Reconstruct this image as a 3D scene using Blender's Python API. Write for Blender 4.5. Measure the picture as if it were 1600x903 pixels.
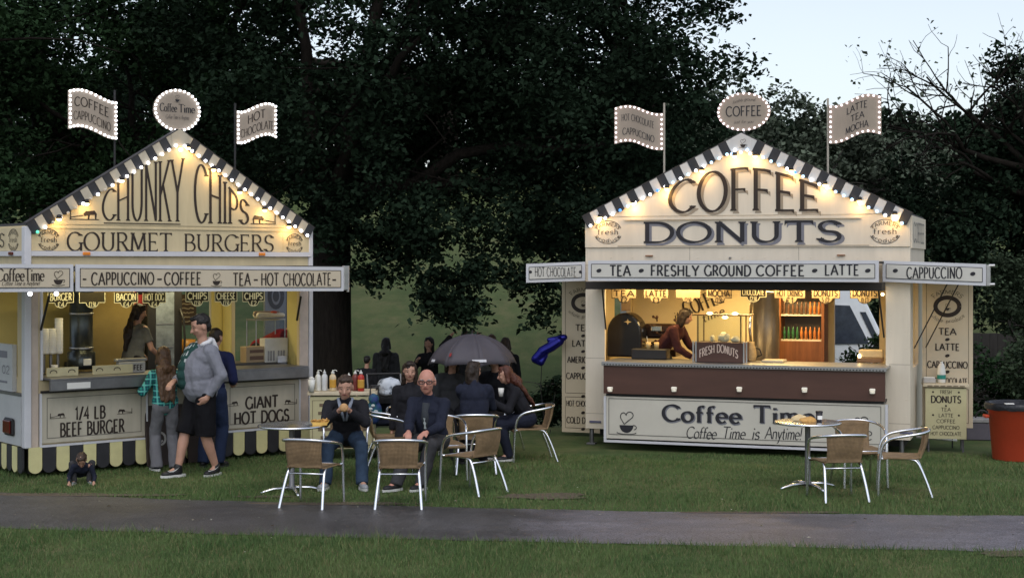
import bpy, math, random
import numpy as np
from mathutils import Vector, Matrix, noise as mnoise

for o in list(bpy.data.objects):
    bpy.data.objects.remove(o)
SC = bpy.context.scene
COL = SC.collection
R = math.radians
PI = math.pi

# ------------------------------------------------------------------ camera
EYE = 2.45
cam_d = bpy.data.cameras.new('camera')
cam_d.sensor_width = 36.0
cam_d.lens = 54.0
cam_d.shift_y = -0.0266
cam_d.clip_start = 0.1
cam_d.clip_end = 2000
cam = bpy.data.objects.new('camera', cam_d)
COL.objects.link(cam)
cam.location = (0, 0, EYE)
cam.rotation_euler = (PI/2, 0, 0)
SC.camera = cam

# ------------------------------------------------------------------ dusk sky and a weak veiled sun
SUN_EL, SUN_AZ = 54.0, 176.0        # azimuth clockwise from +Y (north); the sun is behind the camera
w = bpy.data.worlds.new('World')
SC.world = w
w.use_nodes = True
nt = w.node_tree
nt.nodes.clear()
sky = nt.nodes.new('ShaderNodeTexSky')
sky.sky_type = 'NISHITA'
sky.sun_disc = False
sky.sun_elevation = R(SUN_EL)
sky.sun_rotation = R(SUN_AZ)
sky.air_density = 1.0
sky.dust_density = 1.6
sky.ozone_density = 1.0
hs = nt.nodes.new('ShaderNodeHueSaturation')
hs.inputs['Saturation'].default_value = 0.50
bg = nt.nodes.new('ShaderNodeBackground')
bg.inputs['Strength'].default_value = 0.15
wo = nt.nodes.new('ShaderNodeOutputWorld')
nt.links.new(sky.outputs[0], hs.inputs['Color'])
nt.links.new(hs.outputs[0], bg.inputs['Color'])
nt.links.new(bg.outputs[0], wo.inputs['Surface'])

sun_d = bpy.data.lights.new('sun', 'SUN')
sun_d.energy = 0.5
sun_d.angle = R(50)
sun_d.color = (1.0, 0.97, 0.94)
sun = bpy.data.objects.new('sun', sun_d)
COL.objects.link(sun)
az, el = R(SUN_AZ), R(SUN_EL)
to_sun = Vector((math.sin(az)*math.cos(el), math.cos(az)*math.cos(el), math.sin(el)))
sun.rotation_euler = to_sun.to_track_quat('Z', 'Y').to_euler()
sun.location = to_sun*50

SC.view_settings.view_transform = 'Standard'
SC.view_settings.look = 'None'
SC.view_settings.exposure = 0.30
SC.view_settings.gamma = 1.0
SC.view_settings.use_curve_mapping = False
SC.render.engine = 'CYCLES'
SC.cycles.use_denoising = True
SC.cycles.max_bounces = 6
SC.cycles.diffuse_bounces = 3
SC.cycles.glossy_bounces = 3
SC.cycles.transmission_bounces = 6
SC.cycles.transparent_max_bounces = 8
SC.cycles.sample_clamp_indirect = 4.0
SC.cycles.use_light_tree = True

F = 2400.0
def at(px, py, D):
    return Vector(((px-800)/F*D, D, EYE+(409-py)/F*D))
def gx(px, D):
    return (px-800)/F*D

# ------------------------------------------------------------------ materials
MATS = {}
def mat(name, col, rough=0.6, metal=0.0, var=0.12, scale=6.0, bump=0.0, bscale=60.0, emit=None, estr=0.0, stretch=None, spec=0.4, col2=None, thr=None):
    if name in MATS:
        return MATS[name]
    m = bpy.data.materials.new(name)
    m.use_nodes = True
    t = m.node_tree
    b = t.nodes['Principled BSDF']
    b.inputs['Roughness'].default_value = rough
    b.inputs['Metallic'].default_value = metal
    b.inputs['Specular IOR Level'].default_value = spec
    tc = t.nodes.new('ShaderNodeTexCoord')
    mp = t.nodes.new('ShaderNodeMapping')
    t.links.new(tc.outputs['Object'], mp.inputs['Vector'])
    if stretch:
        mp.inputs['Scale'].default_value = stretch
    n = t.nodes.new('ShaderNodeTexNoise')
    n.inputs['Scale'].default_value = scale
    n.inputs['Detail'].default_value = 6
    n.inputs['Roughness'].default_value = 0.65
    t.links.new(mp.outputs[0], n.inputs['Vector'])
    cr = t.nodes.new('ShaderNodeValToRGB')
    c2 = col2 if col2 else tuple(min(1, c*(1+var)) for c in col)
    c1 = col if col2 else tuple(c*(1-var) for c in col)
    lo, hi = thr if thr else (0.3, 0.7)
    cr.color_ramp.elements[0].position = lo
    cr.color_ramp.elements[1].position = hi
    cr.color_ramp.elements[0].color = (*c1, 1)
    cr.color_ramp.elements[1].color = (*c2, 1)
    t.links.new(n.outputs['Fac'], cr.inputs['Fac'])
    t.links.new(cr.outputs[0], b.inputs['Base Color'])
    if bump:
        n2 = t.nodes.new('ShaderNodeTexNoise')
        n2.inputs['Scale'].default_value = bscale
        n2.inputs['Detail'].default_value = 4
        t.links.new(mp.outputs[0], n2.inputs['Vector'])
        bp = t.nodes.new('ShaderNodeBump')
        bp.inputs['Strength'].default_value = bump
        bp.inputs['Distance'].default_value = 0.02
        t.links.new(n2.outputs['Fac'], bp.inputs['Height'])
        t.links.new(bp.outputs[0], b.inputs['Normal'])
    if emit:
        b.inputs['Emission Color'].default_value = (*emit, 1)
        b.inputs['Emission Strength'].default_value = estr
    MATS[name] = m
    return m

def mat_wicker():
    if 'wicker' in MATS: return MATS['wicker']
    m = mat('wicker', (0.40, 0.265, 0.14), 0.6, var=0.22, scale=14)
    t = m.node_tree
    b = t.nodes['Principled BSDF']
    tc = t.nodes.new('ShaderNodeTexCoord')
    ws = []
    for ax in ('X', 'Z'):
        wv = t.nodes.new('ShaderNodeTexWave')
        wv.wave_type = 'BANDS'
        wv.bands_direction = ax
        wv.inputs['Scale'].default_value = 22
        wv.inputs['Distortion'].default_value = 0.6
        t.links.new(tc.outputs['Object'], wv.inputs['Vector'])
        ws.append(wv)
    mx = t.nodes.new('ShaderNodeMath'); mx.operation = 'MULTIPLY'
    t.links.new(ws[0].outputs['Fac'], mx.inputs[0]); t.links.new(ws[1].outputs['Fac'], mx.inputs[1])
    bp = t.nodes.new('ShaderNodeBump'); bp.inputs['Strength'].default_value = 0.8; bp.inputs['Distance'].default_value = 0.01
    t.links.new(mx.outputs[0], bp.inputs['Height'])
    t.links.new(bp.outputs[0], b.inputs['Normal'])
    mix = t.nodes.new('ShaderNodeMixRGB'); mix.blend_type = 'MULTIPLY'; mix.inputs['Fac'].default_value = 0.45
    src = b.inputs['Base Color'].links[0].from_socket
    t.links.new(src, mix.inputs[1])
    t.links.new(mx.outputs[0], mix.inputs[2])
    t.links.new(mix.outputs[0], b.inputs['Base Color'])
    return m

def mat_plaid():
    m = mat('plaid_flannel', (0.01, 0.20, 0.17), 0.85, var=0.2, scale=9)
    t = m.node_tree
    b = t.nodes['Principled BSDF']
    tc = t.nodes.new('ShaderNodeTexCoord')
    prev = b.inputs['Base Color'].links[0].from_socket
    for ax, col, f in (('X', (0.008, 0.04, 0.075, 1), 9), ('Z', (0.008, 0.04, 0.075, 1), 9), ('Z', (0.12, 0.48, 0.42, 1), 4.5), ('X', (0.12, 0.48, 0.42, 1), 4.5)):
        wv = t.nodes.new('ShaderNodeTexWave'); wv.bands_direction = ax; wv.inputs['Scale'].default_value = f; wv.inputs['Distortion'].default_value = 0.9
        t.links.new(tc.outputs['Object'], wv.inputs['Vector'])
        gt = t.nodes.new('ShaderNodeMath'); gt.operation = 'GREATER_THAN'; gt.inputs[1].default_value = 0.62 if f > 5 else 0.86
        t.links.new(wv.outputs['Fac'], gt.inputs[0])
        sc_ = t.nodes.new('ShaderNodeMath'); sc_.operation = 'MULTIPLY'; sc_.inputs[1].default_value = 0.75
        t.links.new(gt.outputs[0], sc_.inputs[0])
        mix = t.nodes.new('ShaderNodeMixRGB')
        t.links.new(sc_.outputs[0], mix.inputs['Fac'])
        t.links.new(prev, mix.inputs[1])
        mix.inputs[2].default_value = col
        prev = mix.outputs[0]
    t.links.new(prev, b.inputs['Base Color'])
    return m

def mat_glass(name='clear_glass', tint=(0.9, 0.95, 0.95)):
    if name in MATS: return MATS[name]
    m = bpy.data.materials.new(name); m.use_nodes = True
    t = m.node_tree; t.nodes.clear()
    o = t.nodes.new('ShaderNodeOutputMaterial')
    tr = t.nodes.new('ShaderNodeBsdfTransparent'); tr.inputs[0].default_value = (*tint, 1)
    gl = t.nodes.new('ShaderNodeBsdfGlossy'); gl.inputs['Roughness'].default_value = 0.03
    fr = t.nodes.new('ShaderNodeFresnel'); fr.inputs[0].default_value = 1.45
    mx = t.nodes.new('ShaderNodeMixShader')
    t.links.new(fr.outputs[0], mx.inputs[0]); t.links.new(tr.outputs[0], mx.inputs[1]); t.links.new(gl.outputs[0], mx.inputs[2])
    t.links.new(mx.outputs[0], o.inputs[0])
    MATS[name] = m
    return m

# ------------------------------------------------------------------ mesh building
class MB:
    def __init__(s):
        s.v = []; s.f = []; s.mi = []
    def add(s, vs, fs, mi=0):
        b = len(s.v)
        s.v.extend([tuple(p) for p in vs])
        s.f.extend([tuple(b+i for i in f) for f in fs])
        s.mi.extend([mi]*len(fs))
        return s
    def box(s, x0, x1, y0, y1, z0, z1, mi=0, M=None):
        vs = [Vector((x, y, z)) for z in (z0, z1) for y in (y0, y1) for x in (x0, x1)]
        if M is not None: vs = [M @ p for p in vs]
        return s.add(vs, [(0, 2, 3, 1), (4, 5, 7, 6), (0, 1, 5, 4), (2, 6, 7, 3), (0, 4, 6, 2), (1, 3, 7, 5)], mi)
    def rbox(s, x0, x1, y0, y1, z0, z1, r=0.01, mi=0, M=None):
        # box with all edges chamfered
        c = [(x0, x1), (y0, y1), (z0, z1)]
        vs = []; idx = {}
        for sx in (0, 1):
            for sy in (0, 1):
                for sz in (0, 1):
                    for ax in range(3):
                        p = []
                        for k, sg in enumerate((sx, sy, sz)):
                            q = c[k][sg]
                            if k != ax: q += r if sg == 0 else -r
                            p.append(q)
                        idx[(sx, sy, sz, ax)] = len(vs)
                        p = Vector(p)
                        vs.append(M @ p if M is not None else p)
        fs = []
        for ax in range(3):
            o = [k for k in range(3) if k != ax]
            for sg in (0, 1):
                q = []
                for a, b in ((0, 0), (1, 0), (1, 1), (0, 1)):
                    t = [0, 0, 0]; t[ax] = sg; t[o[0]] = a; t[o[1]] = b
                    q.append(idx[(*t, ax)])
                fs.append(tuple(q))
            for a in (0, 1):
                for b in (0, 1):
                    e = []
                    for sg in (0, 1):
                        t = [0, 0, 0]; t[ax] = sg; t[o[0]] = a; t[o[1]] = b
                        e.append((idx[(*t, o[0])], idx[(*t, o[1])]))
                    fs.append((e[0][0], e[0][1], e[1][1], e[1][0]))
        for sx in (0, 1):
            for sy in (0, 1):
                for sz in (0, 1):
                    fs.append(tuple(idx[(sx, sy, sz, k)] for k in range(3)))
        return s.add(vs, fs, mi)
    def prism(s, poly, fn, t0, t1, mi=0):
        # poly: list of (u, v); fn(u, v, t) -> point; solid between t0 and t1
        n = len(poly)
        vs = [fn(u, v, t0) for u, v in poly]+[fn(u, v, t1) for u, v in poly]
        fs = [tuple(range(n)), tuple(range(2*n-1, n-1, -1))]
        fs += [(i, n+i, n+(i+1) % n, (i+1) % n) for i in range(n)]
        return s.add(vs, fs, mi)
    def tube(s, path, r, n=8, mi=0, caps=True):
        P = [Vector(p) for p in path]
        rr = r if isinstance(r, (list, tuple)) else [r]*len(P)
        t0 = (P[1]-P[0]).normalized()
        a = Vector((0, 0, 1)) if abs(t0.z) < 0.9 else Vector((1, 0, 0))
        nx = t0.cross(a).normalized()
        vs = []
        for i, p in enumerate(P):
            if i == 0: t = P[1]-P[0]
            elif i == len(P)-1: t = P[-1]-P[-2]
            else: t = P[i+1]-P[i-1]
            t.normalize()
            nx = (nx-t*nx.dot(t)).normalized()
            ny = t.cross(nx)
            for k in range(n):
                q = 2*PI*k/n
                vs.append(p+(nx*math.cos(q)+ny*math.sin(q))*rr[i])
        fs = []
        for i in range(len(P)-1):
            for k in range(n):
                fs.append((i*n+k, i*n+(k+1) % n, (i+1)*n+(k+1) % n, (i+1)*n+k))
        if caps:
            fs.append(tuple(range(n-1, -1, -1)))
            fs.append(tuple((len(P)-1)*n+k for k in range(n)))
        return s.add(vs, fs, mi)
    def lathe(s, prof, n=16, c=(0, 0, 0), mi=0, M=None, sx=1, sy=1):
        c = Vector(c)
        vs = []
        for r, z in prof:
            for k in range(n):
                q = 2*PI*k/n
                p = Vector((r*math.cos(q)*sx, r*math.sin(q)*sy, z))
                if M is not None: p = M @ p
                vs.append(p+c)
        fs = []
        for i in range(len(prof)-1):
            for k in range(n):
                fs.append((i*n+k, i*n+(k+1) % n, (i+1)*n+(k+1) % n, (i+1)*n+k))
        if prof[0][0] > 1e-5: fs.append(tuple(range(n-1, -1, -1)))
        if prof[-1][0] > 1e-5: fs.append(tuple((len(prof)-1)*n+k for k in range(n)))
        return s.add(vs, fs, mi)
    def ell(s, c, r, n=14, m=9, mi=0, M=None):
        prof = [(max(1e-6, math.sin(PI*i/m)), -math.cos(PI*i/m)) for i in range(m+1)]
        vs = []; c = Vector(c)
        for a, z in prof:
            for k in range(n):
                q = 2*PI*k/n
                p = Vector((a*math.cos(q)*r[0], a*math.sin(q)*r[1], z*r[2]))
                if M is not None: p = M @ p
                vs.append(p+c)
        fs = []
        for i in range(m):
            for k in range(n):
                fs.append((i*n+k, i*n+(k+1) % n, (i+1)*n+(k+1) % n, (i+1)*n+k))
        return s.add(vs, fs, mi)
    def cap(s, p0, r0, p1, r1, n=12):
        p0 = Vector(p0); p1 = Vector(p1)
        d = (p1-p0)
        L = d.length
        if L < 1e-6: return s.ell(p0, (r0,)*3)
        M = d.to_track_quat('Z', 'Y').to_matrix()
        prof = []
        for i in range(6):
            a = PI/2*i/5
            prof.append((max(1e-6, r0*math.sin(a)), -r0*math.cos(a)))
        for i in range(6):
            a = PI/2*i/5
            prof.append((max(1e-6, r1*math.cos(a)), L+r1*math.sin(a)))
        return s.lathe(prof, n, p0, M=M)
    def build(s, name, mats, parent=None, smooth=False, loc=None, rotz=None):
        me = bpy.data.meshes.new(name)
        me.from_pydata(s.v, [], s.f)
        ms = mats if isinstance(mats, (list, tuple)) else [mats]
        for m in ms: me.materials.append(m)
        if len(ms) > 1: me.polygons.foreach_set('material_index', s.mi)
        if smooth: me.polygons.foreach_set('use_smooth', [True]*len(s.f))
        me.update()
        return link(name, me, parent, loc, rotz)

def link(name, me, parent=None, loc=None, rotz=None):
    o = bpy.data.objects.new(name, me)
    COL.objects.link(o)
    if parent is not None: o.parent = parent
    if loc is not None: o.location = loc
    if rotz is not None: o.rotation_euler = (0, 0, rotz)
    return o

def soften(o, w=0.004, seg=2):
    b = o.modifiers.new('bevel', 'BEVEL'); b.width = w; b.segments = seg; b.limit_method = 'ANGLE'; b.angle_limit = R(40)
    return o

def tag(o, label=None, cat=None, group=None, kind=None):
    if label: o['label'] = label
    if cat: o['category'] = cat
    if group: o['group'] = group
    if kind: o['kind'] = kind
    return o
def thing(name, label, cat, loc=(0, 0, 0), rotz=0.0, group=None):
    o = bpy.data.objects.new(name, None)
    COL.objects.link(o)
    o.empty_display_size = 0.2
    o.location = loc
    o.rotation_euler = (0, 0, rotz)
    return tag(o, label, cat, group)
def copy_tree(o, parent=None):
    c = o.copy(); COL.objects.link(c)
    if parent is not None: c.parent = parent
    for ch in list(o.children): copy_tree(ch, c)
    return c

# ------------------------------------------------------------------ sign-writer's alphabet: skeletons drawn with a broad nib
def arc(cx, cy, rx, ry, a0, a1, n=12):
    return [(cx+rx*math.cos(R(a0+(a1-a0)*i/n)), cy+ry*math.sin(R(a0+(a1-a0)*i/n))) for i in range(n+1)]
def ln(*p):
    return [(p[i], p[i+1]) for i in range(0, len(p), 2)]
GL = {
 ' ': (.4, []),
 'A': (.86, [(ln(0, 0, .43, 1), 1, 0), (ln(.43, 1, .86, 0), 0, 1), (ln(.17, .36, .69, .36), 0, 0)]),
 'B': (.68, [(ln(.1, 0, .1, 1), 0, 0), (ln(.0, 1, .34, 1)+arc(.34, .76, .24, .24, 90, -90)+ln(.1, .52), 0, 0), (ln(.1, .52, .36, .52)+arc(.36, .26, .3, .26, 90, -90)+ln(.0, 0), 0, 0)]),
 'C': (.84, [(arc(.46, .5, .44, .5, 42, 318, 22), 1, 1)]),
 'D': (.84, [(ln(.1, 0, .1, 1), 0, 0), (ln(0, 1, .36, 1)+arc(.36, .5, .46, .5, 90, -90, 16)+ln(0, 0), 0, 0)]),
 'E': (.64, [(ln(.1, 0, .1, 1), 0, 0), (ln(0, 1, .58, 1), 0, 1), (ln(.1, .52, .48, .52), 0, 1), (ln(0, 0, .6, 0), 0, 1)]),
 'F': (.6, [(ln(.1, 0, .1, 1), 1, 0), (ln(0, 1, .58, 1), 0, 1), (ln(.1, .5, .48, .5), 0, 1)]),
 'G': (.88, [(arc(.46, .5, .44, .5, 42, 325, 22), 1, 0), (ln(.83, .0, .83, .44), 0, 1)]),
 'H': (.84, [(ln(.1, 0, .1, 1), 1, 1), (ln(.74, 0, .74, 1), 1, 1), (ln(.1, .52, .74, .52), 0, 0)]),
 'I': (.26, [(ln(.13, 0, .13, 1), 1, 1)]),
 'J': (.5, [(ln(.38, 1, .38, .22)+arc(.2, .2, .18, .2, 0, -150), 1, 1)]),
 'K': (.8, [(ln(.1, 0, .1, 1), 1, 1), (ln(.72, 1, .1, .42), 1, 0), (ln(.3, .6, .76, 0), 0, 1)]),
 'L': (.62, [(ln(.1, 0, .1, 1), 0, 1), (ln(0, 0, .58, 0), 0, 1)]),
 'M': (1.0, [(ln(.08, 0, .14, 1), 1, 1), (ln(.14, 1, .5, .08), 0, 0), (ln(.5, .08, .86, 1), 0, 0), (ln(.86, 1, .92, 0), 1, 1)]),
 'N': (.86, [(ln(.1, 0, .1, 1), 1, 1), (ln(.1, 1, .76, 0), 0, 0), (ln(.76, 0, .76, 1), 0, 1)]),
 'O': (.94, [(arc(.47, .5, .45, .5, 90, 450, 28), 0, 0)]),
 'P': (.64, [(ln(.1, 0, .1, 1), 1, 0), (ln(0, 1, .34, 1)+arc(.34, .73, .26, .27, 90, -90)+ln(.1, .46), 0, 0)]),
 'Q': (.94, [(arc(.47, .5, .45, .5, 90, 450, 28), 0, 0), (ln(.5, .2, .9, -.1), 0, 0)]),
 'R': (.74, [(ln(.1, 0, .1, 1), 1, 0), (ln(0, 1, .34, 1)+arc(.34, .75, .26, .25, 90, -90)+ln(.1, .5), 0, 0), (ln(.34, .5, .7, 0), 0, 1)]),
 'S': (.62, [(arc(.31, .75, .25, .25, 25, 270, 14)+arc(.31, .25, .27, .25, 90, -155, 14), 1, 1)]),
 'T': (.76, [(ln(.38, 0, .38, 1), 1, 0), (ln(0, 1, .76, 1), 1, 1)]),
 'U': (.82, [(ln(.1, 1, .1, .34)+arc(.41, .34, .31, .34, 180, 360, 14)+ln(.72, 1), 1, 1)]),
 'V': (.84, [(ln(0, 1, .42, 0), 1, 0), (ln(.42, 0, .84, 1), 0, 1)]),
 'W': (1.2, [(ln(0, 1, .3, 0), 1, 0), (ln(.3, 0, .6, 1), 0, 0), (ln(.6, 1, .9, 0), 0, 0), (ln(.9, 0, 1.2, 1), 0, 1)]),
 'X': (.8, [(ln(.04, 1, .76, 0), 1, 1), (ln(.04, 0, .76, 1), 1, 1)]),
 'Y': (.8, [(ln(0, 1, .4, .46), 1, 0), (ln(.8, 1, .4, .46), 1, 0), (ln(.4, .46, .4, 0), 0, 1)]),
 'Z': (.7, [(ln(.05, 1, .66, 1, .04, 0, .68, 0), 1, 1)]),
 'a': (.56, [(arc(.26, .29, .23, .29, 20, 380, 16), 0, 0), (ln(.49, .6, .49, .0), 0, 1)]),
 'b': (.56, [(ln(.08, 0, .08, 1), 0, 1), (arc(.31, .29, .23, .29, 0, 360, 16), 0, 0)]),
 'c': (.5, [(arc(.27, .3, .24, .3, 45, 315, 14), 0, 0)]),
 'd': (.56, [(ln(.49, 0, .49, 1), 0, 1), (arc(.26, .29, .23, .29, 0, 360, 16), 0, 0)]),
 'e': (.56, [(ln(.05, .32, .51, .32)+arc(.28, .3, .24, .3, 5, 318, 16), 0, 0)]),
 'f': (.4, [(ln(.16, 0, .16, .78)+arc(.32, .78, .16, .2, 180, 50, 8), 1, 0), (ln(.02, .58, .36, .58), 0, 0)]),
 'h': (.58, [(ln(.1, 0, .1, 1), 1, 1), (arc(.29, .38, .19, .21, 160, 0, 9)+ln(.48, 0), 0, 1)]),
 'i': (.24, [(ln(.12, 0, .12, .58), 1, 1), (ln(.12, .8, .12, .9), 0, 0)]),
 'l': (.24, [(ln(.12, 0, .12, 1), 1, 1)]),
 'm': (.9, [(ln(.1, 0, .1, .6), 1, 1), (arc(.28, .4, .17, .2, 160, 0, 9)+ln(.45, 0), 0, 1), (arc(.62, .4, .17, .2, 160, 0, 9)+ln(.79, 0), 0, 1)]),
 'n': (.6, [(ln(.1, 0, .1, .6), 1, 1), (arc(.3, .38, .2, .22, 160, 0, 9)+ln(.5, 0), 0, 1)]),
 'o': (.6, [(arc(.3, .3, .26, .3, 90, 450, 20), 0, 0)]),
 'p': (.56, [(ln(.08, -.35, .08, .6), 1, 0), (arc(.31, .29, .23, .29, 0, 360, 16), 0, 0)]),
 'r': (.42, [(ln(.1, 0, .1, .6), 1, 1), (arc(.3, .38, .2, .22, 160, 60, 7), 0, 0)]),
 's': (.44, [(arc(.22, .45, .16, .15, 20, 270, 10)+arc(.22, .15, .18, .15, 90, -150, 10), 0, 0)]),
 't': (.38, [(ln(.16, .85, .16, .14)+arc(.28, .14, .12, .14, 180, 300, 6), 0, 0), (ln(.0, .58, .34, .58), 0, 0)]),
 'u': (.6, [(ln(.1, .6, .1, .22)+arc(.3, .22, .2, .22, 180, 360, 10)+ln(.5, .6), 0, 0), (ln(.5, .3, .5, 0), 0, 0)]),
 'y': (.54, [(ln(.06, .6, .27, .05), 0, 0), (ln(.5, .6, .22, -.2)+arc(.1, -.2, .12, .14, 0, -100, 6), 0, 0)]),
 'g': (.56, [(arc(.26, .3, .22, .29, 0, 360, 16), 0, 0), (ln(.48, .6, .48, -.1)+arc(.28, -.12, .2, .2, 0, -150, 8), 0, 0)]),
 'w': (.8, [(ln(.02, .6, .2, 0, .4, .5, .6, 0, .78, .6), 0, 0)]),
 'k': (.56, [(ln(.1, 0, .1, 1), 0, 0), (ln(.48, .6, .1, .25), 0, 0), (ln(.2, .35, .52, 0), 0, 0)]),
 'v': (.54, [(ln(.02, .6, .27, 0, .52, .6), 0, 0)]),
 'j': (.24, [(ln(.12, .6, .12, -.15)+arc(.02, -.15, .1, .1, 0, -90, 5), 0, 0), (ln(.12, .8, .12, .9), 0, 0)]),
 '0': (.62, [(arc(.31, .5, .27, .5, 90, 450, 22), 0, 0)]),
 '1': (.36, [(ln(.02, .8, .2, 1, .2, 0), 0, 0)]),
 '2': (.6, [(arc(.3, .73, .24, .27, 165, -30, 12)+ln(.04, 0, .58, 0), 0, 0)]),
 '3': (.58, [(arc(.27, .76, .22, .24, 150, -90, 10), 0, 0), (arc(.27, .26, .26, .26, 90, -150, 12), 0, 0)]),
 '4': (.66, [(ln(.46, 0, .46, 1, .03, .3, .62, .3), 0, 0)]),
 '5': (.58, [(ln(.5, 1, .12, 1, .09, .56)+arc(.27, .32, .26, .32, 125, -145, 12), 0, 0)]),
 '£': (.62, [(arc(.36, .76, .2, .24, 20, 180, 10)+ln(.18, .2, .04, 0, .6, 0), 0, 0), (ln(.02, .46, .44, .46), 0, 0)]),
 '/': (.5, [(ln(.02, -.05, .46, 1.05), 0, 0)]),
 '!': (.24, [(ln(.12, .3, .12, 1), 0, 0), (ln(.12, 0, .12, .1), 0, 0)]),
 '.': (.24, [(ln(.1, .0, .1, .1), 0, 0)]),
 '-': (.4, [(ln(.06, .45, .34, .45), 0, 0)]),
}
ROMAN = dict(thick=.15, thin=.045, nib=12, serif=.2, gap=.13)
SLIM = dict(thick=.085, thin=.03, nib=10, serif=.12, gap=.16)
SANS = dict(thick=.13, thin=.11, nib=0, serif=0, gap=.13)
HEAVY = dict(thick=.2, thin=.17, nib=0, serif=0, gap=.14)
FINE = dict(thick=.085, thin=.075, nib=0, serif=0, gap=.13)
PEN = dict(thick=.09, thin=.03, nib=35, serif=0, gap=.02, slant=.22)

def write(mb, fn, text, rect, st, warp=None, off0=0.004, mi=0, grow=0.0):
    """letter strokes into mb. rect=(u0,v0,u1,v1); fn(u,v,off) -> 3D"""
    u0, v0, u1, v1 = rect
    gap = st['gap']; x = 0; lay = []
    for ch in text:
        w_, stv = GL[ch]
        lay.append((x, stv)); x += w_+gap
    tot = max(x-gap, 1e-6)
    ku = (u1-u0)/tot; kv = (v1-v0)
    cap = abs(kv)
    sl = st.get('slant', 0)
    k = 0
    def W(a, b):
        a = a+sl*b
        s, t = a/tot, b
        if warp: return warp(s, t)
        return (u0+s*(u1-u0), v0+t*kv)
    cap_w = cap if not warp else st.get('capw', cap)
    wk = min(cap_w, abs(ku)*1.25)
    for x0, stv in lay:
        for pts, s0, s1 in stv:
            P = [Vector(W(x0+a, b)) for a, b in pts]
            Q = [P[0]]
            for p in P[1:]:
                if (p-Q[-1]).length > 1e-6: Q.append(p)
            if len(Q) < 2: continue
            # resample long straight strokes under a warp
            if warp and len(pts) <= 4:
                P2 = []
                for i in range(len(pts)-1):
                    for j in range(6):
                        q = j/6
                        P2.append(Vector(W(x0+pts[i][0]*(1-q)+pts[i+1][0]*q, pts[i][1]*(1-q)+pts[i+1][1]*q)))
                P2.append(Vector(W(x0+pts[-1][0], pts[-1][1])))
                Q = P2
            closed = (Q[0]-Q[-1]).length < 1e-5
            n = len(Q); L = []; Rr = []
            for i in range(n):
                if closed: t = Q[(i+1) % (n-1)]-Q[(i-1) % (n-1)]
                elif i == 0: t = Q[1]-Q[0]
                elif i == n-1: t = Q[-1]-Q[-2]
                else:
                    ta = (Q[i]-Q[i-1]).normalized(); tb = (Q[i+1]-Q[i]).normalized()
                    t = ta+tb
                    if t.length < 0.2: t = tb
                t.normalize()
                th = math.atan2(t.y, t.x)
                wd = (st['thin']+(st['thick']-st['thin'])*abs(math.sin(th-R(st['nib']))))*wk*0.5+grow
                if not closed and 0 < i < n-1:
                    cs = max(0.5, ta.dot(t)); wd /= cs
                nn = Vector((-t.y, t.x))
                L.append(Q[i]+nn*wd); Rr.append(Q[i]-nn*wd)
            off = off0+0.0004*(k % 7); k += 1
            vs = [fn(p.x, p.y, off) for p in L]+[fn(p.x, p.y, off) for p in Rr]
            mb.add(vs, [(i, n+i, n+i+1, i+1) for i in range(n-1)], mi)
            if st['serif']:
                for flag, e, nb in ((s0, Q[0], Q[1]), (s1, Q[-1], Q[-2])):
                    if not flag: continue
                    d = (nb-e).normalized()
                    sw = st['serif']*wk; tk = max(st['thin'], .05)*wk
                    if abs(d.y) > .45:
                        dy = 1 if d.y > 0 else -1
                        pl = [(e.x-sw, e.y-dy*tk*.3), (e.x+sw, e.y-dy*tk*.3), (e.x+sw*.92, e.y+dy*tk*.6), (e.x+sw*.3, e.y+dy*tk*1.6), (e.x-sw*.3, e.y+dy*tk*1.6), (e.x-sw*.92, e.y+dy*tk*.6)]
                    else:
                        dx = 1 if d.x > 0 else -1
                        up = 1 if e.y > (v0+v1)/2 else -1
                        pl = [(e.x-dx*tk*.3, e.y+tk*.5*up), (e.x-dx*tk*.3, e.y-up*sw*1.1), (e.x+dx*tk*.7, e.y-up*sw*.5), (e.x+dx*sw, e.y-up*tk*.5), (e.x+dx*sw, e.y+tk*.5*up)]
                    off = off0+0.0004*(k % 7); k += 1
                    mb.add([fn(a, b, off) for a, b in pl], [tuple(range(len(pl)))], mi)
    return mb

def dot(mb, fn, u, v, ru, rv, off=.004, mi=0, n=14, a=0.0):
    mb.add([fn(u+ru*math.cos(2*PI*i/n)*math.cos(a)-rv*math.sin(2*PI*i/n)*math.sin(a), v+ru*math.cos(2*PI*i/n)*math.sin(a)+rv*math.sin(2*PI*i/n)*math.cos(a), off) for i in range(n)], [tuple(range(n))], mi)
def ribbon(mb, fn, pts, wd, off=.004, mi=0):
    Q = [Vector(p) for p in pts]; L = []; Rr = []; n = len(Q)
    for i in range(n):
        t = (Q[min(i+1, n-1)]-Q[max(i-1, 0)]).normalized()
        nn = Vector((-t.y, t.x))
        ww = wd[i] if isinstance(wd, (list, tuple)) else wd
        L.append(Q[i]+nn*ww/2); Rr.append(Q[i]-nn*ww/2)
    mb.add([fn(p.x, p.y, off) for p in L]+[fn(p.x, p.y, off) for p in Rr], [(i, n+i, n+i+1, i+1) for i in range(n-1)], mi)
def frame_line(mb, fn, u0, v0, u1, v1, w_, off=.004, mi=0):
    for a, b, c, d in ((u0, v0, u1, v0+w_), (u0, v1-w_, u1, v1), (u0, v0+w_, u0+w_, v1-w_), (u1-w_, v0+w_, u1, v1-w_)):
        mb.add([fn(a, b, off), fn(c, b, off), fn(c, d, off), fn(a, d, off)], [(0, 1, 2, 3)], mi)
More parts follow.
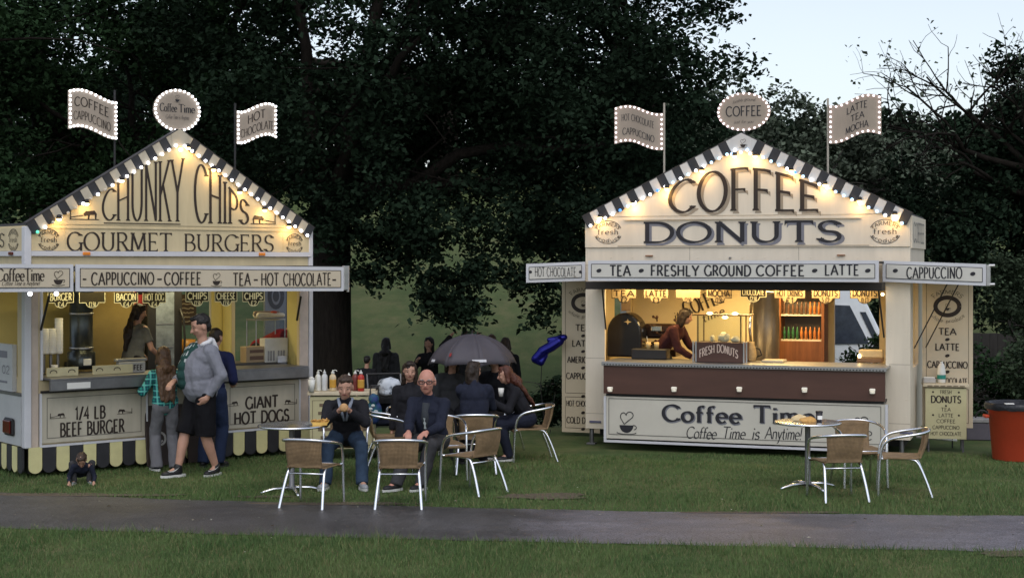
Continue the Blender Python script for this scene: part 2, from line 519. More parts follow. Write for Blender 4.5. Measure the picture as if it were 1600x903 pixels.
def cup(mb, fn, cu, cv, s, off=.004):
    """cup with saucer and a heart of steam; s = overall height"""
    k = s
    bowl = [(cu-.3*k, cv)]+[(cu+.3*k*math.cos(R(a)), cv+.32*k*math.sin(R(a))) for a in range(180, 361, 12)]
    mb.add([fn(u, v, off) for u, v in bowl], [tuple(range(len(bowl)))])
    ribbon(mb, fn, arc(cu+.3*k, cv-.09*k, .13*k, .09*k, -80, 100, 8), .035*k, off+.0005)
    ribbon(mb, fn, arc(cu, cv-.3*k, .42*k, .08*k, 185, 355, 10), .035*k, off+.0009)
    h = [(cu-.1*k, cv+.04*k)]+arc(cu-.13*k, cv+.36*k, .13*k, .16*k, 220, 20, 10)
    h2 = [(cu-.01*k, cv+.4*k)]+arc(cu+.14*k, cv+.42*k, .15*k, .14*k, 160, -40, 10)+[(cu-.1*k, cv+.04*k)]
    ribbon(mb, fn, h, .035*k, off+.0013); ribbon(mb, fn, h2, .035*k, off+.0017)
def badge(mb, fn, cu, cv, w_, h_, off=.004):
    """round burger-shaped badge of three curved words"""
    rx, ry = w_/2, h_/2
    for k, (txt, a0, a1, f0, f1) in enumerate((('FARMERS', 155, 25, .62, 1.0), ('produce', 205, 335, 1.0, .62))):
        def wp(s, t, a0=a0, a1=a1, f0=f0, f1=f1):
            a = R(a0+(a1-a0)*s); f = f0+(f1-f0)*t
            return (cu+rx*math.cos(a)*(1.0 if f > .8 else .94)*(.86+.14*f), cv+ry*math.sin(a)*f)
        st = dict(SANS); st['capw'] = h_*.2
        write(mb, fn, txt, (0, 0, w_, h_*.25), st, wp, off)
    write(mb, fn, 'fresh', (cu-rx*.8, cv-ry*.22, cu+rx*.8, cv+ry*.32), dict(ROMAN, serif=.1), None, off+.003)
    ribbon(mb, fn, arc(cu, cv, rx*1.06, ry*1.12, 160, 20, 16), .008, off)
    ribbon(mb, fn, arc(cu, cv, rx*1.06, ry*1.12, 200, 340, 16), .008, off)
# ------------------------------------------------------------------ terrain, path, grass
def sm(t):
    t = np.clip(t, 0, 1); return t*t*(3-2*t)
def gz(x, y):
    x = np.asarray(x, float); y = np.asarray(y, float)
    z = 0.85*sm((10.6-y)/10.6)
    z = z-0.75*sm((y-21.5)/9.0)
    z = z+np.where(y > 31, 0.165*(y-31)*sm((y-29)/10), 0)*np.where(y < 80, 1, 0)+np.where(y >= 80, 0.165*49, 0)
    z = z+0.05*np.sin(x*.5+1.3)*np.sin(y*.37)*sm((y-22)/6)
    return z
def gzf(x, y): return float(gz(x, y))

def mat_lawn():
    m = mat('lawn', (0.052, 0.084, 0.027), 0.9, var=0.3, scale=1.3, bump=0.6, bscale=45, col2=(0.090, 0.122, 0.044), thr=(.35, .68), spec=0.15)
    t = m.node_tree; b = t.nodes['Principled BSDF']
    prev = b.inputs['Base Color'].links[0].from_socket
    tc = t.nodes.new('ShaderNodeTexCoord')
    def layer(scale, lo, hi, col, prev, fac=1.0, st=None):
        mp = t.nodes.new('ShaderNodeMapping'); t.links.new(tc.outputs['Object'], mp.inputs[0])
        if st: mp.inputs['Scale'].default_value = st
        n = t.nodes.new('ShaderNodeTexNoise'); n.inputs['Scale'].default_value = scale; n.inputs['Detail'].default_value = 7; n.inputs['Roughness'].default_value = .7
        t.links.new(mp.outputs[0], n.inputs['Vector'])
        r = t.nodes.new('ShaderNodeMapRange'); r.inputs[1].default_value = lo; r.inputs[2].default_value = hi; r.inputs[4].default_value = fac
        t.links.new(n.outputs['Fac'], r.inputs[0])
        mx = t.nodes.new('ShaderNodeMixRGB'); mx.inputs[2].default_value = (*col, 1)
        t.links.new(r.outputs[0], mx.inputs[0]); t.links.new(prev, mx.inputs[1])
        return mx.outputs[0]
    prev = layer(0.55, .49, .72, (0.205, 0.172, 0.085), prev, .8, (1, .6, 1))
    prev = layer(9, .5, .8, (0.030, 0.052, 0.016), prev, .45)
    sx = t.nodes.new('ShaderNodeSeparateXYZ'); t.links.new(tc.outputs['Object'], sx.inputs[0])
    n_ = t.nodes.new('ShaderNodeTexNoise'); n_.inputs['Scale'].default_value = .35; t.links.new(tc.outputs['Object'], n_.inputs['Vector'])
    ma = t.nodes.new('ShaderNodeMath'); ma.operation = 'MULTIPLY_ADD'; ma.inputs[1].default_value = 14; t.links.new(n_.outputs['Fac'], ma.inputs[0]); t.links.new(sx.outputs['Y'], ma.inputs[2])
    mr_ = t.nodes.new('ShaderNodeMapRange'); mr_.inputs[1].default_value = 32; mr_.inputs[2].default_value = 46; mr_.inputs[4].default_value = .5; t.links.new(ma.outputs[0], mr_.inputs[0])
    mm = t.nodes.new('ShaderNodeMixRGB'); mm.inputs[2].default_value = (.105, .128, .050, 1); t.links.new(mr_.outputs[0], mm.inputs[0]); t.links.new(prev, mm.inputs[1]); prev = mm.outputs[0]
    prev = layer(1.7, .50, .72, (0.20, 0.165, 0.085), prev, .5, (1, .5, 1))
    prev = layer(.8, .46, .62, (0.052, 0.080, 0.028), prev, .6, (1, .4, 1))
    prev = layer(28, .58, .8, (0.095, 0.105, 0.035), prev, .5)
    t.links.new(prev, b.inputs['Base Color'])
    return m
LAWN = mat_lawn()
xs = np.unique(np.concatenate([np.linspace(-14, 14, 57), np.linspace(-60, 60, 49), np.linspace(-420, 420, 29)]))
ys = np.unique(np.concatenate([np.linspace(-6, 40, 93), np.linspace(40, 100, 41), np.linspace(100, 600, 14), [-60, -30, -15]]))
X, Y = np.meshgrid(xs, ys)
Z = gz(X, Y)
vs = np.stack([X.ravel(), Y.ravel(), Z.ravel()], 1)
nx_, ny_ = len(xs), len(ys)
fs = [(j*nx_+i, j*nx_+i+1, (j+1)*nx_+i+1, (j+1)*nx_+i) for j in range(ny_-1) for i in range(nx_-1)]
me = bpy.data.meshes.new('ground'); me.from_pydata(vs.tolist(), [], fs); me.materials.append(LAWN)
me.polygons.foreach_set('use_smooth', [True]*len(fs)); me.update()
ground = link('ground', me); tag(ground, kind='structure')

# path edges in plan (x -> y), read off the ground plane
def path_far(x):
    return 15.23-0.1375*x+0.0106*x*x+0.05*mnoise.noise(Vector((x*1.3, 3.1, 0)))+0.03*mnoise.noise(Vector((x*5, 1.1, 0)))
def path_near(x):
    return 13.45-0.124*x+0.0036*x*x+0.05*mnoise.noise(Vector((x*1.1, 9.1, 0)))+0.035*mnoise.noise(Vector((x*6, 4.1, 0)))
mb = MB()
PX = np.linspace(-16, 16, 321)
vsl = []
for x in PX:
    a, b = path_near(x), path_far(x)
    if a > 14.4: a = 14.4+(a-14.4)*.4
    for k in range(9):
        y = a+(b-a)*k/8
        vsl.append((x, y, gzf(x, y)+0.006+0.018*math.sin(PI*k/8)))
mb.add(vsl, [(i*9+k, (i+1)*9+k, (i+1)*9+k+1, i*9+k+1) for i in range(len(PX)-1) for k in range(8)])
ASPH = mat('worn_tarmac', (0.062, 0.056, 0.054), 0.40, var=.2, scale=1.1, bump=.5, bscale=120, col2=(0.105, 0.098, 0.097), thr=(.38, .66), stretch=(.5, 1, 1), spec=.5)
t = ASPH.node_tree; b_ = t.nodes['Principled BSDF']
prev = b_.inputs['Base Color'].links[0].from_socket
tc = t.nodes.new('ShaderNodeTexCoord')
vn = t.nodes.new('ShaderNodeTexVoronoi'); vn.inputs['Scale'].default_value = 70
t.links.new(tc.outputs['Object'], vn.inputs['Vector'])
mr = t.nodes.new('ShaderNodeMapRange'); mr.inputs[1].default_value = 0; mr.inputs[2].default_value = .7; mr.inputs[3].default_value = 1.5; mr.inputs[4].default_value = .55
t.links.new(vn.outputs['Distance'], mr.inputs[0])
mx = t.nodes.new('ShaderNodeMixRGB'); mx.blend_type = 'MULTIPLY'; mx.inputs[0].default_value = 1
t.links.new(prev, mx.inputs[1]); t.links.new(mr.outputs[0], mx.inputs[2]); t.links.new(mx.outputs[0], b_.inputs['Base Color'])
# tarmac colour darker on the left, paler and bluer on the right, ragged boundary between
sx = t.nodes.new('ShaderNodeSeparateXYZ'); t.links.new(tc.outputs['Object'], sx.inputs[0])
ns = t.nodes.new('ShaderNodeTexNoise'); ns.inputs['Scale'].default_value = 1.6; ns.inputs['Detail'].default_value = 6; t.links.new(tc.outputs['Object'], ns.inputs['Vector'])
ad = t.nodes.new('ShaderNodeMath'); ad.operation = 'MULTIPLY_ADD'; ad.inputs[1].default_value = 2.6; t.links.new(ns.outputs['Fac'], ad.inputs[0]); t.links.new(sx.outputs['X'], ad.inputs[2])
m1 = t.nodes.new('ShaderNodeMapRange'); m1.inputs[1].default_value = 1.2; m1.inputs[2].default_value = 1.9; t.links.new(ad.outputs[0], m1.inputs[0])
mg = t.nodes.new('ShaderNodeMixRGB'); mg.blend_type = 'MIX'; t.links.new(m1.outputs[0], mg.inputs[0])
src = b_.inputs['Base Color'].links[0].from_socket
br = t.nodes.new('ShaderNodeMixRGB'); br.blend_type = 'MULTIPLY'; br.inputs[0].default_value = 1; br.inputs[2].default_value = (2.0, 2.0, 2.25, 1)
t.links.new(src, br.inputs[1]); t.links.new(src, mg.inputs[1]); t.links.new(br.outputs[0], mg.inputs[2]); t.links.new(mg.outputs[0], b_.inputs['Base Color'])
# hairline cracks
nd = t.nodes.new('ShaderNodeTexNoise'); nd.inputs['Scale'].default_value = 3; nd.inputs['Detail'].default_value = 5; t.links.new(tc.outputs['Object'], nd.inputs['Vector'])
av = t.nodes.new('ShaderNodeMixRGB'); av.inputs[0].default_value = .22; t.links.new(tc.outputs['Object'], av.inputs[1]); t.links.new(nd.outputs['Color'], av.inputs[2])
vc = t.nodes.new('ShaderNodeTexVoronoi'); vc.feature = 'DISTANCE_TO_EDGE'; vc.inputs['Scale'].default_value = .9; t.links.new(av.outputs[0], vc.inputs['Vector'])
mc_ = t.nodes.new('ShaderNodeMapRange'); mc_.inputs[1].default_value = .002; mc_.inputs[2].default_value = .012; mc_.inputs[3].default_value = .78; mc_.inputs[4].default_value = 1; t.links.new(vc.outputs['Distance'], mc_.inputs[0])
n8 = t.nodes.new('ShaderNodeTexNoise'); n8.inputs['Scale'].default_value = 9; n8.inputs['Detail'].default_value = 8; n8.inputs['Roughness'].default_value = .75; t.links.new(tc.outputs['Object'], n8.inputs['Vector'])
m8 = t.nodes.new('ShaderNodeMapRange'); m8.inputs[1].default_value = .3; m8.inputs[2].default_value = .7; m8.inputs[3].default_value = .62; m8.inputs[4].default_value = 1.35; t.links.new(n8.outputs['Fac'], m8.inputs[0])
mu = t.nodes.new('ShaderNodeMath'); mu.operation = 'MULTIPLY'; t.links.new(mc_.outputs[0], mu.inputs[0]); t.links.new(m8.outputs[0], mu.inputs[1])
fin = t.nodes.new('ShaderNodeMixRGB'); fin.blend_type = 'MULTIPLY'; fin.inputs[0].default_value = 1
t.links.new(b_.inputs['Base Color'].links[0].from_socket, fin.inputs[1]); t.links.new(mu.outputs[0], fin.inputs[2]); t.links.new(fin.outputs[0], b_.inputs['Base Color'])
mro = t.nodes.new('ShaderNodeMapRange'); mro.inputs[3].default_value = .3; mro.inputs[4].default_value = .6; t.links.new(n8.outputs['Fac'], mro.inputs[0]); t.links.new(mro.outputs[0], b_.inputs['Roughness'])
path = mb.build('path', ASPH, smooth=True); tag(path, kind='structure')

# bare earth worn along the path edge and in one patch of the lawn
mb = MB()
EARTH = mat('bare_earth', (0.11, 0.085, 0.058), .95, var=.25, scale=14, bump=.5, bscale=60)
random.seed(5)
def patch(cx, cy, rx, ry, n=26):
    P = []
    for i in range(n):
        a = 2*PI*i/n
        k = 1+.45*mnoise.noise(Vector((math.cos(a)*1.7+cx, math.sin(a)*1.7+cy, .3)))
        P.append((cx+rx*k*math.cos(a), cy+ry*k*math.sin(a)))
    z = [gzf(a, b)+.011 for a, b in P]
    mb.add([(p[0], p[1], q) for p, q in zip(P, z)]+[(cx, cy, gzf(cx, cy)+.013)], [(i, (i+1) % n, n) for i in range(n)])
patch(.33, 16.0, .45, .2); patch(.55, 16.15, .2, .1); patch(-4.9, 16.12, 1.3, .12); patch(-1.7, 15.52, .9, .1); patch(4.2, 12.86, .35, .12); patch(-2.6, 16.0, .3, .07); patch(2.4, 14.98, .8, .06)
o = mb.build('bare_earth', EARTH); tag(o, kind='structure')

def np_mesh(name, V, nv, mats, smooth=False, mi=None):
    """V: (N*nv,3) array of N polygons with nv corners each"""
    me = bpy.data.meshes.new(name)
    n = len(V)//nv
    me.vertices.add(len(V)); me.vertices.foreach_set('co', np.ascontiguousarray(V, dtype=np.float32).ravel())
    me.loops.add(n*nv); me.loops.foreach_set('vertex_index', np.arange(n*nv, dtype=np.int32))
    me.polygons.add(n); me.polygons.foreach_set('loop_start', np.arange(0, n*nv, nv, dtype=np.int32))
    for m in (mats if isinstance(mats, (list, tuple)) else [mats]): me.materials.append(m)
    if mi is not None: me.polygons.foreach_set('material_index', np.asarray(mi, dtype=np.int32))
    me.update(calc_edges=True)
    return me

rng = np.random.default_rng(7)
def blades(n, xlo, xhi, ylo, yhi, h0, h1, wd):
    y = rng.uniform(ylo, yhi, n); hw = .35*y+.25
    x = rng.uniform(-1, 1, n)*hw
    pf = np.array([0.0]); 
    nz = np.array([mnoise.noise(Vector((a*1.6, b*1.9, .5))) for a, b in zip(x[::1], y[::1])])
    near = 13.45-0.124*x+0.0036*x*x; far = 15.23-0.1375*x+0.0106*x*x
    near = np.where(near > 14.4, 14.4+(near-14.4)*.4, near)
    jit = rng.uniform(-.05, .05, n)
    keep = (y < near+.03+jit) | (y > far-.03+jit)
    bare = ((x-.33)/.45)**2+((y-16)/.2)**2 < 1
    keep &= ~(bare & (rng.random(n) < .75))
    x, y, nz = x[keep], y[keep], nz[keep]; m = len(x)
    h = rng.uniform(h0, h1, m)*(1+.7*nz)
    a = rng.uniform(0, 2*PI, m); lean = rng.uniform(.1, .9, m)*h; la = rng.uniform(0, 2*PI, m)
    z = gz(x, y)
    dx, dy = np.cos(a)*wd/2, np.sin(a)*wd/2
    p0 = np.stack([x-dx, y-dy, z-.004], 1); p1 = np.stack([x+dx, y+dy, z-.004], 1)
    tip = np.stack([x+np.cos(la)*lean, y+np.sin(la)*lean, z+h], 1)
    V = np.stack([p0, p1, tip], 1).reshape(-1, 3)
    mi = np.where(rng.random(m) < .16, 1, 0)+np.where(rng.random(m) < .25, 2, 0)
    mi = np.clip(mi, 0, 2)
    return V, mi
G1 = mat('grass_blade', (0.052, 0.102, 0.030), .7, scale=1.1, spec=.25, col2=(0.122, 0.178, 0.060), thr=(.38, .64))
G2 = mat('grass_blade_dry', (0.19, 0.175, 0.085), .8, var=.3, scale=3, spec=.2)
G3 = mat('grass_blade_fresh', (0.092, 0.168, 0.048), .7, scale=.8, spec=.25, col2=(0.150, 0.195, 0.072), thr=(.4, .62))
Va, ma = blades(95000, -5, 5, 11.6, 14.6, .022, .052, .0065)
Vb, mb_ = blades(105000, -6, 6, 14.6, 19.5, .02, .045, .008)
Vc, mc = blades(9000, -6, 6, 13.0, 16.2, .06, .1, .008)
me = np_mesh('grass', np.concatenate([Va, Vb, Vc]), 3, [G1, G2, G3], mi=np.concatenate([ma, mb_, mc]))
grass = link('grass', me); tag(grass, kind='stuff')

# scraps of pale leaf and petal lying about
mb = MB(); random.seed(11)
for px, py in ((313, 782), (302, 817), (318, 815), (330, 817), (426, 826), (1143, 801), (1150, 803), (1264, 845), (1335, 820), (1497, 812), (1415, 755), (712, 787), (865, 808), (1140, 817), (1190, 826), (1410, 762), (810, 832), (1598, 822), (170, 795), (1352, 815)):
    D = EYE*F/(py-409); x = gx(px, D); z = gzf(x, D)+.028
    s = random.uniform(.012, .028); a = random.uniform(0, PI)
    mb.add([(x+s*math.cos(a), D+s*math.sin(a), z), (x-.5*s*math.sin(a), D+.5*s*math.cos(a), z+.012), (x-s*math.cos(a), D-s*math.sin(a), z+.003), (x+.5*s*math.sin(a), D-.5*s*math.cos(a), z+.008)], [(0, 1, 2, 3)])
for k in range(260):
    D = random.uniform(12.4, 17.5); x = random.uniform(-.34, .34)*D
    on = path_near(x) < D < path_far(x)
    if not on and random.random() < .45: continue
    z = gzf(x, D)+(.027 if on else .03); s = random.uniform(.005, .014); a = random.uniform(0, PI)
    mb.add([(x+s*math.cos(a), D+s*math.sin(a), z), (x-.5*s*math.sin(a), D+.5*s*math.cos(a), z+.006), (x-s*math.cos(a), D-s*math.sin(a), z+.002), (x+.5*s*math.sin(a), D-.5*s*math.cos(a), z+.004)], [(0, 1, 2, 3)])
o = mb.build('fallen_leaves', mat('pale_leaf', (.12, .09, .05), .8, scale=1.3, col2=(.5, .48, .38), thr=(.45, .55))); tag(o, kind='stuff')

# ------------------------------------------------------------------ trees
def leafmat(name, col, var=.3, spec=.02):
    m = mat(name, col, .8, var=var, scale=.7, spec=spec)
    t = m.node_tree; b = t.nodes['Principled BSDF']
    gi = t.nodes.new('ShaderNodeNewGeometry')
    mx = t.nodes.new('ShaderNodeMixRGB'); mx.blend_type = 'MULTIPLY'; mx.inputs[0].default_value = 1
    rmp = t.nodes.new('ShaderNodeMapRange'); rmp.inputs[3].default_value = .78; rmp.inputs[4].default_value = 1.22
    t.links.new(gi.outputs['Random Per Island'], rmp.inputs[0])
    t.links.new(b.inputs['Base Color'].links[0].from_socket, mx.inputs[1]); t.links.new(rmp.outputs[0], mx.inputs[2])
    t.links.new(mx.outputs[0], b.inputs['Base Color'])
    return m
def leafset(name, c):
    return [leafmat(name, c), leafmat(name+'_pale', tuple(x*1.28 for x in c)), leafmat(name+'_deep', tuple(x*.72 for x in c))]
OAK = leafset('dark_oak_leaf', (0.0150, 0.0265, 0.0160))
OAK2 = leafset('green_oak_leaf', (0.023, 0.046, 0.021))
ASH = leafset('grey_ash_leaf', (0.088, 0.110, 0.080))
SHRUB = leafset('shrub_leaf', (0.042, 0.060, 0.036))
BARK = mat('oak_bark', (0.015, 0.0125, 0.0105), .95, var=.4, scale=9, bump=.9, bscale=16, stretch=(3, 3, .5), spec=.1)
BARK2 = mat('pale_bark', (0.060, 0.055, 0.050), .9, var=.3, scale=9, bump=.5, bscale=20, spec=.1)

def leaf_quads(C, size, flat=.35, jitter=.45):
    """C (N,3) -> one bent rhombus leaf per centre"""
    n = len(C)
    nrm = rng.normal(size=(n, 3)); nrm[:, 2] = np.abs(nrm[:, 2])+flat
    nrm /= np.linalg.norm(nrm, axis=1, keepdims=True)
    r = rng.normal(size=(n, 3)); u = np.cross(nrm, r); u /= np.linalg.norm(u, axis=1, keepdims=True)
    v = np.cross(nrm, u)
    s = (size*rng.uniform(1-jitter, 1+jitter, n))[:, None]
    p = [C-u*s*.5, C+v*s*.33+u*s*.02+nrm*s*.08, C+u*s*.55-nrm*s*.06, C-v*s*.33+u*s*.02+nrm*s*.08]
    return np.stack(p, 1).reshape(-1, 3)

def clusters(ells, n, shell=.62):
    """cluster centres through the outer part of a set of ellipsoids (cx,cy,cz,rx,ry,rz)"""
    E = np.array(ells, float); vol = E[:, 3]*E[:, 4]*E[:, 5]
    pick = rng.choice(len(E), n, p=vol/vol.sum())
    d = rng.normal(size=(n, 3)); d /= np.linalg.norm(d, axis=1, keepdims=True)
    r = (shell**3+(1-shell**3)*rng.random(n))**(1/3)
    return E[pick, :3]+d*r[:, None]*E[pick, 3:]

def crown_leaves(C, per, rad, size, squash=.6, droop=0.0):
    n = len(C)
    rad = np.broadcast_to(rad, (n,)); rr = rad*rng.uniform(.5, 1.5, n)
    k = np.maximum(3, (rng.uniform(.6, 1.4, n)*per*(rr/rad)**1.5).astype(int))
    idx = np.repeat(np.arange(n), k)
    d = rng.normal(size=(len(idx), 3))
    d /= np.maximum(np.linalg.norm(d, axis=1, keepdims=True), 1e-6)
    q = rng.random(len(idx))**.5*(1+.35*np.abs(rng.normal(size=len(idx)))*(rng.random(len(idx)) < .3))
    # every clump is a tilted, flattened spray, not a ball
    tilt = rng.normal(size=(n, 2))*.35
    P = d*(rr[idx]*q)[:, None]*np.array([1, 1, squash])
    P[:, 2] += P[:, 0]*tilt[idx, 0]+P[:, 1]*tilt[idx, 1]
    P = C[idx]+P
    P[:, 2] -= droop*((d[:, 0]**2+d[:, 1]**2)*q)*rr[idx]
    shade = rng.choice([0, 0, 0, 1, 2], n)
    mi = shade[idx]
    sw = rng.random(len(idx)) < .15
    mi = np.where(sw, rng.integers(0, 3, len(idx)), mi)
    return leaf_quads(P, size), mi

def limb(mb, p0, p1, r0, r1, n=6, wob=.12, seed=0):
    p0 = Vector(p0); p1 = Vector(p1); L = (p1-p0).length
    pts = []; rs = []
    for i in range(n+1):
        t = i/n
        p = p0.lerp(p1, t)
        off = Vector((mnoise.noise(Vector((t*2.3+seed, seed, 0))), mnoise.noise(Vector((seed, t*2.3, 5))), mnoise.noise(Vector((3, seed, t*2.3)))))*wob*L*math.sin(PI*t)
        p = p+off+Vector((0, 0, .06*L*math.sin(PI*t)))
        pts.append(p); rs.append(r0+(r1-r0)*t)
    mb.tube(pts, rs, 7)
    return pts

def tree(name, label, base, trunk_r, fork_z, ells, ncl, per, rad, size, leaf, bark, shell=.62, group=None, nlimb=16, extra=None, squash=.6, lean=(0, 0), droop=0.1, cat='tree'):
    bx, by = base; bz = gzf(bx, by)-.1
    T = thing(name, label, cat, (bx, by, bz), 0, group)
    C = clusters(ells, ncl, shell)
    if extra is not None:
        rad = np.concatenate([np.full(len(C), rad), np.full(len(extra), .30)]); per = np.concatenate([np.full(len(C), per), np.full(len(extra), 70)])
        C = np.concatenate([C, np.array(extra, float)])
    V, mi = crown_leaves(C, per, rad, size, squash, droop)
    org = np.array([bx, by, bz])
    me = np_mesh('crown', V-org, 4, leaf, mi=mi)
    link('crown', me, T)
    mb = MB()
    prof = [(1.55, 0), (1.25, .3), (1.08, .8), (1.0, 1.5), (.94, fork_z-bz)] if trunk_r > .15 else [(1.2, 0), (1.0, (fork_z-bz)*.5), (.9, fork_z-bz)]
    pts = []; rs = []
    for k, h in prof:
        f = h/max(fork_z-bz, .1)
        pts.append((lean[0]*f, lean[1]*f, h)); rs.append(trunk_r*k)
    mb.tube(pts, rs, 14)
    sel = C[rng.choice(ncl, min(nlimb, ncl), replace=False)]
    tw = min(.03, trunk_r*.3); tl = 1.0 if trunk_r > .1 else .3
    for i, c in enumerate(sel):
        c = Vector(c-org)
        pts2 = limb(mb, (lean[0], lean[1], fork_z-bz-.15), c, trunk_r*.42, min(.03, trunk_r*.2), 7, .1, i*1.7+bx)
        for j in range(3):
            k = rng.integers(3, 7)
            q = pts2[k]
            limb(mb, q, q+Vector((rng.normal(), rng.normal(), rng.normal()*.6))*1.1*tl, tw, tw*.25, 4, .15, i+j*3.1)
    mb.build('trunk', bark, T, smooth=True)
    return T

# the great oak between the stalls
ox, oy = gx(516, 26.0), 26.0
sk = []
def bough(pts, n, sp):
    for _ in range(n):
        i = rng.integers(0, len(pts)-1); f = rng.random()
        a = at(*pts[i]); b = at(*pts[i+1])
        p = a.lerp(b, f); sk.append((p.x+rng.normal()*sp, p.y+rng.normal()*sp*1.5, p.z+rng.normal()*sp*.6))
bough(((520, 385, 26), (560, 415, 25.2), (590, 432, 24.8)), 9, .16)
bough(((600, 370, 25), (632, 425, 24.6), (662, 462, 24.3), (705, 480, 24.2), (735, 490, 24.2)), 26, .13)
bough(((640, 360, 25), (690, 430, 24.5), (722, 465, 24.3)), 18, .16)
bough(((760, 350, 25), (742, 420, 24.6), (728, 470, 24.3)), 14, .14)
bough(((740, 370, 25.5), (785, 405, 25.2), (800, 432, 25.0)), 10, .15)
bough(((880, 380, 26), (845, 425, 25.6), (818, 452, 25.5)), 9, .14)
bough(((900, 400, 26), (880, 450, 25.8), (852, 492, 25.6), (838, 500, 25.5)), 14, .15)
bough(((520, 372, 25), (640, 375, 24.8), (700, 385, 24.8)), 16, .22)
bough(((780, 378, 25.5), (900, 380, 25.5)), 10, .2)
bough(((500, 330, 25), (650, 340, 24.6), (800, 335, 25), (910, 340, 25.5)), 40, .3)
bough(((515, 300, 25.2), (590, 320, 25), (680, 310, 24.8)), 26, .28)
bough(((520, 350, 25.4), (600, 372, 25), (690, 360, 24.8)), 24, .24)
tree('oak_tree', 'great dark oak with a thick trunk beside the burger trailer and drooping lower boughs', (ox, oy), .36, 3.6,
     [(-2.6, 26.5, 7.2, 3.8, 3.2, 4.2), (1.0, 26.5, 6.6, 2.9, 3.0, 3.5), (-.8, 26, 5.0, 4.2, 2.6, 1.5)], 520, 200, .50, .096, OAK, BARK, shell=.5, extra=sk, nlimb=13, droop=.2, squash=.5)
tree('oak_tree', 'green leafed oak rising behind the burger trailer with its crown above the gable', (-6.9, 29.0), .3, 3.2,
     [(-7.2, 28.6, 5.6, 2.6, 2.6, 2.9), (-9.4, 28.4, 4.2, 2.2, 2.4, 2.6), (-5.6, 29.4, 8.0, 2.6, 2.4, 2.4)], 330, 190, .52, .098, OAK2, BARK, shell=.55, nlimb=18, squash=.5)
tree('oak_tree', 'pale green oak at the edge of the wood left of the burger trailer', (-11.6, 25.5), .26, 2.8,
     [(-9.6, 25.5, 4.2, 1.6, 1.6, 1.6), (-10.6, 25.5, 6.4, 2.4, 2.2, 2.6)], 190, 190, .5, .096, OAK2, BARK, nlimb=10, squash=.5)
tree('oak_tree', 'dark oak far up the slope beyond the great trunk between the stalls', (-3.0, 70), .6, 11.0,
     [(-4.0, 72, 8.2, 8.5, 4.0, 2.4), (-15.0, 72, 9.0, 7.0, 3.0, 3.0), (6, 73, 7.4, 5, 3, 1.6)], 260, 130, 1.0, .26, OAK, BARK, shell=.45, nlimb=12, squash=.5)
tree('oak_tree', 'dark oak deep in the wood behind the burger trailer', (-12, 39), .35, 4.5,
     [(-12.0, 39, 6.0, 4.2, 3.0, 4.0), (-8.0, 39.5, 7.4, 2.8, 2.6, 3.2), (-13.5, 38, 9.6, 2.8, 2.6, 2.8)], 150, 130, .75, .17, OAK, BARK, shell=.45, nlimb=10, squash=.5)
tree('oak_tree', 'dark spreading oak close behind the coffee trailer roof', (2.6, 30.5), .3, 3.8,
     [(1.8, 30.5, 4.6, 2.0, 2.0, 2.4), (1.4, 30.5, 7.6, 2.1, 2.2, 2.6), (2.8, 31, 3.4, 1.6, 1.8, 1.6)], 270, 190, .5, .10, OAK, BARK, nlimb=14, squash=.5)
tree('ash_tree', 'grey green loose topped tree behind the gable of the coffee trailer', (6.6, 37), .2, 3.4,
     [(5.1, 37, 5.4, 1.3, 1.2, 1.7), (6.5, 37, 5.0, 1.7, 1.6, 1.75), (8.0, 37, 4.2, 2.0, 1.8, 1.75), (9.6, 37.5, 3.6, 2.0, 1.8, 1.6)], 300, 95, .42, .12, ASH, BARK2, shell=.3, nlimb=24)
tree('oak_tree', 'black green tree right of the coffee trailer with heavy rounded boughs', (11.0, 31.5), .3, 2.8,
     [(9.4, 31.5, 3.3, 2.1, 2.0, 1.8), (9.6, 30.6, 4.2, 1.5, 1.2, 1.0), (11.6, 31.2, 4.5, 2.2, 2.0, 2.0), (10.7, 31.2, 6.1, .9, 1.0, 1.5), (8.0, 32.5, 2.3, 1.8, 1.6, 1.6), (12.6, 31, 2.2, 2.6, 2, 2.0), (10, 30, .8, 2.2, 1.2, 1.2)], 380, 180, .5, .105, OAK, BARK, nlimb=14, squash=.5)
tree('shrub', 'light green rounded bush at the far right edge behind the bin', (8.9, 26.9), .04, 1.0,
     [(8.75, 26.9, 1.9, .62, .6, .75), (9.5, 27.0, 1.3, .6, .6, .8)], 70, 110, .25, .075, SHRUB, BARK2, shell=.4, nlimb=8, cat='bush')
tree('shrub', 'low dark bush between the menu board and the orange bin', (7.3, 24.6), .03, .4,
     [(7.55, 24.7, .35, .55, .5, .75), (8.3, 24.3, .45, .7, .6, .85)], 70, 110, .25, .07, OAK2, BARK2, shell=.4, nlimb=8, cat='bush')
tree('shrub', 'rounded grey bush close behind the orange bin', (8.0, 23.2), .025, .4,
     [(8.05, 23.2, .7, .6, .5, .75)], 44, 110, .22, .065, SHRUB, BARK2, shell=.4, nlimb=8, cat='bush')
tree('shrub', 'small dark bush beside the left menu board of the coffee trailer', (.62, 24.5), .025, .25,
     [(.72, 24.5, .2, .4, .4, .42)], 30, 90, .2, .07, OAK, BARK2, shell=.3, nlimb=6, cat='bush')
tree('shrub', 'dark bush seen through the hatch in front of the white van', (5.3, 23.3), .02, .6,
     [(5.28, 23.3, .98, .20, .2, .20), (5.5, 23.3, 1.15, .16, .2, .16)], 22, 50, .11, .06, OAK2, BARK2, shell=.3, nlimb=8, cat='bush')
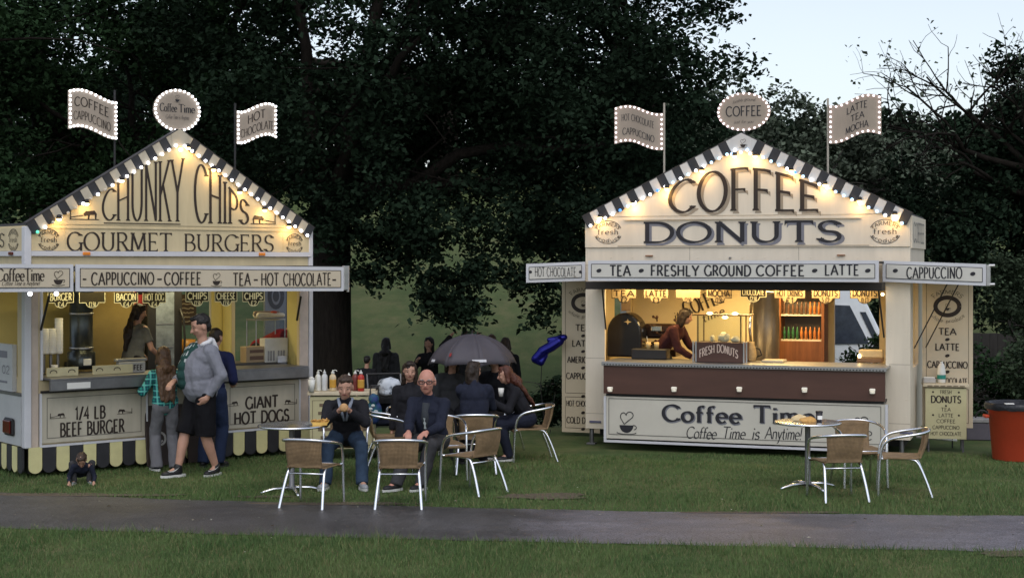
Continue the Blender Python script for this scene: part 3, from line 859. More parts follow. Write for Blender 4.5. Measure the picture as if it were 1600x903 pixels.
# dark wood closing the view along the top of the slope
for i, (x, y, hh, rr) in enumerate(((-26, 74, 7, 7), (-15, 80, 7, 7), (-4, 82, 5.5, 7), (7, 84, 4, 7), (17, 70, 3.4, 7), (26, 62, 4, 7))):
    lab = ('dark wood edge tree far off past the left trailer', 'second far tree of the wood edge, behind the burger gable', 'far tree above the grass slope left of the people', 'far tree above the grass slope by the coffee trailer', 'far tree behind the black green tree on the right', 'far tree at the right end of the wood edge')[i]
    g = gzf(x, y)
    tree('oak_tree', lab, (x, y), .35, g+1.5, [(x, y, g+hh*.5, rr, 4, hh*.5)], 170, 110, 1.0, .3, OAK, BARK, shell=.4, nlimb=8, group='trees of the far wood edge', squash=.5)

# bare twigged tree against the sky on the right
BX, BY = 10.3, 30.0
T = thing('bare_tree', 'sparse bare branched tree reaching into the pale sky on the right', 'tree', (BX, BY, gzf(BX, BY)), 0)
mb = MB(); tips = []
random.seed(3)
def grow(p, d, L, r, lev):
    pts = [p]; rs = [r]; n = 4
    for i in range(n):
        d = (d+Vector((random.gauss(0, .16), random.gauss(0, .16), random.gauss(0, .13)+(.03 if lev < 2 else -.01)))).normalized()
        pts.append(pts[-1]+d*L/n); rs.append(r*(1-.42*(i+1)/n))
    mb.tube(pts, rs, 6 if lev < 3 else 4)
    if lev >= 3: tips.extend(pts[2:])
    if lev >= 4: return
    k = (3, 4, 4, 3, 3)[lev]
    for j in range(k):
        i = random.randint(2 if lev else 3, n)
        nd = (d+Vector((random.gauss(-.05, .62), random.gauss(0, .45), random.gauss(.02, .45)))).normalized()
        grow(pts[i], nd, L*random.uniform(.55, .8), rs[i]*.68, lev+1)
top = Vector((-.1, 0, 5.2))
mb.tube([(0, 0, 0), (.05, 0, 1.8), (-.1, 0, 3.4), top], [.24, .2, .17, .14], 10)
for d, L in (((-.9, -.1, .35), 2.0), ((-.6, .1, .9), 1.8), ((.1, 0, 1), 1.6), ((.6, .1, .6), 1.6), ((-.95, 0, .25), 1.7), ((.25, -.2, .8), 1.8)):
    grow(top-Vector((0, 0, random.uniform(0, .9))), Vector(d).normalized(), L, .075, 1)
mb.build('trunk', BARK, T, smooth=True)
tp = np.array([tuple(p) for p in tips]); tp = tp[rng.random(len(tp)) < np.clip(.25+.45*(tp[:, 0]+.2), .18, .7)]
C = np.repeat(tp, 5, 0)+rng.normal(size=(len(tp)*5, 3))*.12
link('crown', np_mesh('crown', leaf_quads(C, .085), 4, ASH[0]), T)

# close boarded fence at the far right
FT = thing('board_fence', 'dark close boarded wooden fence behind the bushes on the far right', 'fence', (8.3, 28.6, gzf(9, 28.6)))
mb = MB()
for i in range(26):
    mb.box(i*.15, i*.15+.143, 0, .022, 0, 1.75+.02*random.random())
mb.build('fence_boards', mat('fence_wood', (.05, .045, .042), .9, var=.3, scale=3, stretch=(6, 1, .6)), FT)
for i in range(3):
    MB().box(i*1.9, i*1.9+.1, .024, .12, 0, 1.85).build('post', mat('fence_post_wood', (.045, .04, .036), .9), FT)
# ------------------------------------------------------------------ paints and metals
BROWN = mat('brown_lettering', (.030, .020, .016), .6, var=.1)
NAVY = mat('blue_black_lettering', (.022, .021, .027), .6, var=.1)
GREYBLUE = mat('grey_blue_shadow_lettering', (.20, .20, .23), .6, var=.1)
TAN_S = mat('tan_shadow_lettering', (.33, .27, .20), .6)
CREAM_D = mat('aged_cream_paint', (.60, .50, .31), .5, var=.11, scale=1.3, stretch=(3.5, 3.5, .6), bump=.04, bscale=8)
CREAM_P = mat('dull_cream_panel', (.48, .44, .35), .5, var=.13, scale=1.5, stretch=(3, 3, .7))
CREAM_W = mat('pale_cream_paint', (.72, .64, .52), .5, var=.09, scale=1.2, stretch=(3.5, 3.5, .5), bump=.04, bscale=7)
WHITE_F = mat('white_frame_paint', (.60, .60, .63), .4, var=.06, scale=3)
WHITE_G = mat('off_white_panel', (.56, .53, .46), .45, var=.07, scale=1.5)
BEIGE = mat('beige_sign_board', (.56, .48, .36), .5, var=.06, scale=2)
BLACK = mat('black_paint', (.018, .017, .018), .5, var=.2)
DARK = mat('dark_underside', (.022, .020, .018), .8, var=.2)
YELLOW = mat('yellow_scallop', (.66, .61, .31), .55, var=.1, scale=5, bump=.1, bscale=12)
SCBLACK = mat('black_scallop', (.030, .030, .034), .55, var=.2)
STEEL = mat('brushed_steel', (.42, .42, .42), .38, .9, var=.15, scale=3, stretch=(.3, 3, 3))
DSTEEL = mat('dull_steel', (.20, .20, .205), .45, .8, var=.25, scale=3)
ALU = mat('polished_aluminium', (.80, .82, .86), .24, 1.0, var=.05)
CHROME = mat('bright_metal', (.75, .75, .75), .15, 1.0, var=.03)
ORANGE_R = mat('orange_reflector', (.75, .24, .03), .3, emit=(.9, .25, .02), estr=.0)
REDLENS = mat('red_lens', (.10, .008, .006), .2, var=.2)
MAROON = mat('maroon_board', (.085, .040, .029), .5, var=.15, scale=3, stretch=(.4, 1, 2))
WOOD = mat('varnished_wood', (.20, .075, .028), .4, var=.3, scale=4, stretch=(6, 6, .7))
DWOOD = mat('dark_brown_board', (.040, .027, .022), .6, var=.25, scale=3)
RWALL = mat('warm_cream_lining', (.66, .54, .33), .6, var=.06, scale=2)
LWALL = mat('yellow_lining', (.62, .52, .20), .6, var=.08, scale=2)
SIGNF = mat('tan_sign_face', (.34, .28, .225), .6, var=.06)
PAPER = mat('white_paper', (.75, .74, .70), .7, var=.05)
CARD = mat('brown_card', (.34, .25, .15), .8, var=.12)
GLASS = mat_glass()
BULB_W = mat('white_bulb', (.9, .9, .9), .3, emit=(.90, .92, 1.0), estr=4.2)
BULB_P = mat('pink_white_bulb', (.9, .85, .85), .3, emit=(1.0, .82, .88), estr=1.9)
BULB_B = mat('blue_bulb', (.4, .6, .9), .3, emit=(.45, .72, 1.0), estr=1.6)
BULB_DB = mat('deep_blue_bulb', (.05, .2, .7), .3, emit=(.10, .35, .95), estr=1.0)
BULB_G = mat('green_bulb', (.1, .6, .4), .3, emit=(.15, .8, .5), estr=.9)
BULB_Y = mat('warm_bulb', (1, .8, .5), .3, emit=(1.0, .74, .34), estr=9.0)
BULB_OFF = mat('unlit_bulb', (.55, .50, .42), .3)

bulb_me = {}
def bulb(name, m, parent, p, r=.02):
    key = (m.name, r)
    if key not in bulb_me:
        mb = MB(); mb.ell((0, 0, 0), (r, r, r), 10, 6)
        o = mb.build(name, m, parent, smooth=True, loc=p)
        bulb_me[key] = o.data
        return o
    return link(name, bulb_me[key], parent, p)

def warm_spot(parent, p, power=1.2, col=(1.0, .60, .20), light_off=(0, -.03, -.03)):
    mb = MB()
    mb.lathe([(.012, .05), (.03, .04), (.034, 0)], 10, p)
    s = mb.build('spot_lamp', BLACK, parent, smooth=True)
    mb = MB(); mb.ell((p[0], p[1], p[2]-.005), (.028, .028, .024), 10, 6)
    mb.build('lamp_bulb', BULB_Y, s, smooth=True)
    ld = bpy.data.lights.new('lamp_light', 'POINT'); ld.energy = power; ld.color = col; ld.shadow_soft_size = .03
    lo = link('lamp_light', ld, s, (p[0]+light_off[0], p[1]+light_off[1], p[2]-.05+light_off[2]))
    return s

class Trailer:
    def __init__(s, root, O, deg):
        s.root = root; s.O = Vector((O[0], O[1], 0)); a = R(deg); s.a = a
        s.ex = Vector((math.cos(a), math.sin(a), 0)); s.ey = Vector((-math.sin(a), math.cos(a), 0))
        s.C = Vector((0, 0, EYE))
    def q(s, px, py, d=0.0):
        dr = Vector(((px-800)/F, 1, (409-py)/F))
        t = (-d-(s.C-s.O).dot(s.ey))/dr.dot(s.ey)
        p = s.C+dr*t
        return (p-s.O).dot(s.ex), p.z
    def rect(s, x0, y0, x1, y1, d=0.0):
        xm = (x0+x1)/2
        u0 = s.q(x0, (y0+y1)/2, d)[0]; u1 = s.q(x1, (y0+y1)/2, d)[0]
        return (u0, s.q(xm, y1, d)[1], u1, s.q(xm, y0, d)[1])
    def world(s, u, y, z=0):
        return s.O+s.ex*u+s.ey*y+Vector((0, 0, z))
def fr(d):
    return lambda u, v, off: Vector((u, -(d+off), v))

def text_on(T, parent, text, x0, y0, x1, y1, d, st, m, off=.004, grow=0, shift=(0, 0), warp=None, name='lettering'):
    mb = MB()
    r = T.rect(x0, y0, x1, y1, d)
    r = (r[0]+shift[0], r[1]+shift[1], r[2]+shift[0], r[3]+shift[1])
    write(mb, fr(d), text, r, st, warp, off, grow=grow)
    return mb.build(name, m, parent)

def scallops(mb, n, u0, u1, z0, z1, fn, th=.02):
    """row of hanging tongues with rounded ends, alternately material 0 and 1"""
    p = (u1-u0)/n
    for i in range(n):
        a, b = u0+i*p+.004, u0+(i+1)*p-.004
        r = (b-a)/2; c = (a+b)/2
        poly = [(a, z1), (b, z1)]+[(c+r*math.cos(R(t)), z0+r*.85+r*.85*math.sin(R(t))) for t in range(0, -181, -20)]
        mb.prism(poly, fn, 0, th, i % 2)

def animal_mark(mb, fn, cu, cv, s, flip=1):
    """small grazing bull by a gate"""
    f = flip
    body = [(-.1, .5), (.35, .55), (.5, .35), (.45, .0), (.38, .0), (.36, .28), (.05, .28), (.0, .0), (-.08, .0), (-.1, .25), (-.3, .2), (-.36, .36), (-.2, .52)]
    mb.add([fn(cu+f*a*s+.25*f*s, cv+b*s, .004) for a, b in body], [tuple(range(len(body)))])
    ribbon(mb, fn, [(cu-f*1.0*s, cv), (cu+f*.9*s, cv)], .05*s, .005)
    ribbon(mb, fn, [(cu-f*.95*s, cv), (cu-f*.95*s, cv+.6*s)], .07*s, .0055)
    ribbon(mb, fn, [(cu-f*.95*s, cv+.12*s), (cu-f*.1*s, cv+.25*s)], .05*s, .006)

def trailer_shell(T, W, Dp, zf, zo, zt, zl, ze, za, u_op, wall, lining, side_op, back_op, name_side=('left', 'right'), post_bottom=None):
    """walls round a serving trailer; openings: u_op front (u0,u1), side_op = (y0,y1,z0,z1) both ends"""
    root = T.root; t = .05
    MB().box(.02, W-.02, .02, Dp-.02, zf-.12, zf).build('floor', DARK, root)
    MB().box(.1, W-.1, .35, Dp-.1, .10, zf-.125).build('underbody', BLACK, root)
    # front
    mb = MB()
    mb.box(0, u_op[0], 0, t, zl, zt); mb.box(u_op[1], W, 0, t, zl, zt)
    mb.box(u_op[0]+.001, u_op[1]-.001, 0, t, zl, zo-.03)
    mb.box(0, W, 0, t, zt, ze)
    mb.build('front_wall', wall, root)
    mb = MB(); mb.box(u_op[0]+.002, u_op[1]-.002, t+.002, t+.03, zf, zo-.04); mb.box(.055, W-.055, t+.002, t+.03, zt+.002, ze-.05)
    mb.build('front_lining', lining, root)
    # ends with a hatch each
    for x, k in ((0, 0), (W, 1)):
        so = side_op[k]
        xa, xb = (x, x+t) if k == 0 else (x-t, x)
        mb = MB()
        mb.box(xa, xb, t+.001, so[0], zl, ze); mb.box(xa, xb, so[1], Dp, zl, ze)
        mb.box(xa, xb, so[0]+.001, so[1]-.001, zl, so[2]); mb.box(xa, xb, so[0]+.001, so[1]-.001, so[3], ze)
        mb.build('side_wall', wall, root)
        xi, xj = (xb+.002, xb+.02) if k == 0 else (xa-.02, xa-.002)
        mb = MB()
        mb.box(xi, xj, t+.035, so[0]-.002, zf, ze-.06); mb.box(xi, xj, so[1]+.002, Dp-.06, zf, ze-.06)
        mb.box(xi, xj, so[0], so[1], zf, so[2]-.004); mb.box(xi, xj, so[0], so[1], so[3]+.004, ze-.06)
        mb.build('side_lining', lining, root)
    bo = back_op
    mb = MB()
    mb.box(t+.001, bo[0], Dp-t, Dp, zl, ze); mb.box(bo[1], W-t-.001, Dp-t, Dp, zl, ze); mb.box(bo[0]+.001, bo[1]-.001, Dp-t, Dp, bo[3], ze)
    if bo[2] > zl: mb.box(bo[0]+.001, bo[1]-.001, Dp-t, Dp, zl, bo[2])
    mb.build('back_wall', wall, root)
    mb = MB(); y1 = Dp-t-.002; y0 = y1-.018
    mb.box(t+.03, bo[0]-.003, y0, y1, zf, ze-.06); mb.box(bo[1]+.003, W-t-.03, y0, y1, zf, ze-.06); mb.box(bo[0], bo[1], y0, y1, bo[3]+.004, ze-.06)
    if bo[2] > zf: mb.box(bo[0], bo[1], y0, y1, zf, bo[2]-.004)
    mb.build('back_lining', lining, root)
    MB().box(t+.03, W-t-.03, t+.04, Dp-t-.03, zt+.16, zt+.19).build('ceiling', lining, root)
    # flat roof; the gable is a false front held by two stays
    MB().box(.01, W-.01, .055, Dp, ze+.002, ze+.03).build('roof', mat('roof_felt', (.06, .06, .065), .8), root)
    for a in (.3, .7):
        MB().tube([(W*a, .06, ze+(za-ze)*.5), (W*a, .75, ze+.03)], .015, 6).build('gable_stay', DSTEEL, root)

def gable_front(T, W, ze, za, cream, face, n, blen, stripe_l, rise=0.0, eave_drop=0.0):
    """gable sign board and its striped barge boards; returns lower end points of every stripe"""
    root = T.root
    mb = MB()
    mb.prism([(0, ze+.001), (W, ze+.001), (W/2, za)], lambda u, v, t: Vector((u, -t, v)), -.05, .03)
    g = mb.build('gable_board', face, root)
    pts = []
    for sgn in (-1, 1):
        mb = MB(); cap = MB()
        e = Vector((W/2+sgn*(W/2+.03), ze-eave_drop)); a = Vector((W/2, za+.05))
        d = (a-e); L = d.length; d.normalize(); nrm = Vector((d.y, -d.x)) if sgn < 0 else Vector((-d.y, d.x))
        # nrm points down, away from the roof
        p = L/n
        for i in range(n):
            s0, s1 = i*p+.002, (i+1)*p-.002
            r = (s1-s0)/2
            ll = blen
            poly = [(s0, 0), (s1, 0), (s1, ll-r*.5)]+[((s0+s1)/2+r*math.cos(R(t)), ll-r*.5+r*.5*math.sin(R(t))) for t in range(20, 161, 20)]+[(s0, ll-r*.5)]
            if sgn > 0: poly = poly[::-1]
            def fn(s, v, t, e=e, d=d, nrm=nrm):
                q = e+d*s+nrm*v
                return Vector((q.x, -t, q.y))
            if i == n-1:
                continue
            mb.prism(poly, fn, .034, .062, (i+1) % 2 if stripe_l else i % 2)
            q = e+d*((s0+s1)/2)+nrm*(ll-.012)
            pts.append((q.x, q.y))
        # roof edge trim along the slope
        def fn(s, v, t, e=e, d=d, nrm=nrm):
            q = e+d*s+nrm*v
            return Vector((q.x, -t, q.y))
        poly = [(0, -.012), (L-.02, -.012), (L-.02, -.002), (0, -.002)]
        cap.prism(poly if sgn < 0 else poly[::-1], fn, -.04, .066)
        o = mb.build('barge_board', [SCBLACK, cream], root)
        cap.build('roof_edge', mat('roof_edge_paint', (.05, .045, .045), .6), o)
    # cream apex piece
    k = p*1.05
    sl = (za+.05-(ze-eave_drop))/(W/2+.03)
    apex = [(W/2-k, za+.05-sl*k), (W/2, za+.052), (W/2+k, za+.05-sl*k), (W/2+k*.92, za+.05-sl*k-blen*1.05), (W/2, za+.0-blen*1.0), (W/2-k*.92, za+.05-sl*k-blen*1.05)]
    mb = MB(); mb.prism(apex[::-1], lambda u, v, t: Vector((u, -t, v)), .036, .068)
    ap = mb.build('apex_board', cream, root)
    return g, o, ap, pts

# ================================================================== burger trailer (left)
LR = thing('food_trailer', 'cream burger trailer with striped gable lettered CHUNKY CHIPS and yellow and black scalloped skirt', 'food trailer', (-5.495, 17.4, 0), R(39.3), 'gabled catering trailers')
LT = Trailer(LR, (-5.495, 17.4), 39.3)
W = 3.74; Dp = 2.25
uo = (LT.q(66, 520)[0], LT.q(467, 520)[0]); uo_l = uo
trailer_shell(LT, W, Dp, .42, 1.12, 2.34, .34, 2.86, 3.98, uo, CREAM_D, LWALL, ((.28, 2.0, 1.12, 2.3), (.45, 1.95, .95, 2.3)), (2.98, 3.5, 1.2, 2.2))
g, bb, ap, pts = gable_front(LT, W, 2.88, 4.0, mat('bone_stripe', (.50, .44, .34), .6, var=.1), CREAM_D, 21, .155, False)
n_l = len(pts)//2
for i, (u, v) in enumerate(pts):
    if i == 0: m = BULB_G
    elif i < n_l: m = BULB_OFF if i in (2, 4, 5, 7, 9) else BULB_W
    else: m = BULB_W
    bulb('bulb', m, LR, (u, -.085, v), .0195)
    if False:
        # a second bulb between stripes
        if (i < n_l and i > 4) or i >= n_l:
            u2, v2 = (pts[i-1][0]+u)/2, (pts[i-1][1]+v)/2
            bulb('bulb', BULB_W, LR, (u2, -.085, v2), .0195)
bulb('bulb', BULB_W, LR, (W/2, -.085, 3.80), .024)
for px, py, pw in ((293, 231, 1.3), (333, 265, 1.1), (374, 300, 1.1), (413, 328, 1.3), (451, 354, 1.3), (135, 318, .7), (92, 342, .8), (190, 282, .3)):
    u, z = LT.q(px, py, .08)
    warm_spot(LR, (u, -.09, z), pw)
# gable lettering
def lwarp(px0, px1, tops, base):
    us = [LT.q(x, 300, .03)[0] for x, _ in tops]; zs = [LT.q(x, y, .03)[1] for x, y in tops]
    u0 = LT.q(px0, 300, .03)[0]; u1 = LT.q(px1, 300, .03)[0]
    zb0 = LT.q(px0, base[0], .03)[1]; zb1 = LT.q(px1, base[1], .03)[1]
    def wp(s, t):
        u = u0+s*(u1-u0)
        zt_ = float(np.interp(u, us, zs)); zb = zb0+(zb1-zb0)*s
        return (u, zb+t*(zt_-zb))
    return wp
st = dict(SLIM, capw=.36, thick=.135, thin=.055, serif=.13)
mb = MB()
write(mb, fr(.03), 'CHUNKY', (0, 0, .95, .4), dict(st, gap=.1), lwarp(160, 286, ((160, 306), (186, 285), (212, 262), (240, 254), (286, 248)), (344, 346)), .004)
mb.build('lettering', BROWN, g); mb = MB()
write(mb, fr(.03), 'CHIPS', (0, 0, .75, .4), dict(st, gap=.12), lwarp(304, 388, ((304, 254), (325, 262), (345, 276), (362, 300), (388, 318)), (348, 350)), .004)
r = LT.rect(162, 345, 282, 347, .03); ribbon(mb, fr(.03), [(r[0], r[1]-.02), (r[2], r[1]-.02)], .012, .004)
mb.build('lettering', BROWN, g)
for px, py, f in ((133, 343, 1), (410, 350, -1)):
    mb = MB(); u, z = LT.q(px, py, .03); animal_mark(mb, fr(.03), u, z, .19, f); mb.build('painted_animal', BROWN, g)
# name board with rails
r = LT.rect(52, 360, 482, 398, .0)
mb = MB(); mb.box(.0, W, -.022, -.002, 2.575, 2.879)
nb = mb.build('name_board', CREAM_D, LR)
text_on(LT, nb, 'GOURMET', 105, 364, 268, 392, .022, dict(ROMAN, thick=.13, serif=.14), BROWN)
text_on(LT, nb, 'BURGERS', 288, 367, 427, 393, .022, dict(ROMAN, thick=.13, serif=.14), BROWN)
for px in (76, 460):
    mb = MB(); u, z = LT.q(px, 375 if px < 100 else 381, .022); badge(mb, fr(.022), u, z, .24, .22); mb.build('round_badge', BROWN, nb)
mb = MB()
for px in (101, 442):
    u = LT.q(px, 378, .022)[0]; mb.box(u, u+.008, -.026, -.0225, 2.60, 2.82)
mb.box(0, W, -.034, -.0225, 2.835, 2.853); mb.build('moulding', CREAM_D, nb)
mb = MB(); mb.box(-.004, W+.004, -.04, -.001, 2.515, 2.572); mb.box(0, W, -.014, -.001, 2.36, 2.374)
mb.build('rail', WHITE_F, LR)
for px in (135, 409):
    u = LT.q(px, 400, .04)[0]; MB().rbox(u-.045, u+.045, -.056, -.041, 2.525, 2.562, .004).build('side_reflector', ORANGE_R, LR)
# corner posts
mb = MB(); mb.rbox(-.045, .035, -.05, .05, .34, 2.85, .008); mb.build('corner_post', WHITE_F, LR)
mb = MB(); mb.rbox(W-.03, W+.03, -.03, .05, .34, 2.85, .006); mb.build('corner_post', WHITE_F, LR)
mb = MB(); mb.rbox(.04, .125, -.02, -.001, .34, 2.33, .003); mb.build('jamb', mat('pinkish_jamb', (.52, .43, .36), .5), LR)
mb = MB(); mb.rbox(uo[1], W-.035, -.02, -.001, .34, 2.33, .003); mb.build('jamb', MATS['pinkish_jamb'], LR)
mb = MB(); mb.rbox(uo[0]-.03, uo[0], -.03, .01, 1.1, 2.33, .004); mb.build('hatch_frame', WHITE_F, LR)
# serving counter and lower panels
mb = MB(); mb.rbox(uo[0], uo[1], -.24, .36, 1.105, 1.13, .006); mb.rbox(uo[0], uo[1], -.245, -.19, .985, 1.11, .006)
ct = mb.build('counter', DSTEEL, LR)
u, z = LT.q(123, 602, .245); mb = MB(); mb.box(u-.14, u+.14, -.25, -.2455, z-.035, z+.035); nt_ = mb.build('notice', PAPER, ct)
mb = MB(); mb.box(uo[0]-.03, uo[1]+.1, -.06, -.022, .955, .98); mb.build('counter_edge', BLACK, LR)
pan = []
for x0, x1, ya, yb, tx in ((65, 228, 612, 690, (('1/4 LB', 118, 635, 164, 654), ('BEEF BURGER', 94, 658, 194, 678))), (352, 467, 604, 668, (('GIANT', 384, 619, 434, 637), ('HOT DOGS', 366, 642, 451, 660)))):
    ua, ub = LT.q(x0, 650, .04)[0], LT.q(x1, 650, .04)[0]
    za, zb = .385, .95
    mb = MB(); mb.box(ua, ub, -.04, -.001, za, zb)
    p = mb.build('front_panel', CREAM_P, LR)
    mb = MB()
    frame_line(mb, fr(.04), ua+.06, za+.05, ub-.06, zb-.05, .008)
    mb.build('painted_line', mat('grey_line', (.16, .15, .13), .6), p)
    mb = MB()
    for a, b, c, d in ((ua-.02, ua, za-.02, zb+.0), (ub, ub+.02, za-.02, zb)): mb.box(a, b, -.052, -.002, c, d)
    mb.box(ua-.02, ub+.02, -.055, -.002, za-.045, za-.021)
    mb.build('panel_trim', WHITE_F, p)
    for t_, a, b, c, d in tx:
        text_on(LT, p, t_, a, b, c, d, .04, dict(HEAVY, thick=.2, thin=.16), BROWN)
    for k in (0, 1):
        px, py = ((91, 653), (194, 646))[k] if x0 < 100 else ((363, 634), (453, 631))[k]
        mb = MB(); u, z = LT.q(px, py, .04); animal_mark(mb, fr(.04), u, z, .10, 1 if k == 0 else -1); mb.build('painted_animal', BROWN, p)
mb = MB(); ua, ub = LT.q(232, 650, .02)[0], LT.q(350, 650, .02)[0]
mb.box(ua, ub, -.02, -.001, .36, .95); mb.build('front_panel', CREAM_P, LR)
mb = MB(); scallops(mb, 23, 0.0, W, .05, .345, lambda u, v, t: Vector((u, -.03-t*1.0, v))); mb.build('skirt', [YELLOW, SCBLACK], LR)
mb = MB(); scallops(mb, 14, 0.0, Dp, .05, .345, lambda u, v, t: Vector((-.03-t, u, v))); mb.build('skirt', [SCBLACK, YELLOW], LR)
MB().box(.04, W-.04, .06, .08, .04, .34).build('skirt_lining', BLACK, LR)
MB().box(.06, .08, .08, Dp-.05, .04, .34).build('skirt_lining', BLACK, LR)
# near end of the trailer: grey lower door, lamp, sign box
sl = lambda u, v, off: Vector((-.05-off, u, v))
mb = MB(); mb.box(-.05, -.001, .06, Dp-.05, .36, .92); ep = mb.build('end_panel', mat('grey_white_panel', (.50, .51, .52), .45, var=.06), LR)
mb = MB(); mb.box(-.052, -.001, .3, Dp-.2, .96, 1.5); e2 = mb.build('end_flap', MATS['grey_white_panel'], LR)
mb = MB(); write(mb, lambda u, v, off: Vector((-.052-off, 1.9-u, v)), '02', (1.30, 1.16, 1.52, 1.25), SANS); mb.box(-.055, -.053, .45, .7, 1.05, 1.075); mb.box(-.055, -.053, .45, .8, 1.34, 1.42); mb.build('lettering', GREYBLUE, e2)
mb = MB(); mb.box(-.06, -.001, .05, Dp, .925, .955); mb.build('end_rail', DSTEEL, LR)
mb = MB(); mb.rbox(-.085, -.051, .22, .50, .46, .66, .02); ft = mb.build('tail_lamp_housing', BLACK, LR)
mb = MB(); mb.rbox(-.105, -.086, .25, .47, .485, .635, .01); mb.build('tail_lamp', REDLENS, ft)
mb = MB(); mb.box(-.022, -.001, .06, Dp, 2.575, 2.84); sb = mb.build('end_sign', CREAM_D, LR)
mb = MB(); write(mb, lambda u, v, off: Vector((-.022-off, 1.9-u, v)), 'BURGERS', (.05, 2.62, 1.28, 2.78), dict(ROMAN, thick=.13)); badge(mb, lambda u, v, off: Vector((-.022-off, 1.9-u, v)), 1.56, 2.70, .3, .22); mb.build('lettering', BROWN, sb)
mb = MB(); mb.box(-.04, -.001, .05, Dp, 2.515, 2.572); mb.build('rail', WHITE_F, LR)
MB().rbox(-.056, -.041, .3, .42, 2.525, 2.562, .004).build('side_reflector', REDLENS, LR)

# awning with its valance
def awning(T, d, u0, u1, z, zh, face, edge, roof=True, y_in=.0, dz0=0, dz1=0):
    mb = MB()
    if roof: mb.box(u0+.02, u1-.02, -(d-.03), -.052, z-.03, z)
    a = mb.build('awning', DARK, T.root)
    mb = MB()
    poly = [(u0, z-zh+dz0), (u1, z-zh+dz1), (u1, z+.01+dz1), (u0, z+.01+dz0)]
    mb.prism(poly, lambda u, v, t: Vector((u, -t, v)), d-.028, d)
    v = mb.build('valance', edge, a)
    mb = MB()
    e = .045
    poly = [(u0+e, z-zh+e+dz0), (u1-e, z-zh+e+dz1), (u1-e, z+.01-e+dz1), (u0+e, z+.01-e+dz0)]
    mb.prism(poly, lambda u, v, t: Vector((u, -t, v)), d+.0005, d+.006)
    b = mb.build('valance_board', face, a)
    mb = MB(); ff = fr(d+.006)
    for (p0, p1) in ((poly[0], poly[1]), (poly[3], poly[2])): ribbon(mb, ff, [p0, p1], .008, .001)
    ribbon(mb, ff, [poly[0], poly[3]], .008, .0015); ribbon(mb, ff, [poly[1], poly[2]], .008, .0015)
    mb.build('painted_line', NAVY, a)
    return a
AD = 1.05
ua, ub = LT.q(119, 436, AD)[0], LT.q(537, 436, AD)[0]
aw = awning(LT, AD, ua, ub, 2.40, .285, BEIGE, WHITE_F, dz0=.012, dz1=-.025)
ART = dict(SANS, thick=.17, thin=.13, gap=.17)
for tx in (('CAPPUCCINO', 143, 426, 240, 445), ('COFFEE', 257, 426, 314, 445), ('TEA', 364, 427, 391, 446), ('HOT', 408, 427, 435, 446), ('CHOCOLATE', 443, 427, 517, 446), ('-', 244, 426, 254, 445), ('-', 395, 427, 404, 446), ('-', 518, 427, 526, 446), ('-', 128, 426, 136, 445)):
    text_on(LT, aw, *tx, AD+.006, ART, BROWN)
mb = MB(); u, z = LT.q(338, 439, AD+.006); cup(mb, fr(AD+.006), u, z, .16); mb.build('painted_mark', BROWN, aw)
uc = LT.q(116, 436, AD)[0]
mb = MB(); mb.rbox(ub, ub+.06, -AD-.01, -AD+.05, 2.10, 2.40, .008); mb.tube([(ub+.075, -AD+.02, 2.08), (ub+.075, -AD+.02, 2.40)], .02, 8); mb.build('bracket', STEEL, aw)
a2 = awning(LT, AD, uc-1.7, uc-.01, 2.40, .285, BEIGE, WHITE_F, roof=False, dz0=0.02, dz1=.012)
text_on(LT, a2, 'CoffeeTime', -5, 420, 69, 439, AD+.006, dict(ROMAN, thick=.15, gap=.05, serif=.1), BROWN)
text_on(LT, a2, 'Coffee Time is Anytime!', 3, 439, 62, 446, AD+.006, dict(PEN, thick=.12), BROWN)
mb = MB(); u, z = LT.q(91, 437, AD+.006); cup(mb, fr(AD+.006), u, z, .17); mb.build('painted_mark', BROWN, a2)
mb = MB(); mb.box(uc-1.7, -.06, -AD+.03, 1.2, 2.37, 2.40); mb.build('awning_sheet', DARK, a2)
for px in (47, 88):
    u, z = LT.q(px, 459, .6); bulb('bulb', BULB_W, LR, (u, -.6, z-.0), .026)
    mb = MB(); mb.tube([(u, -.6, z+.015), (u, -.6, 2.372)], .008, 6); mb.build('lamp_cord', BLACK, LR)
for px0, py0, px1, py1, d0, d1 in ((77, 462, 64, 515, .5, .03), (470, 464, 464, 500, .45, .03)):
    a = LT.q(px0, py0, d0); b = LT.q(px1, py1, d1)
    mb = MB(); mb.tube([(a[0], -d0, min(2.368, a[1])), (b[0], -d1, b[1])], .014, 8); mb.build('gas_strut', BLACK, LR)
# price boards hanging inside the hatch
PB = []
def price_board(T, px, py, w_, h_, d, name, price, bm, tm, drop=True, name_big=False):
    u, z = T.q(px, py, d)
    poly = [(-w_/2, h_*.45), (-w_/2, 0), (-w_*.24, 0)]+[(w_*.24*math.cos(R(t)), w_*.24*.8*math.sin(R(t))) for t in range(200, 341, 20)]+[(w_*.24, 0), (w_/2, 0), (w_/2, h_*.45)]
    mb = MB(); mb.prism(poly, lambda a, b, t: Vector((u+a, -d+t, z+b)), 0, .012)
    o = mb.build('price_board', bm, T.root)
    mb = MB()
    fn = lambda a, b, off: Vector((u+a, -d-off, z+b))
    if name: write(mb, fn, name, (-w_*.42, h_*.10, w_*.42, h_*.40), HEAVY)
    write(mb, fn, price, (-w_*.13, -w_*.15, w_*.13, h_*.02), HEAVY)
    for k in range(len(poly)-1): 
        if k not in ():
            ribbon(mb, fn, [poly[k], poly[k+1]], .008, .002)
    mb.build('lettering', tm, o)
    return o
LITL = mat('lit_cream_letters', (.85, .80, .5), .5, emit=(1, .9, .5), estr=.15)
BROWNB = mat('dark_brown_price_board', (.045, .038, .022), .6)
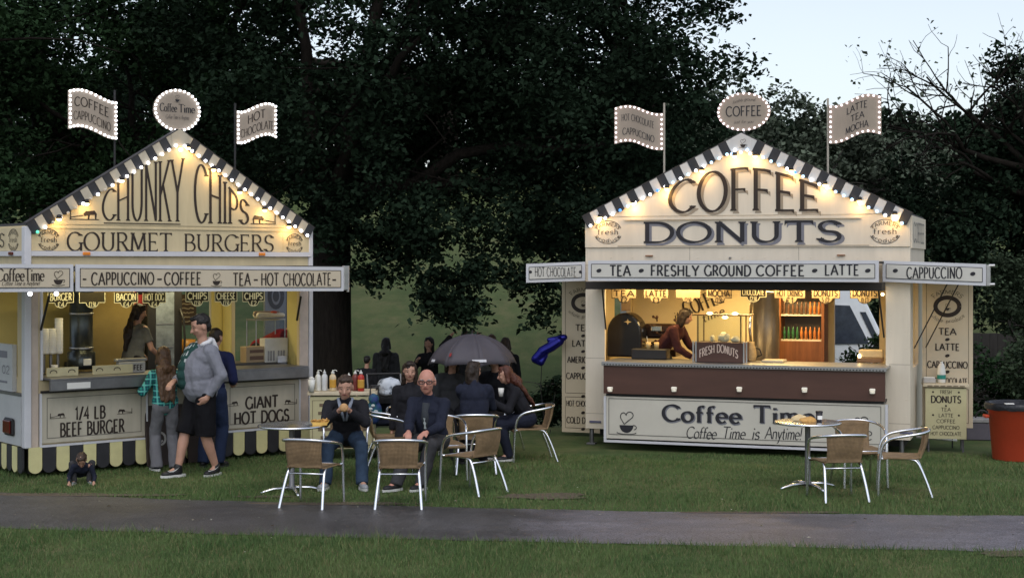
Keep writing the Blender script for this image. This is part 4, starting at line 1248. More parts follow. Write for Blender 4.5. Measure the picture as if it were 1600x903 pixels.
for px, nm, pr, w_ in ((95, 'BURGER', '£4', .31), (144, '', '£3.50', .32), (197, 'BACON', '£4', .30), (241, 'HOT DOG', '£4', .30), (308, 'CHIPS', '£2.50', .31), (353, 'CHEESE', '£3.50', .31), (396, 'CHIPS', '£2', .31)):
    price_board(LT, px, 473 if px < 260 else 471, w_, .27, -.30, nm, pr, BROWNB, LITL)
MB().box(uo[0], uo[1], .28, .31, 2.24, 2.33).build('header_rail', DARK, LR)
# warm tube lamps in the ceiling
def tube_lamp(T, u, y, z, L, power, col, emat):
    mb = MB(); mb.box(u-L/2, u+L/2, y-.03, y+.03, z, z+.02); h = mb.build('lamp_housing', WHITE_F, T.root)
    mb = MB(); mb.tube([(u-L/2+.02, y, z-.016), (u+L/2-.02, y, z-.016)], .014, 8); mb.build('lamp_tube', emat, h)
    ld = bpy.data.lights.new('lamp_light', 'AREA'); ld.shape = 'RECTANGLE'; ld.size = L; ld.size_y = .06; ld.energy = power; ld.color = col
    link('lamp_light', ld, h, (u, y, z-.035))
EM_L = mat('lit_tube', (.9, .85, .6), .4, emit=(1, .86, .45), estr=3)
tube_lamp(LT, 1.0, .18, 2.46, 1.0, 9.0, (1.0, .83, .42), EM_L)
tube_lamp(LT, 2.5, 1.2, 2.46, 1.0, 17.0, (1.0, .83, .42), EM_L)

# ================================================================== coffee trailer (right)
RR = thing('food_trailer', 'pale cream coffee and donuts trailer with black and white striped gable and lit golden hatch', 'food trailer', (.987, 20.6, 0), R(-19.3), 'gabled catering trailers')
RT = Trailer(RR, (.987, 20.6), -19.3)
W = 4.23; Dp = 2.25
uo = (RT.q(945, 520)[0], RT.q(1384, 520)[0])
zrt = 2.14
bo = (RT.q(1304, 520, -2.2)[0], RT.q(1374, 520, -2.2)[0])
trailer_shell(RT, W, Dp, .45, 1.12, zrt, .22, 3.03, 4.05, uo, CREAM_W, RWALL, ((1.2, 2.1, 1.15, 2.2), (.42, 1.25, 1.1, 2.3)), (bo[0], bo[1], .5, 2.2))
W_S = mat('white_stripe', (.62, .60, .58), .55, var=.06)
g, bb, ap, pts = gable_front(RT, W, 3.05, 4.06, W_S, CREAM_W, 21, .175, False)
random.seed(4)
for i, (u, v) in enumerate(pts):
    m = random.choice((BULB_W, BULB_B, BULB_B, BULB_DB, BULB_W))
    if i in (0, 3): m = BULB_W
    bulb('bulb', m, RR, (u, -.085, v), .021)
for k in (-1, 0, 1): bulb('bulb', BULB_B, RR, (W/2+k*.12, -.09, 3.86-abs(k)*.02), .021)
for px, py in ((1148, 245), (1180, 245), (1097, 268), (1042, 296), (990, 319), (938, 341), (1236, 268), (1289, 290), (1343, 315), (1398, 337)):
    u, z = RT.q(px, py, .08); warm_spot(RR, (u, -.09, z+.01), 1.5, (1.0, .58, .17))
def arch(px0, px1, tops, bots):
    us = [RT.q(x, 300, .03)[0] for x, _ in tops]; zs = [RT.q(x, y, .03)[1] for x, y in tops]
    ub_ = [RT.q(x, 300, .03)[0] for x, _ in bots]; zb_ = [RT.q(x, y, .03)[1] for x, y in bots]
    u0 = RT.q(px0, 300, .03)[0]; u1 = RT.q(px1, 300, .03)[0]
    def wp(s, t):
        u = u0+s*(u1-u0); a = float(np.interp(u, us, zs)); b = float(np.interp(u, ub_, zb_))
        return (u, b+t*(a-b))
    return wp
tops = ((1046, 292), (1075, 279), (1105, 270), (1150, 264), (1165, 263), (1195, 266), (1230, 275), (1280, 292)); bots = ((1046, 332), (1100, 331), (1165, 328), (1230, 329), (1280, 328))
for m, sh, off, gr in ((TAN_S, (4, 4), .003, .002), (BROWN, (0, 0), .008, 0)):
    mb = MB()
    write(mb, fr(.03), 'COFFEE', (0, 0, 1, .42), dict(ROMAN, capw=.44, thick=.22, thin=.075, serif=.17, gap=.13), arch(1046+sh[0], 1280+sh[0], [(a+sh[0], b+sh[1]) for a, b in tops], [(a+sh[0], b+sh[1]) for a, b in bots]), off, grow=gr)
    mb.build('lettering', m, g)
mb = MB(); mb.box(.55, W-.6, -.05, -.031, 3.0, 3.025); mb.build('ledge', CREAM_W, RR)
mb = MB(); mb.box(.0, W, -.02, -.001, 2.64, 3.049); nb = mb.build('name_board', CREAM_W, RR)
text_on(RT, nb, 'DONUTS', 1009, 350, 1318, 382, .02, dict(ROMAN, thick=.24, thin=.08, serif=.2), GREYBLUE, .003, grow=.004)
text_on(RT, nb, 'DONUTS', 1006, 347, 1314, 378, .02, dict(ROMAN, thick=.23, thin=.07, serif=.2), NAVY, .008)
for px, py in ((950, 363), (1383, 362)):
    mb = MB(); u, z = RT.q(px, py, .02); badge(mb, fr(.02), u, z, .36, .27); mb.build('round_badge', BROWN, nb)
mb = MB()
mb.box(.45, W-.5, -.024, -.0205, 2.652, 2.662)
mb.build('moulding', mat('tan_line', (.40, .32, .22), .6), nb)
for px, py in ((1014, 400), (1314, 399)):
    u, z = RT.q(px, py, .02); MB().box(u-.05, u+.05, -.026, -.0, z-.006, z+.010).build('side_reflector', mat('dull_reflector', (.25, .12, .06), .4), RR)
u, z = RT.q(1141, 404); MB().lathe([(.018, 0), (.014, .02)], 10, (u, -.012, z)).build('bolt', DSTEEL, RR)
SEAM = mat('seam_dark_line', (.30, .25, .19), .7)  # dark cream for the thin panel joint lines
mb = MB()
for u in (1.42, 2.84): mb.box(u, u+.005, -.0012, .0, zrt+.01, 2.638)
for u0_, u1_ in ((.0, uo[0]-.01), (uo[1]+.04, W)): mb.box(u0_, u1_, -.0012, .0, 1.16, 1.165); mb.box(u0_, u1_, -.0012, .0, .42, .425)
mb.box(0, W, -.0012, 0, 2.40, 2.405)
mb.build('panel_seams', SEAM, RR)
mb = MB()
for u in np.linspace(.06, W-.06, 15): mb.lathe([(.008, 0), (.006, .004), (0, .005)], 6, (u, 0, 2.50), M=Matrix.Rotation(PI/2, 3, 'X'))
for u in (.05, uo[0]-.05, W-.05, uo[1]+.06):
    for z in np.linspace(.3, 2.0, 9): mb.lathe([(.008, 0), (.006, .004), (0, .005)], 6, (u, 0, z), M=Matrix.Rotation(PI/2, 3, 'X'))
mb.build('rivets', CREAM_W, RR)
# roof side sign on the far end
mb = MB(); mb.box(W+.001, W+.02, .05, Dp, 2.62, 3.03); sb = mb.build('end_sign', CREAM_W, RR)
mb = MB(); write(mb, lambda u, v, off: Vector((W+.02+off, .2+u, v)), 'COFFEE', (0, 2.70, 1.7, 2.95), ROMAN); mb.build('lettering', mat('grey_lettering', (.26, .25, .24), .6), sb)
# awning ring
AD = .9
SIGNW = mat('sign_white', (.60, .58, .53), .45, var=.04)
ua, ub = RT.q(919, 425, AD)[0], RT.q(1373, 425, AD)[0]
aw = awning(RT, AD, ua, ub, 2.455, .25, SIGNW, WHITE_F)
NOUV = dict(SANS, thick=.18, thin=.13, gap=.17)
for tx in (('TEA', 953, 415, 985, 431), ('FRESHLY', 1017, 415, 1092, 431), ('GROUND', 1101, 415, 1173, 431), ('COFFEE', 1182, 415, 1257, 431), ('LATTE', 1289, 414, 1342, 430)):
    text_on(RT, aw, *tx, AD+.006, NOUV, NAVY)
for px in (936, 1002, 1273, 1356):
    mb = MB();    u, z = RT.q(px, 423, AD+.006); dot(mb, fr(AD+.006), u, z, .035, .024, a=.3); mb.build('painted_bean', NAVY, aw)
mb = MB(); mb.box(uo[0]-.12, uo[1]+.0, -.5, -.05, 2.09, 2.19); mb.build('shutter_box', mat('brown_black', (.032, .026, .022), .6), RR)
# end awnings, seen edge-on from the front
a2 = awning(RT, .06, RT.q(822, 427, .06)[0], RT.q(914, 427, .06)[0], 2.43, .245, SIGNW, WHITE_F, roof=False, dz0=-.02, dz1=.01)
text_on(RT, a2, 'HOT CHOCOLATE', 836, 418, 900, 432, .066, dict(NOUV, thick=.12), NAVY)
for px in (829, 907):
    mb = MB();    u, z = RT.q(px, 425, .066); dot(mb, fr(.066), u, z, .022, .02); mb.build('painted_bean', NAVY, a2)
mb = MB(); mb.box(RT.q(824, 427, .06)[0], -.01, .0, 1.9, 2.40, 2.43); mb.build('awning_sheet', DARK, a2)
a3 = awning(RT, .10, RT.q(1379, 424, .10)[0], RT.q(1541, 424, .10)[0], 2.445, .255, SIGNW, WHITE_F, roof=False, dz0=.01, dz1=-.035)
text_on(RT, a3, 'CAPPUCCINO', 1417, 418, 1503, 435, .106, NOUV, NAVY)
for px, py in ((1399, 423), (1520, 428)):
    mb = MB();    u, z = RT.q(px, py, .106); dot(mb, fr(.106), u, z, .032, .024, a=.3); mb.build('painted_bean', NAVY, a3)
u1 = RT.q(1541, 424, .1)[0]
mb = MB(); mb.box(W+.01, u1-.02, -.06, 1.9, 2.37, 2.40); mb.build('awning_sheet', DARK, a3)
mb = MB(); mb.rbox(u1, u1+.05, -.11, -.03, 2.15, 2.41, .006)
for z in (2.40, 2.17): mb.tube([(u1+.03, -.09, z), (u1+.10, -.09, z)], .022, 8)
mb.build('bracket', STEEL, a3)
for k in (0, 1):
    mb = MB(); mb.tube([(W+.52+.14*k, .3, 2.36), (W+.02+.12*k, .34+.3*k, 1.35)], .008, 8); mb.build('gas_strut', BLACK, RR)
mb = MB(); mb.tube([(uo[0]+.05, -.3, 2.1), (uo[0]+.02, -.02, 1.55)], .011, 8); mb.tube([(uo[1]-.06, -.3, 2.1), (uo[1]-.02, -.02, 1.5)], .011, 8); mb.build('gas_strut', BLACK, RR)
# counter with its maroon front board, little lamps, and the lower sign panel
dC = .46
ua, ub = RT.q(943, 595, dC)[0], RT.q(1383, 595, dC)[0]
mb = MB(); mb.box(ua, ub, -dC, -dC+.03, .735, 1.12); cb = mb.build('counter_board', MAROON, RR)
mb = MB(); mb.rbox(ua-.02, ub+.02, -dC-.02, .38, 1.122, 1.15, .006); mb.rbox(ua-.02, ub+.02, -dC-.03, -dC-.021, 1.10, 1.148, .003); mb.build('counter', STEEL, RR)
mb = MB()
n = 90
for i in range(n): mb.box(ua+(ub-ua)*(i+.25)/n, ua+(ub-ua)*(i+.75)/n, -dC-.0335, -dC-.0305, 1.108, 1.122)
mb.build('counter_edge_slots', BLACK, RR)
for px, py in ((953, 608), (1053, 608), (1155, 608), (1257, 609), (1363, 611)):
    u, z = RT.q(px, py, dC+.03)
    mb = MB(); mb.rbox(u-.035, u+.035, -dC-.05, -dC-.002, z-.005, z+.03, .008); mb.lathe([(.03, -.03), (.034, -.005)], 10, (u, -dC-.026, z)); mb.build('marker_lamp', mat('warm_white_lamp', (.8, .76, .66), .4, emit=(1, .9, .7), estr=.15), RR)
mb = MB(); mb.box(ua+.02, ub-.02, -dC+.05, -.001, .70, .731); mb.build('counter_support', BLACK, RR)
dP = .43
za, zb = .15, .695
mb = MB(); mb.box(ua+.03, ub, -dP, -dP+.03, za, zb); p = mb.build('front_panel', WHITE_G, RR)
mb = MB(); frame_line(mb, fr(dP), ua+.06, za+.05, ub-.05, zb-.02, .009); mb.build('painted_line', MATS['grey_line'], p)
mb = MB()
mb.box(ua, ua+.028, -dP-.02, -dP+.03, za-.02, zb+.0); mb.box(ub+.001, ub+.03, -dP-.02, -dP+.03, za-.02, zb); mb.box(ua, ub+.03, -dP-.02, -dP+.03, za-.05, za-.021)
mb.build('panel_trim', WHITE_F, p)
CT = dict(ROMAN, thick=.23, thin=.08, serif=.14, gap=.12)
text_on(RT, p, 'Coffee', 1036, 634, 1158, 659, dP, CT, GREYBLUE, .003, grow=.005, shift=(.01, -.012))
text_on(RT, p, 'Coffee', 1036, 634, 1158, 659, dP, CT, NAVY, .008)
text_on(RT, p, 'Time', 1178, 635, 1272, 661, dP, CT, GREYBLUE, .003, grow=.005, shift=(.01, -.012))
text_on(RT, p, 'Time', 1178, 635, 1272, 661, dP, CT, NAVY, .008)
text_on(RT, p, 'is', 1174, 667, 1186, 686, dP, dict(PEN, thick=.11, thin=.05), NAVY)
text_on(RT, p, 'Anytime!', 1195, 667, 1252, 686, dP, dict(PEN, thick=.11, thin=.05), NAVY)
text_on(RT, p, 'Time', 1128, 667, 1164, 685, dP, dict(PEN, thick=.11, thin=.05), NAVY)
text_on(RT, p, 'Coffee', 1072, 667, 1119, 685, dP, dict(PEN, thick=.11, thin=.05), NAVY)
for px, py in ((979, 664), (1345, 673)):
    mb = MB(); u, z = RT.q(px, py, dP); cup(mb, fr(dP), u, z, .31); mb.build('painted_cup', NAVY, p)
# wall feet, jacks
for px in (922, 1408):
    u = RT.q(px, 690, .02)[0]
    mb = MB(); mb.tube([(u, .06, .02), (u, .06, .22)], .03, 10); mb.rbox(u-.06, u+.06, .0, .12, 0, .025, .004); mb.build('jack_leg', DSTEEL, RR)
for px in (915, 1400):
    u = RT.q(px+6, 665, .01)[0]; MB().box(u, u+.16, -.014, -.001, .30, .325).build('foot_trim', mat('blue_grey_trim', (.12, .12, .20), .5), RR)
# menu boards opened out from the ends
MENU = mat('menu_cream', (.60, .51, .37), .5, var=.05, scale=2)
def menu_panel(u0, u1, y, z0, z1, lines, flip=False):
    mb = MB(); mb.box(u0, u1, y, y+.04, z0, z1); o = mb.build('menu_door', MENU, RR)
    fn = lambda u, v, off: Vector((u, y-off, v))
    cu = (u0+u1)/2
    mb = MB(); frame_line(mb, fn, u0+.05, z0+.55, u1-.05, z1-.04, .005); frame_line(mb, fn, u0+.05, z0+.06, u1-.05, z0+.5, .005)
    # seal: ring with a cup inside and words bent round it
    cz = 1.87
    P = arc(cu, cz, .15, .115, 0, 360, 28); ribbon(mb, fn, P, .055, .004)
    mb.build('painted_line', BROWN, o)
    mb = MB()
    cup(mb, fn, cu, cz-.02, .10, .006); mb.build('painted_cup', BROWN, o); mb = MB()
    for txt, a0, a1, rr in (('FARMERS', 140, 40, .2), ('whole produce', 215, 325, .2)):
        up = a0 > a1
        def wp(s, t, a0=a0, a1=a1, rr=rr, up=up):
            a = R(a0+(a1-a0)*s); r2 = rr+.06*(t if up else 1-t)
            return (cu+r2*math.cos(a)*1.05, cz+r2*math.sin(a)*.82)
        write(mb, fn, txt, (0, 0, .22, .05), dict(SANS, capw=.045), wp, .006)
    mb.build('seal_words', BROWN, o)
    for z, txt, hw, h in lines:
        mb = MB()
        if txt == '*': dot(mb, fn, cu, z, .03, .02, .006, a=.3); mb.build('painted_bean', BROWN, o)
        else: write(mb, fn, txt, (cu-hw, z, cu+hw, z+h), dict(SANS, thick=.19, thin=.14), None, .006); mb.build('lettering', BROWN, o)
ul0 = RT.q(878, 560, -.95)[0]
menu_panel(ul0, -.004, .95, .05, 2.34, ((1.48, 'TEA', .11, .085), (1.41, '*', 0, 0), (1.26, 'LATTE', .16, .085), (1.19, '*', 0, 0), (1.03, 'AMERICANO', .23, .085), (.96, '*', 0, 0), (.80, 'CAPPUCCINO', .245, .085), (.56, '*', 0, 0), (.42, 'HOT CHOCOLATE', .245, .075), (.33, '*', 0, 0), (.18, 'COLD DRINKS', .24, .085), (.10, '*', 0, 0)))
ur0, ur1 = RT.q(1441, 560, -.95)[0], RT.q(1520, 560, -.95)[0]
menu_panel(ur0, ur1, .95, .30, 2.42, ((1.50, 'TEA', .11, .085), (1.44, '*', 0, 0), (1.30, 'LATTE', .15, .085), (1.23, '*', 0, 0), (1.07, 'CAPPUCCINO', .25, .085), (1.02, '*', 0, 0), (.86, 'HOT CHOCOLATE', .25, .08)))
# price boards
GOLDB = mat('cream_price_board', (.42, .33, .20), .6)
for px, nm, pr, w_ in ((975, 'TEA', '£2', .34), (1025, 'LATTE', '£3', .34), (1075, '', '£2.50', .34), (1123, 'MOCHA', '£2.50', .34), (1234, 'HOT DRINKS', '£1', .40), (1290, 'DONUTS', '5 £2', .36), (1351, 'DONUTS', '10 £3', .36)):
    price_board(RT, px, 466, w_, .26, -.30, nm, pr, GOLDB, BROWN)
price_board(RT, 1177, 464, .34, .24, -.33, 'CHOCOLATE', '£2.50', DWOOD, LITL)
# words painted on the back lining
mb = MB()
fb = lambda u, v, off: Vector((u, Dp-.074-off, v))
a0 = RT.q(1055, 488, -2.17)[0]; zb_ = RT.q(1055, 500, -2.17)[1]
def slant(u0, z0, L, h, a, txt, st):
    ca, sa = math.cos(a), math.sin(a)
    write(mb, fb, txt, (0, 0, L, h), dict(st, capw=h), lambda s, t: (u0+s*L*ca-t*h*sa, z0+s*L*sa+t*h*ca), .004)
slant(a0, zb_, .14, .11, .35, 'its', dict(SANS, slant=.15)); slant(a0+.17, zb_+.05, .60, .22, .38, 'COFFEE', dict(ROMAN, thick=.2, serif=.08)); slant(a0+.42, zb_-.03, .34, .12, .38, 'time', dict(SANS, slant=.15))
mb.build('wall_lettering', BROWN, RR)
EM_R = mat('lit_warm_tube', (.9, .8, .5), .4, emit=(1, .74, .32), estr=5)
tube_lamp(RT, 1.1, .17, 2.262, 1.3, 17, (1.0, .69, .29), EM_R)
tube_lamp(RT, 3.0, .17, 2.262, 1.3, 17, (1.0, .69, .29), EM_R)
tube_lamp(RT, 2.1, 1.3, 2.262, 1.3, 42, (1.0, .69, .29), EM_R)
for px, py in ((1372, 448), (1379, 460)):
    u, z = RT.q(px, py, .1); bulb('bulb', BULB_Y, RR, (u, -.1, z), .02)

# ------------------------------------------------------------------ lit signs on poles above the roofs
def flag_sign(T, label, corners, wave, d, words, m_bulb, px_pole, py_base, px_s, side, r=.0145, pole_m=None, group='lit flag signs above the gables'):
    """corners: photo box x0,y0,x1,y1 on plane d behind/before the gable; wave amplitude in m"""
    x0, y0, x1, y1 = corners
    u0, v1 = T.q(x0, y0, d); u1, v0 = T.q(x1, y1, d)
    up, zb = T.q(px_pole, py_base, d)
    base = T.world(up, -d, zb)
    root = thing('flag_sign', label, 'lit sign', base, T.a, group)
    Wd = u1-u0; Hh = v1-v0-abs(wave)*1.2
    def S(s, t):   # s,t in 0..1
        if side < 0: wv = wave*math.sin(2*PI*(s*.82+.02)) - wave*.9*s
        else: wv = -wave*math.sin(2*PI*(s*.82+.16))+wave*.9*s
        return (u0-up+s*Wd, v0-zb+abs(wave)*.6+t*Hh+wv)
    def fn3(s, t, off): 
        a, b = S(s, t); return Vector((a, -off+.03*math.sin(2*PI*s), b))
    mb = MB(); n = 20
    vs = [fn3(i/n, t, o) for o in (0, -.02) for t in (0, 1) for i in range(n+1)]
    q = lambda o, t, i: (o*2+t)*(n+1)+i
    fs = []
    for i in range(n):
        fs += [(q(0, 0, i), q(0, 0, i+1), q(0, 1, i+1), q(0, 1, i)), (q(1, 0, i), q(1, 1, i), q(1, 1, i+1), q(1, 0, i+1)), (q(0, 1, i), q(0, 1, i+1), q(1, 1, i+1), q(1, 1, i)), (q(0, 0, i), q(1, 0, i), q(1, 0, i+1), q(0, 0, i+1))]
    fs += [(q(0, 0, 0), q(0, 1, 0), q(1, 1, 0), q(1, 0, 0)), (q(0, 0, n), q(1, 0, n), q(1, 1, n), q(0, 1, n))]
    mb.add(vs, fs)
    face = mb.build('sign_face', SIGNF, root)
    for txt, s0, t0, s1, t1 in words:
        mb = MB()
        st = dict(SANS, thick=.13, thin=.10, capw=(t1-t0)*Hh)
        wdt = (s1-s0)*Wd
        # strokes are laid out in metres then bent with the flag
        def f2(a, b, off): return fn3((a)/Wd, (b)/Hh, off)
        write(mb, f2, txt, (s0*Wd, t0*Hh, s1*Wd, t1*Hh), st, None, .003)
        mb.build('lettering', NAVY if m_bulb is BULB_P else BROWN, face)
    k = 0
    sp_ = .058 if m_bulb is BULB_W else .07
    nx, ny = max(7, round(Wd/sp_)), max(5, round(Hh/sp_))
    for i in range(nx+1):
        for t in (.04, .96):
            s = .035+.93*i/nx
            p = fn3(s, t, .012); bulb('bulb', m_bulb, root, p, r); k += 1
    for j in range(1, ny):
        for s in (.035, .965):
            p = fn3(s, .04+.92*j/ny, .012); bulb('bulb', m_bulb, root, p, r); k += 1
    mb = MB(); mb.tube([(0, .03, -.25), (0, .03, v1-zb+.02)], .014, 8)
    mb.build('pole', pole_m or BLACK, root)
    return root
def oval_sign(T, label, cx, cy, rx, ry, d, m_bulb, draw, py_base, n, r=.0145):
    u, z = T.q(cx, cy, d); ub = T.q(cx+rx, cy, d)[0]-u; zt = T.q(cx, cy-ry, d)[1]-z
    zb = T.q(cx, py_base, d)[1]
    root = thing('oval_sign', label, 'lit sign', T.world(u, -d, zb), T.a, 'lit oval signs on the gable tops')
    c = z-zb
    P = arc(0, c, ub, zt, 0, 360, 36)[:-1]
    mb = MB(); mb.prism(P[::-1], lambda a, b, t: Vector((a, -t, b)), -.025, 0)
    face = mb.build('sign_face', SIGNF, root)
    mb = MB(); draw(mb, lambda a, b, off: Vector((a, -off, b+c)), ub, zt); mb.build('lettering', NAVY, face)
    for i in range(n):
        a = 2*PI*i/n
        bulb('bulb', m_bulb, root, (ub*.95*math.cos(a), -.012, c+zt*.95*math.sin(a)), r)
    mb = MB(); mb.tube([(0, .012, -.12), (0, .012, c-zt*.97)], .016, 8); mb.build('pole', DSTEEL, root)
    return root
flag_sign(LT, 'white bulb bordered flag sign reading COFFEE CAPPUCCINO above the burger trailer', (107, 138, 183, 211), .05, -.3, (('COFFEE', .14, .55, .80, .78), ('CAPPUCCINO', .12, .20, .84, .42)), BULB_W, 181, 300, 0, -1)
flag_sign(LT, 'white bulb bordered flag sign reading HOT CHOCOLATE above the burger trailer', (370, 164, 432, 227), .05, -.3, (('HOT', .3, .55, .68, .80), ('CHOCOLATE', .12, .20, .90, .44)), BULB_W, 369, 290, 0, 1)
flag_sign(RT, 'pink white bulb bordered flag sign reading HOT CHOCOLATE CAPPUCCINO above the coffee trailer', (960, 166, 1037, 228), .05, -.25, (('HOT CHOCOLATE', .14, .58, .82, .76), ('CAPPUCCINO', .16, .20, .82, .38)), BULB_P, 1037, 285, 0, -1, pole_m=mat('pale_pole', (.42, .38, .32), .5))
flag_sign(RT, 'pink white bulb bordered flag sign reading LATTE TEA MOCHA above the coffee trailer', (1295, 156, 1377, 221), .05, -.25, (('LATTE', .34, .66, .74, .83), ('TEA', .42, .41, .68, .57), ('MOCHA', .32, .15, .76, .32)), BULB_P, 1293, 290, 0, 1, pole_m=MATS['pale_pole'])
def d1(mb, fn, a, b):
    write(mb, fn, 'Coffee', (-a*.74, -b*.08, -a*.02, b*.30), dict(ROMAN, thick=.15, serif=.08, gap=.05), None, .003)
    write(mb, fn, 'Time', (a*.06, -b*.08, a*.76, b*.30), dict(ROMAN, thick=.15, serif=.08, gap=.05), None, .003)
    write(mb, fn, 'Coffee Time is Anytime', (-a*.5, -b*.42, a*.5, -b*.22), dict(PEN, thick=.1), None, .003)
    cup(mb, fn, 0, b*.52, b*.36, .003)
def d2(mb, fn, a, b):
    write(mb, fn, 'COFFEE', (-a*.66, -b*.22, a*.66, b*.28), SANS, None, .003)
    write(mb, fn, 'freshly ground', (-a*.42, b*.44, a*.42, b*.6), dict(PEN, thick=.1), lambda s, t: (-a*.42+s*a*.84, b*(.40+.1*math.sin(PI*s)+.16*t+.12*s)), .003)
    write(mb, fn, 'just for you', (-a*.36, -b*.6, a*.36, -b*.44), dict(PEN, thick=.1), None, .003)
oval_sign(LT, 'round white bulb bordered sign on the peak of the burger trailer gable', 277, 173, 36, 33, -.02, BULB_W, d1, 212, 30)
oval_sign(RT, 'oval pink white bulb bordered COFFEE sign on the peak of the coffee trailer gable', 1162, 175, 42, 30, -.02, BULB_P, d2, 214, 28)
mb = MB(); u, z = RT.q(1161, 226, .07); cup(mb, fr(.07), u, z, .12); mb.build('painted_mark', BROWN, ap)
# ------------------------------------------------------------------ chairs and tables
WICK = mat_wicker()
def make_chair():
    t = thing('bistro_chair', 'x', 'chair', (0, 0, 0), 0, 'wicker and aluminium bistro chairs')
    # faces +y; back towards -y
    half = [(-.255, .235, 0), (-.25, .225, .25), (-.25, .215, .44), (-.255, .19, .57), (-.27, .12, .645), (-.285, .0, .675), (-.285, -.12, .695), (-.255, -.235, .715), (-.17, -.305, .73), (-.06, -.325, .735)]
    loop = half+[(-x, y, z) for x, y, z in half[::-1]]
    def smooth(P, it=2):
        P = [Vector(p) for p in P]
        for _ in range(it):
            Q = [P[0]]
            for a, b in zip(P[:-1], P[1:]): Q += [a.lerp(b, .25), a.lerp(b, .75)]
            P = Q+[P[-1]]
        return P
    mb = MB(); mb.tube(smooth(loop), .0155, 10)
    mb.build('arm_frame', ALU, t, smooth=True)
    for s in (-1, 1):
        mb = MB(); mb.tube(smooth([(s*.19, .10, .425), (s*.195, -.12, .425), (s*.205, -.19, .40), (s*.225, -.27, .22), (s*.245, -.345, 0)]), .0155, 10)
        mb.build('leg', ALU, t, smooth=True)
    mb = MB(); mb.tube([(-.208, -.205, .365), (.208, -.205, .365)], .011, 8); mb.build('stretcher', ALU, t, smooth=True)
    mb = MB(); mb.tube([(-.25, .19, .425), (.25, .19, .425)], .011, 8); mb.build('seat_rail', ALU, t, smooth=True)
    # seat: a woven sheet, rolled over at the front
    def sheet(grid, th):
        mb = MB(); R_ = len(grid); C_ = len(grid[0])
        top = [p for r in grid for p in r]
        nrm = []
        for i in range(R_):
            for j in range(C_):
                a = Vector(grid[min(i+1, R_-1)][j])-Vector(grid[max(i-1, 0)][j]); b = Vector(grid[i][min(j+1, C_-1)])-Vector(grid[i][max(j-1, 0)])
                nrm.append(a.cross(b).normalized())
        bot = [Vector(p)-n*th for p, n in zip(top, nrm)]
        N = len(top); fs = []
        for i in range(R_-1):
            for j in range(C_-1):
                a = i*C_+j; fs.append((a, a+1, a+C_+1, a+C_)); fs.append((N+a, N+a+C_, N+a+C_+1, N+a+1))
        for i in range(R_-1):
            for j in (0, C_-1):
                a = i*C_+j; fs.append((a, a+C_, N+a+C_, N+a))
        for j in range(C_-1):
            for i in (0, R_-1):
                a = i*C_+j; fs.append((a, a+1, N+a+1, N+a))
        mb.add(top+bot, fs); return mb
    g = []
    for i in range(9):
        f = i/8; y = -.215+.455*f; row = []
        wv = .215+.02*f
        for j in range(9):
            s = -1+2*j/8
            z = .445-.018*math.cos(PI*s/2)*math.sin(PI*min(1, f*1.1))-(.03*max(0, f-.8)/.2)
            row.append((s*wv, y, z))
        g.append(row)
    sheet(g, -.022).build('seat', WICK, t, smooth=True)
    g = []
    for i in range(7):
        f = i/6; row = []
        for j in range(11):
            s = -1+2*j/10
            wv = .19+.012*f
            y = -.225-.085*f-.02*math.sin(PI*f)+.055*(abs(s)**2.4)*(.3+.7*f)
            row.append((s*wv, y+.004, .44+.30*f-.018*(abs(s)**3)*f))
        g.append(row)
    sheet(g, .02).build('backrest', WICK, t, smooth=True)
    return t
chair0 = make_chair(); used = [False]
def chair(px_or_x, D, facing, label, x=None):
    """facing: heading of the sitter in degrees, 0 = away from camera (+y), 90 = to the left"""
    X_ = x if x is not None else gx(px_or_x, D)
    o = chair0 if not used[0] else copy_tree(chair0)
    used[0] = True
    o.location = (X_, D, gzf(X_, D)+.004); o.rotation_euler = (0, 0, R(facing)); o.scale = (.94, .94, .94)
    o['label'] = label
    return o
chair(490, 15.45, -16, 'empty wicker chair, back to us, nearest the yellow tray of chips at the left table')
chair(626, 15.42, 0, 'empty wicker chair seen square from behind between the burger eater and the bald man')
chair(735, 16.3, 50, 'empty wicker chair standing at an angle just right of the bald man')
chair(612, 17.95, -80, 'wicker chair seen side on behind the burger eater, its back next to the pushchair')
chair(742, 17.9, 4, 'wicker chair used by the woman who sits with her back to us')
chair(690, 17.25, 196, 'wicker chair under the bald man in glasses')
chair(541, 17.35, 184, 'wicker chair under the man eating a burger')
chair(826, 18.9, 98, 'wicker chair under the red haired woman in profile, on the open grass')
chair(640, 18.55, 190, 'wicker chair hidden under the dark haired woman behind the bald man')
chair(1307, 15.85, 8, 'empty wicker chair with its back to us, nearest chair of the right table')
chair(1343, 16.75, 186, 'empty wicker chair facing us behind the nearest chair of the right table')
chair(1405, 16.15, 78, 'empty wicker chair turned side on at the right end of the right table')

def make_table():
    t = thing('bistro_table', 'x', 'table', (0, 0, 0), 0, 'round bistro tables')
    mb = MB(); mb.lathe([(.0, .70), (.345, .70), (.35, .705), (.35, .715), (.345, .719), (0, .719)], 36); 
    mb.build('table_top', mat('table_top_wood', (.26, .16, .085), .35, var=.15, scale=3), t, smooth=False)
    mb = MB(); mb.lathe([(.351, .697), (.358, .70), (.36, .709), (.358, .719), (.351, .721)], 36); mb.build('rim', ALU, t, smooth=True)
    mb = MB(); mb.lathe([(.13, .698), (.12, .69), (.035, .675), (.03, .66), (.03, .08), (.045, .06), (.045, .03)], 14); mb.build('column', DSTEEL, t, smooth=True)
    for k in range(4):
        a = k*PI/2+.35
        mb = MB(); mb.tube([(0, 0, .055), (.2*math.cos(a), .2*math.sin(a), .045), (.3*math.cos(a), .3*math.sin(a), .02), (.33*math.cos(a), .33*math.sin(a), .008)], [.02, .018, .015, .012], 8)
        mb.build('foot', ALU, t, smooth=True)
    return t
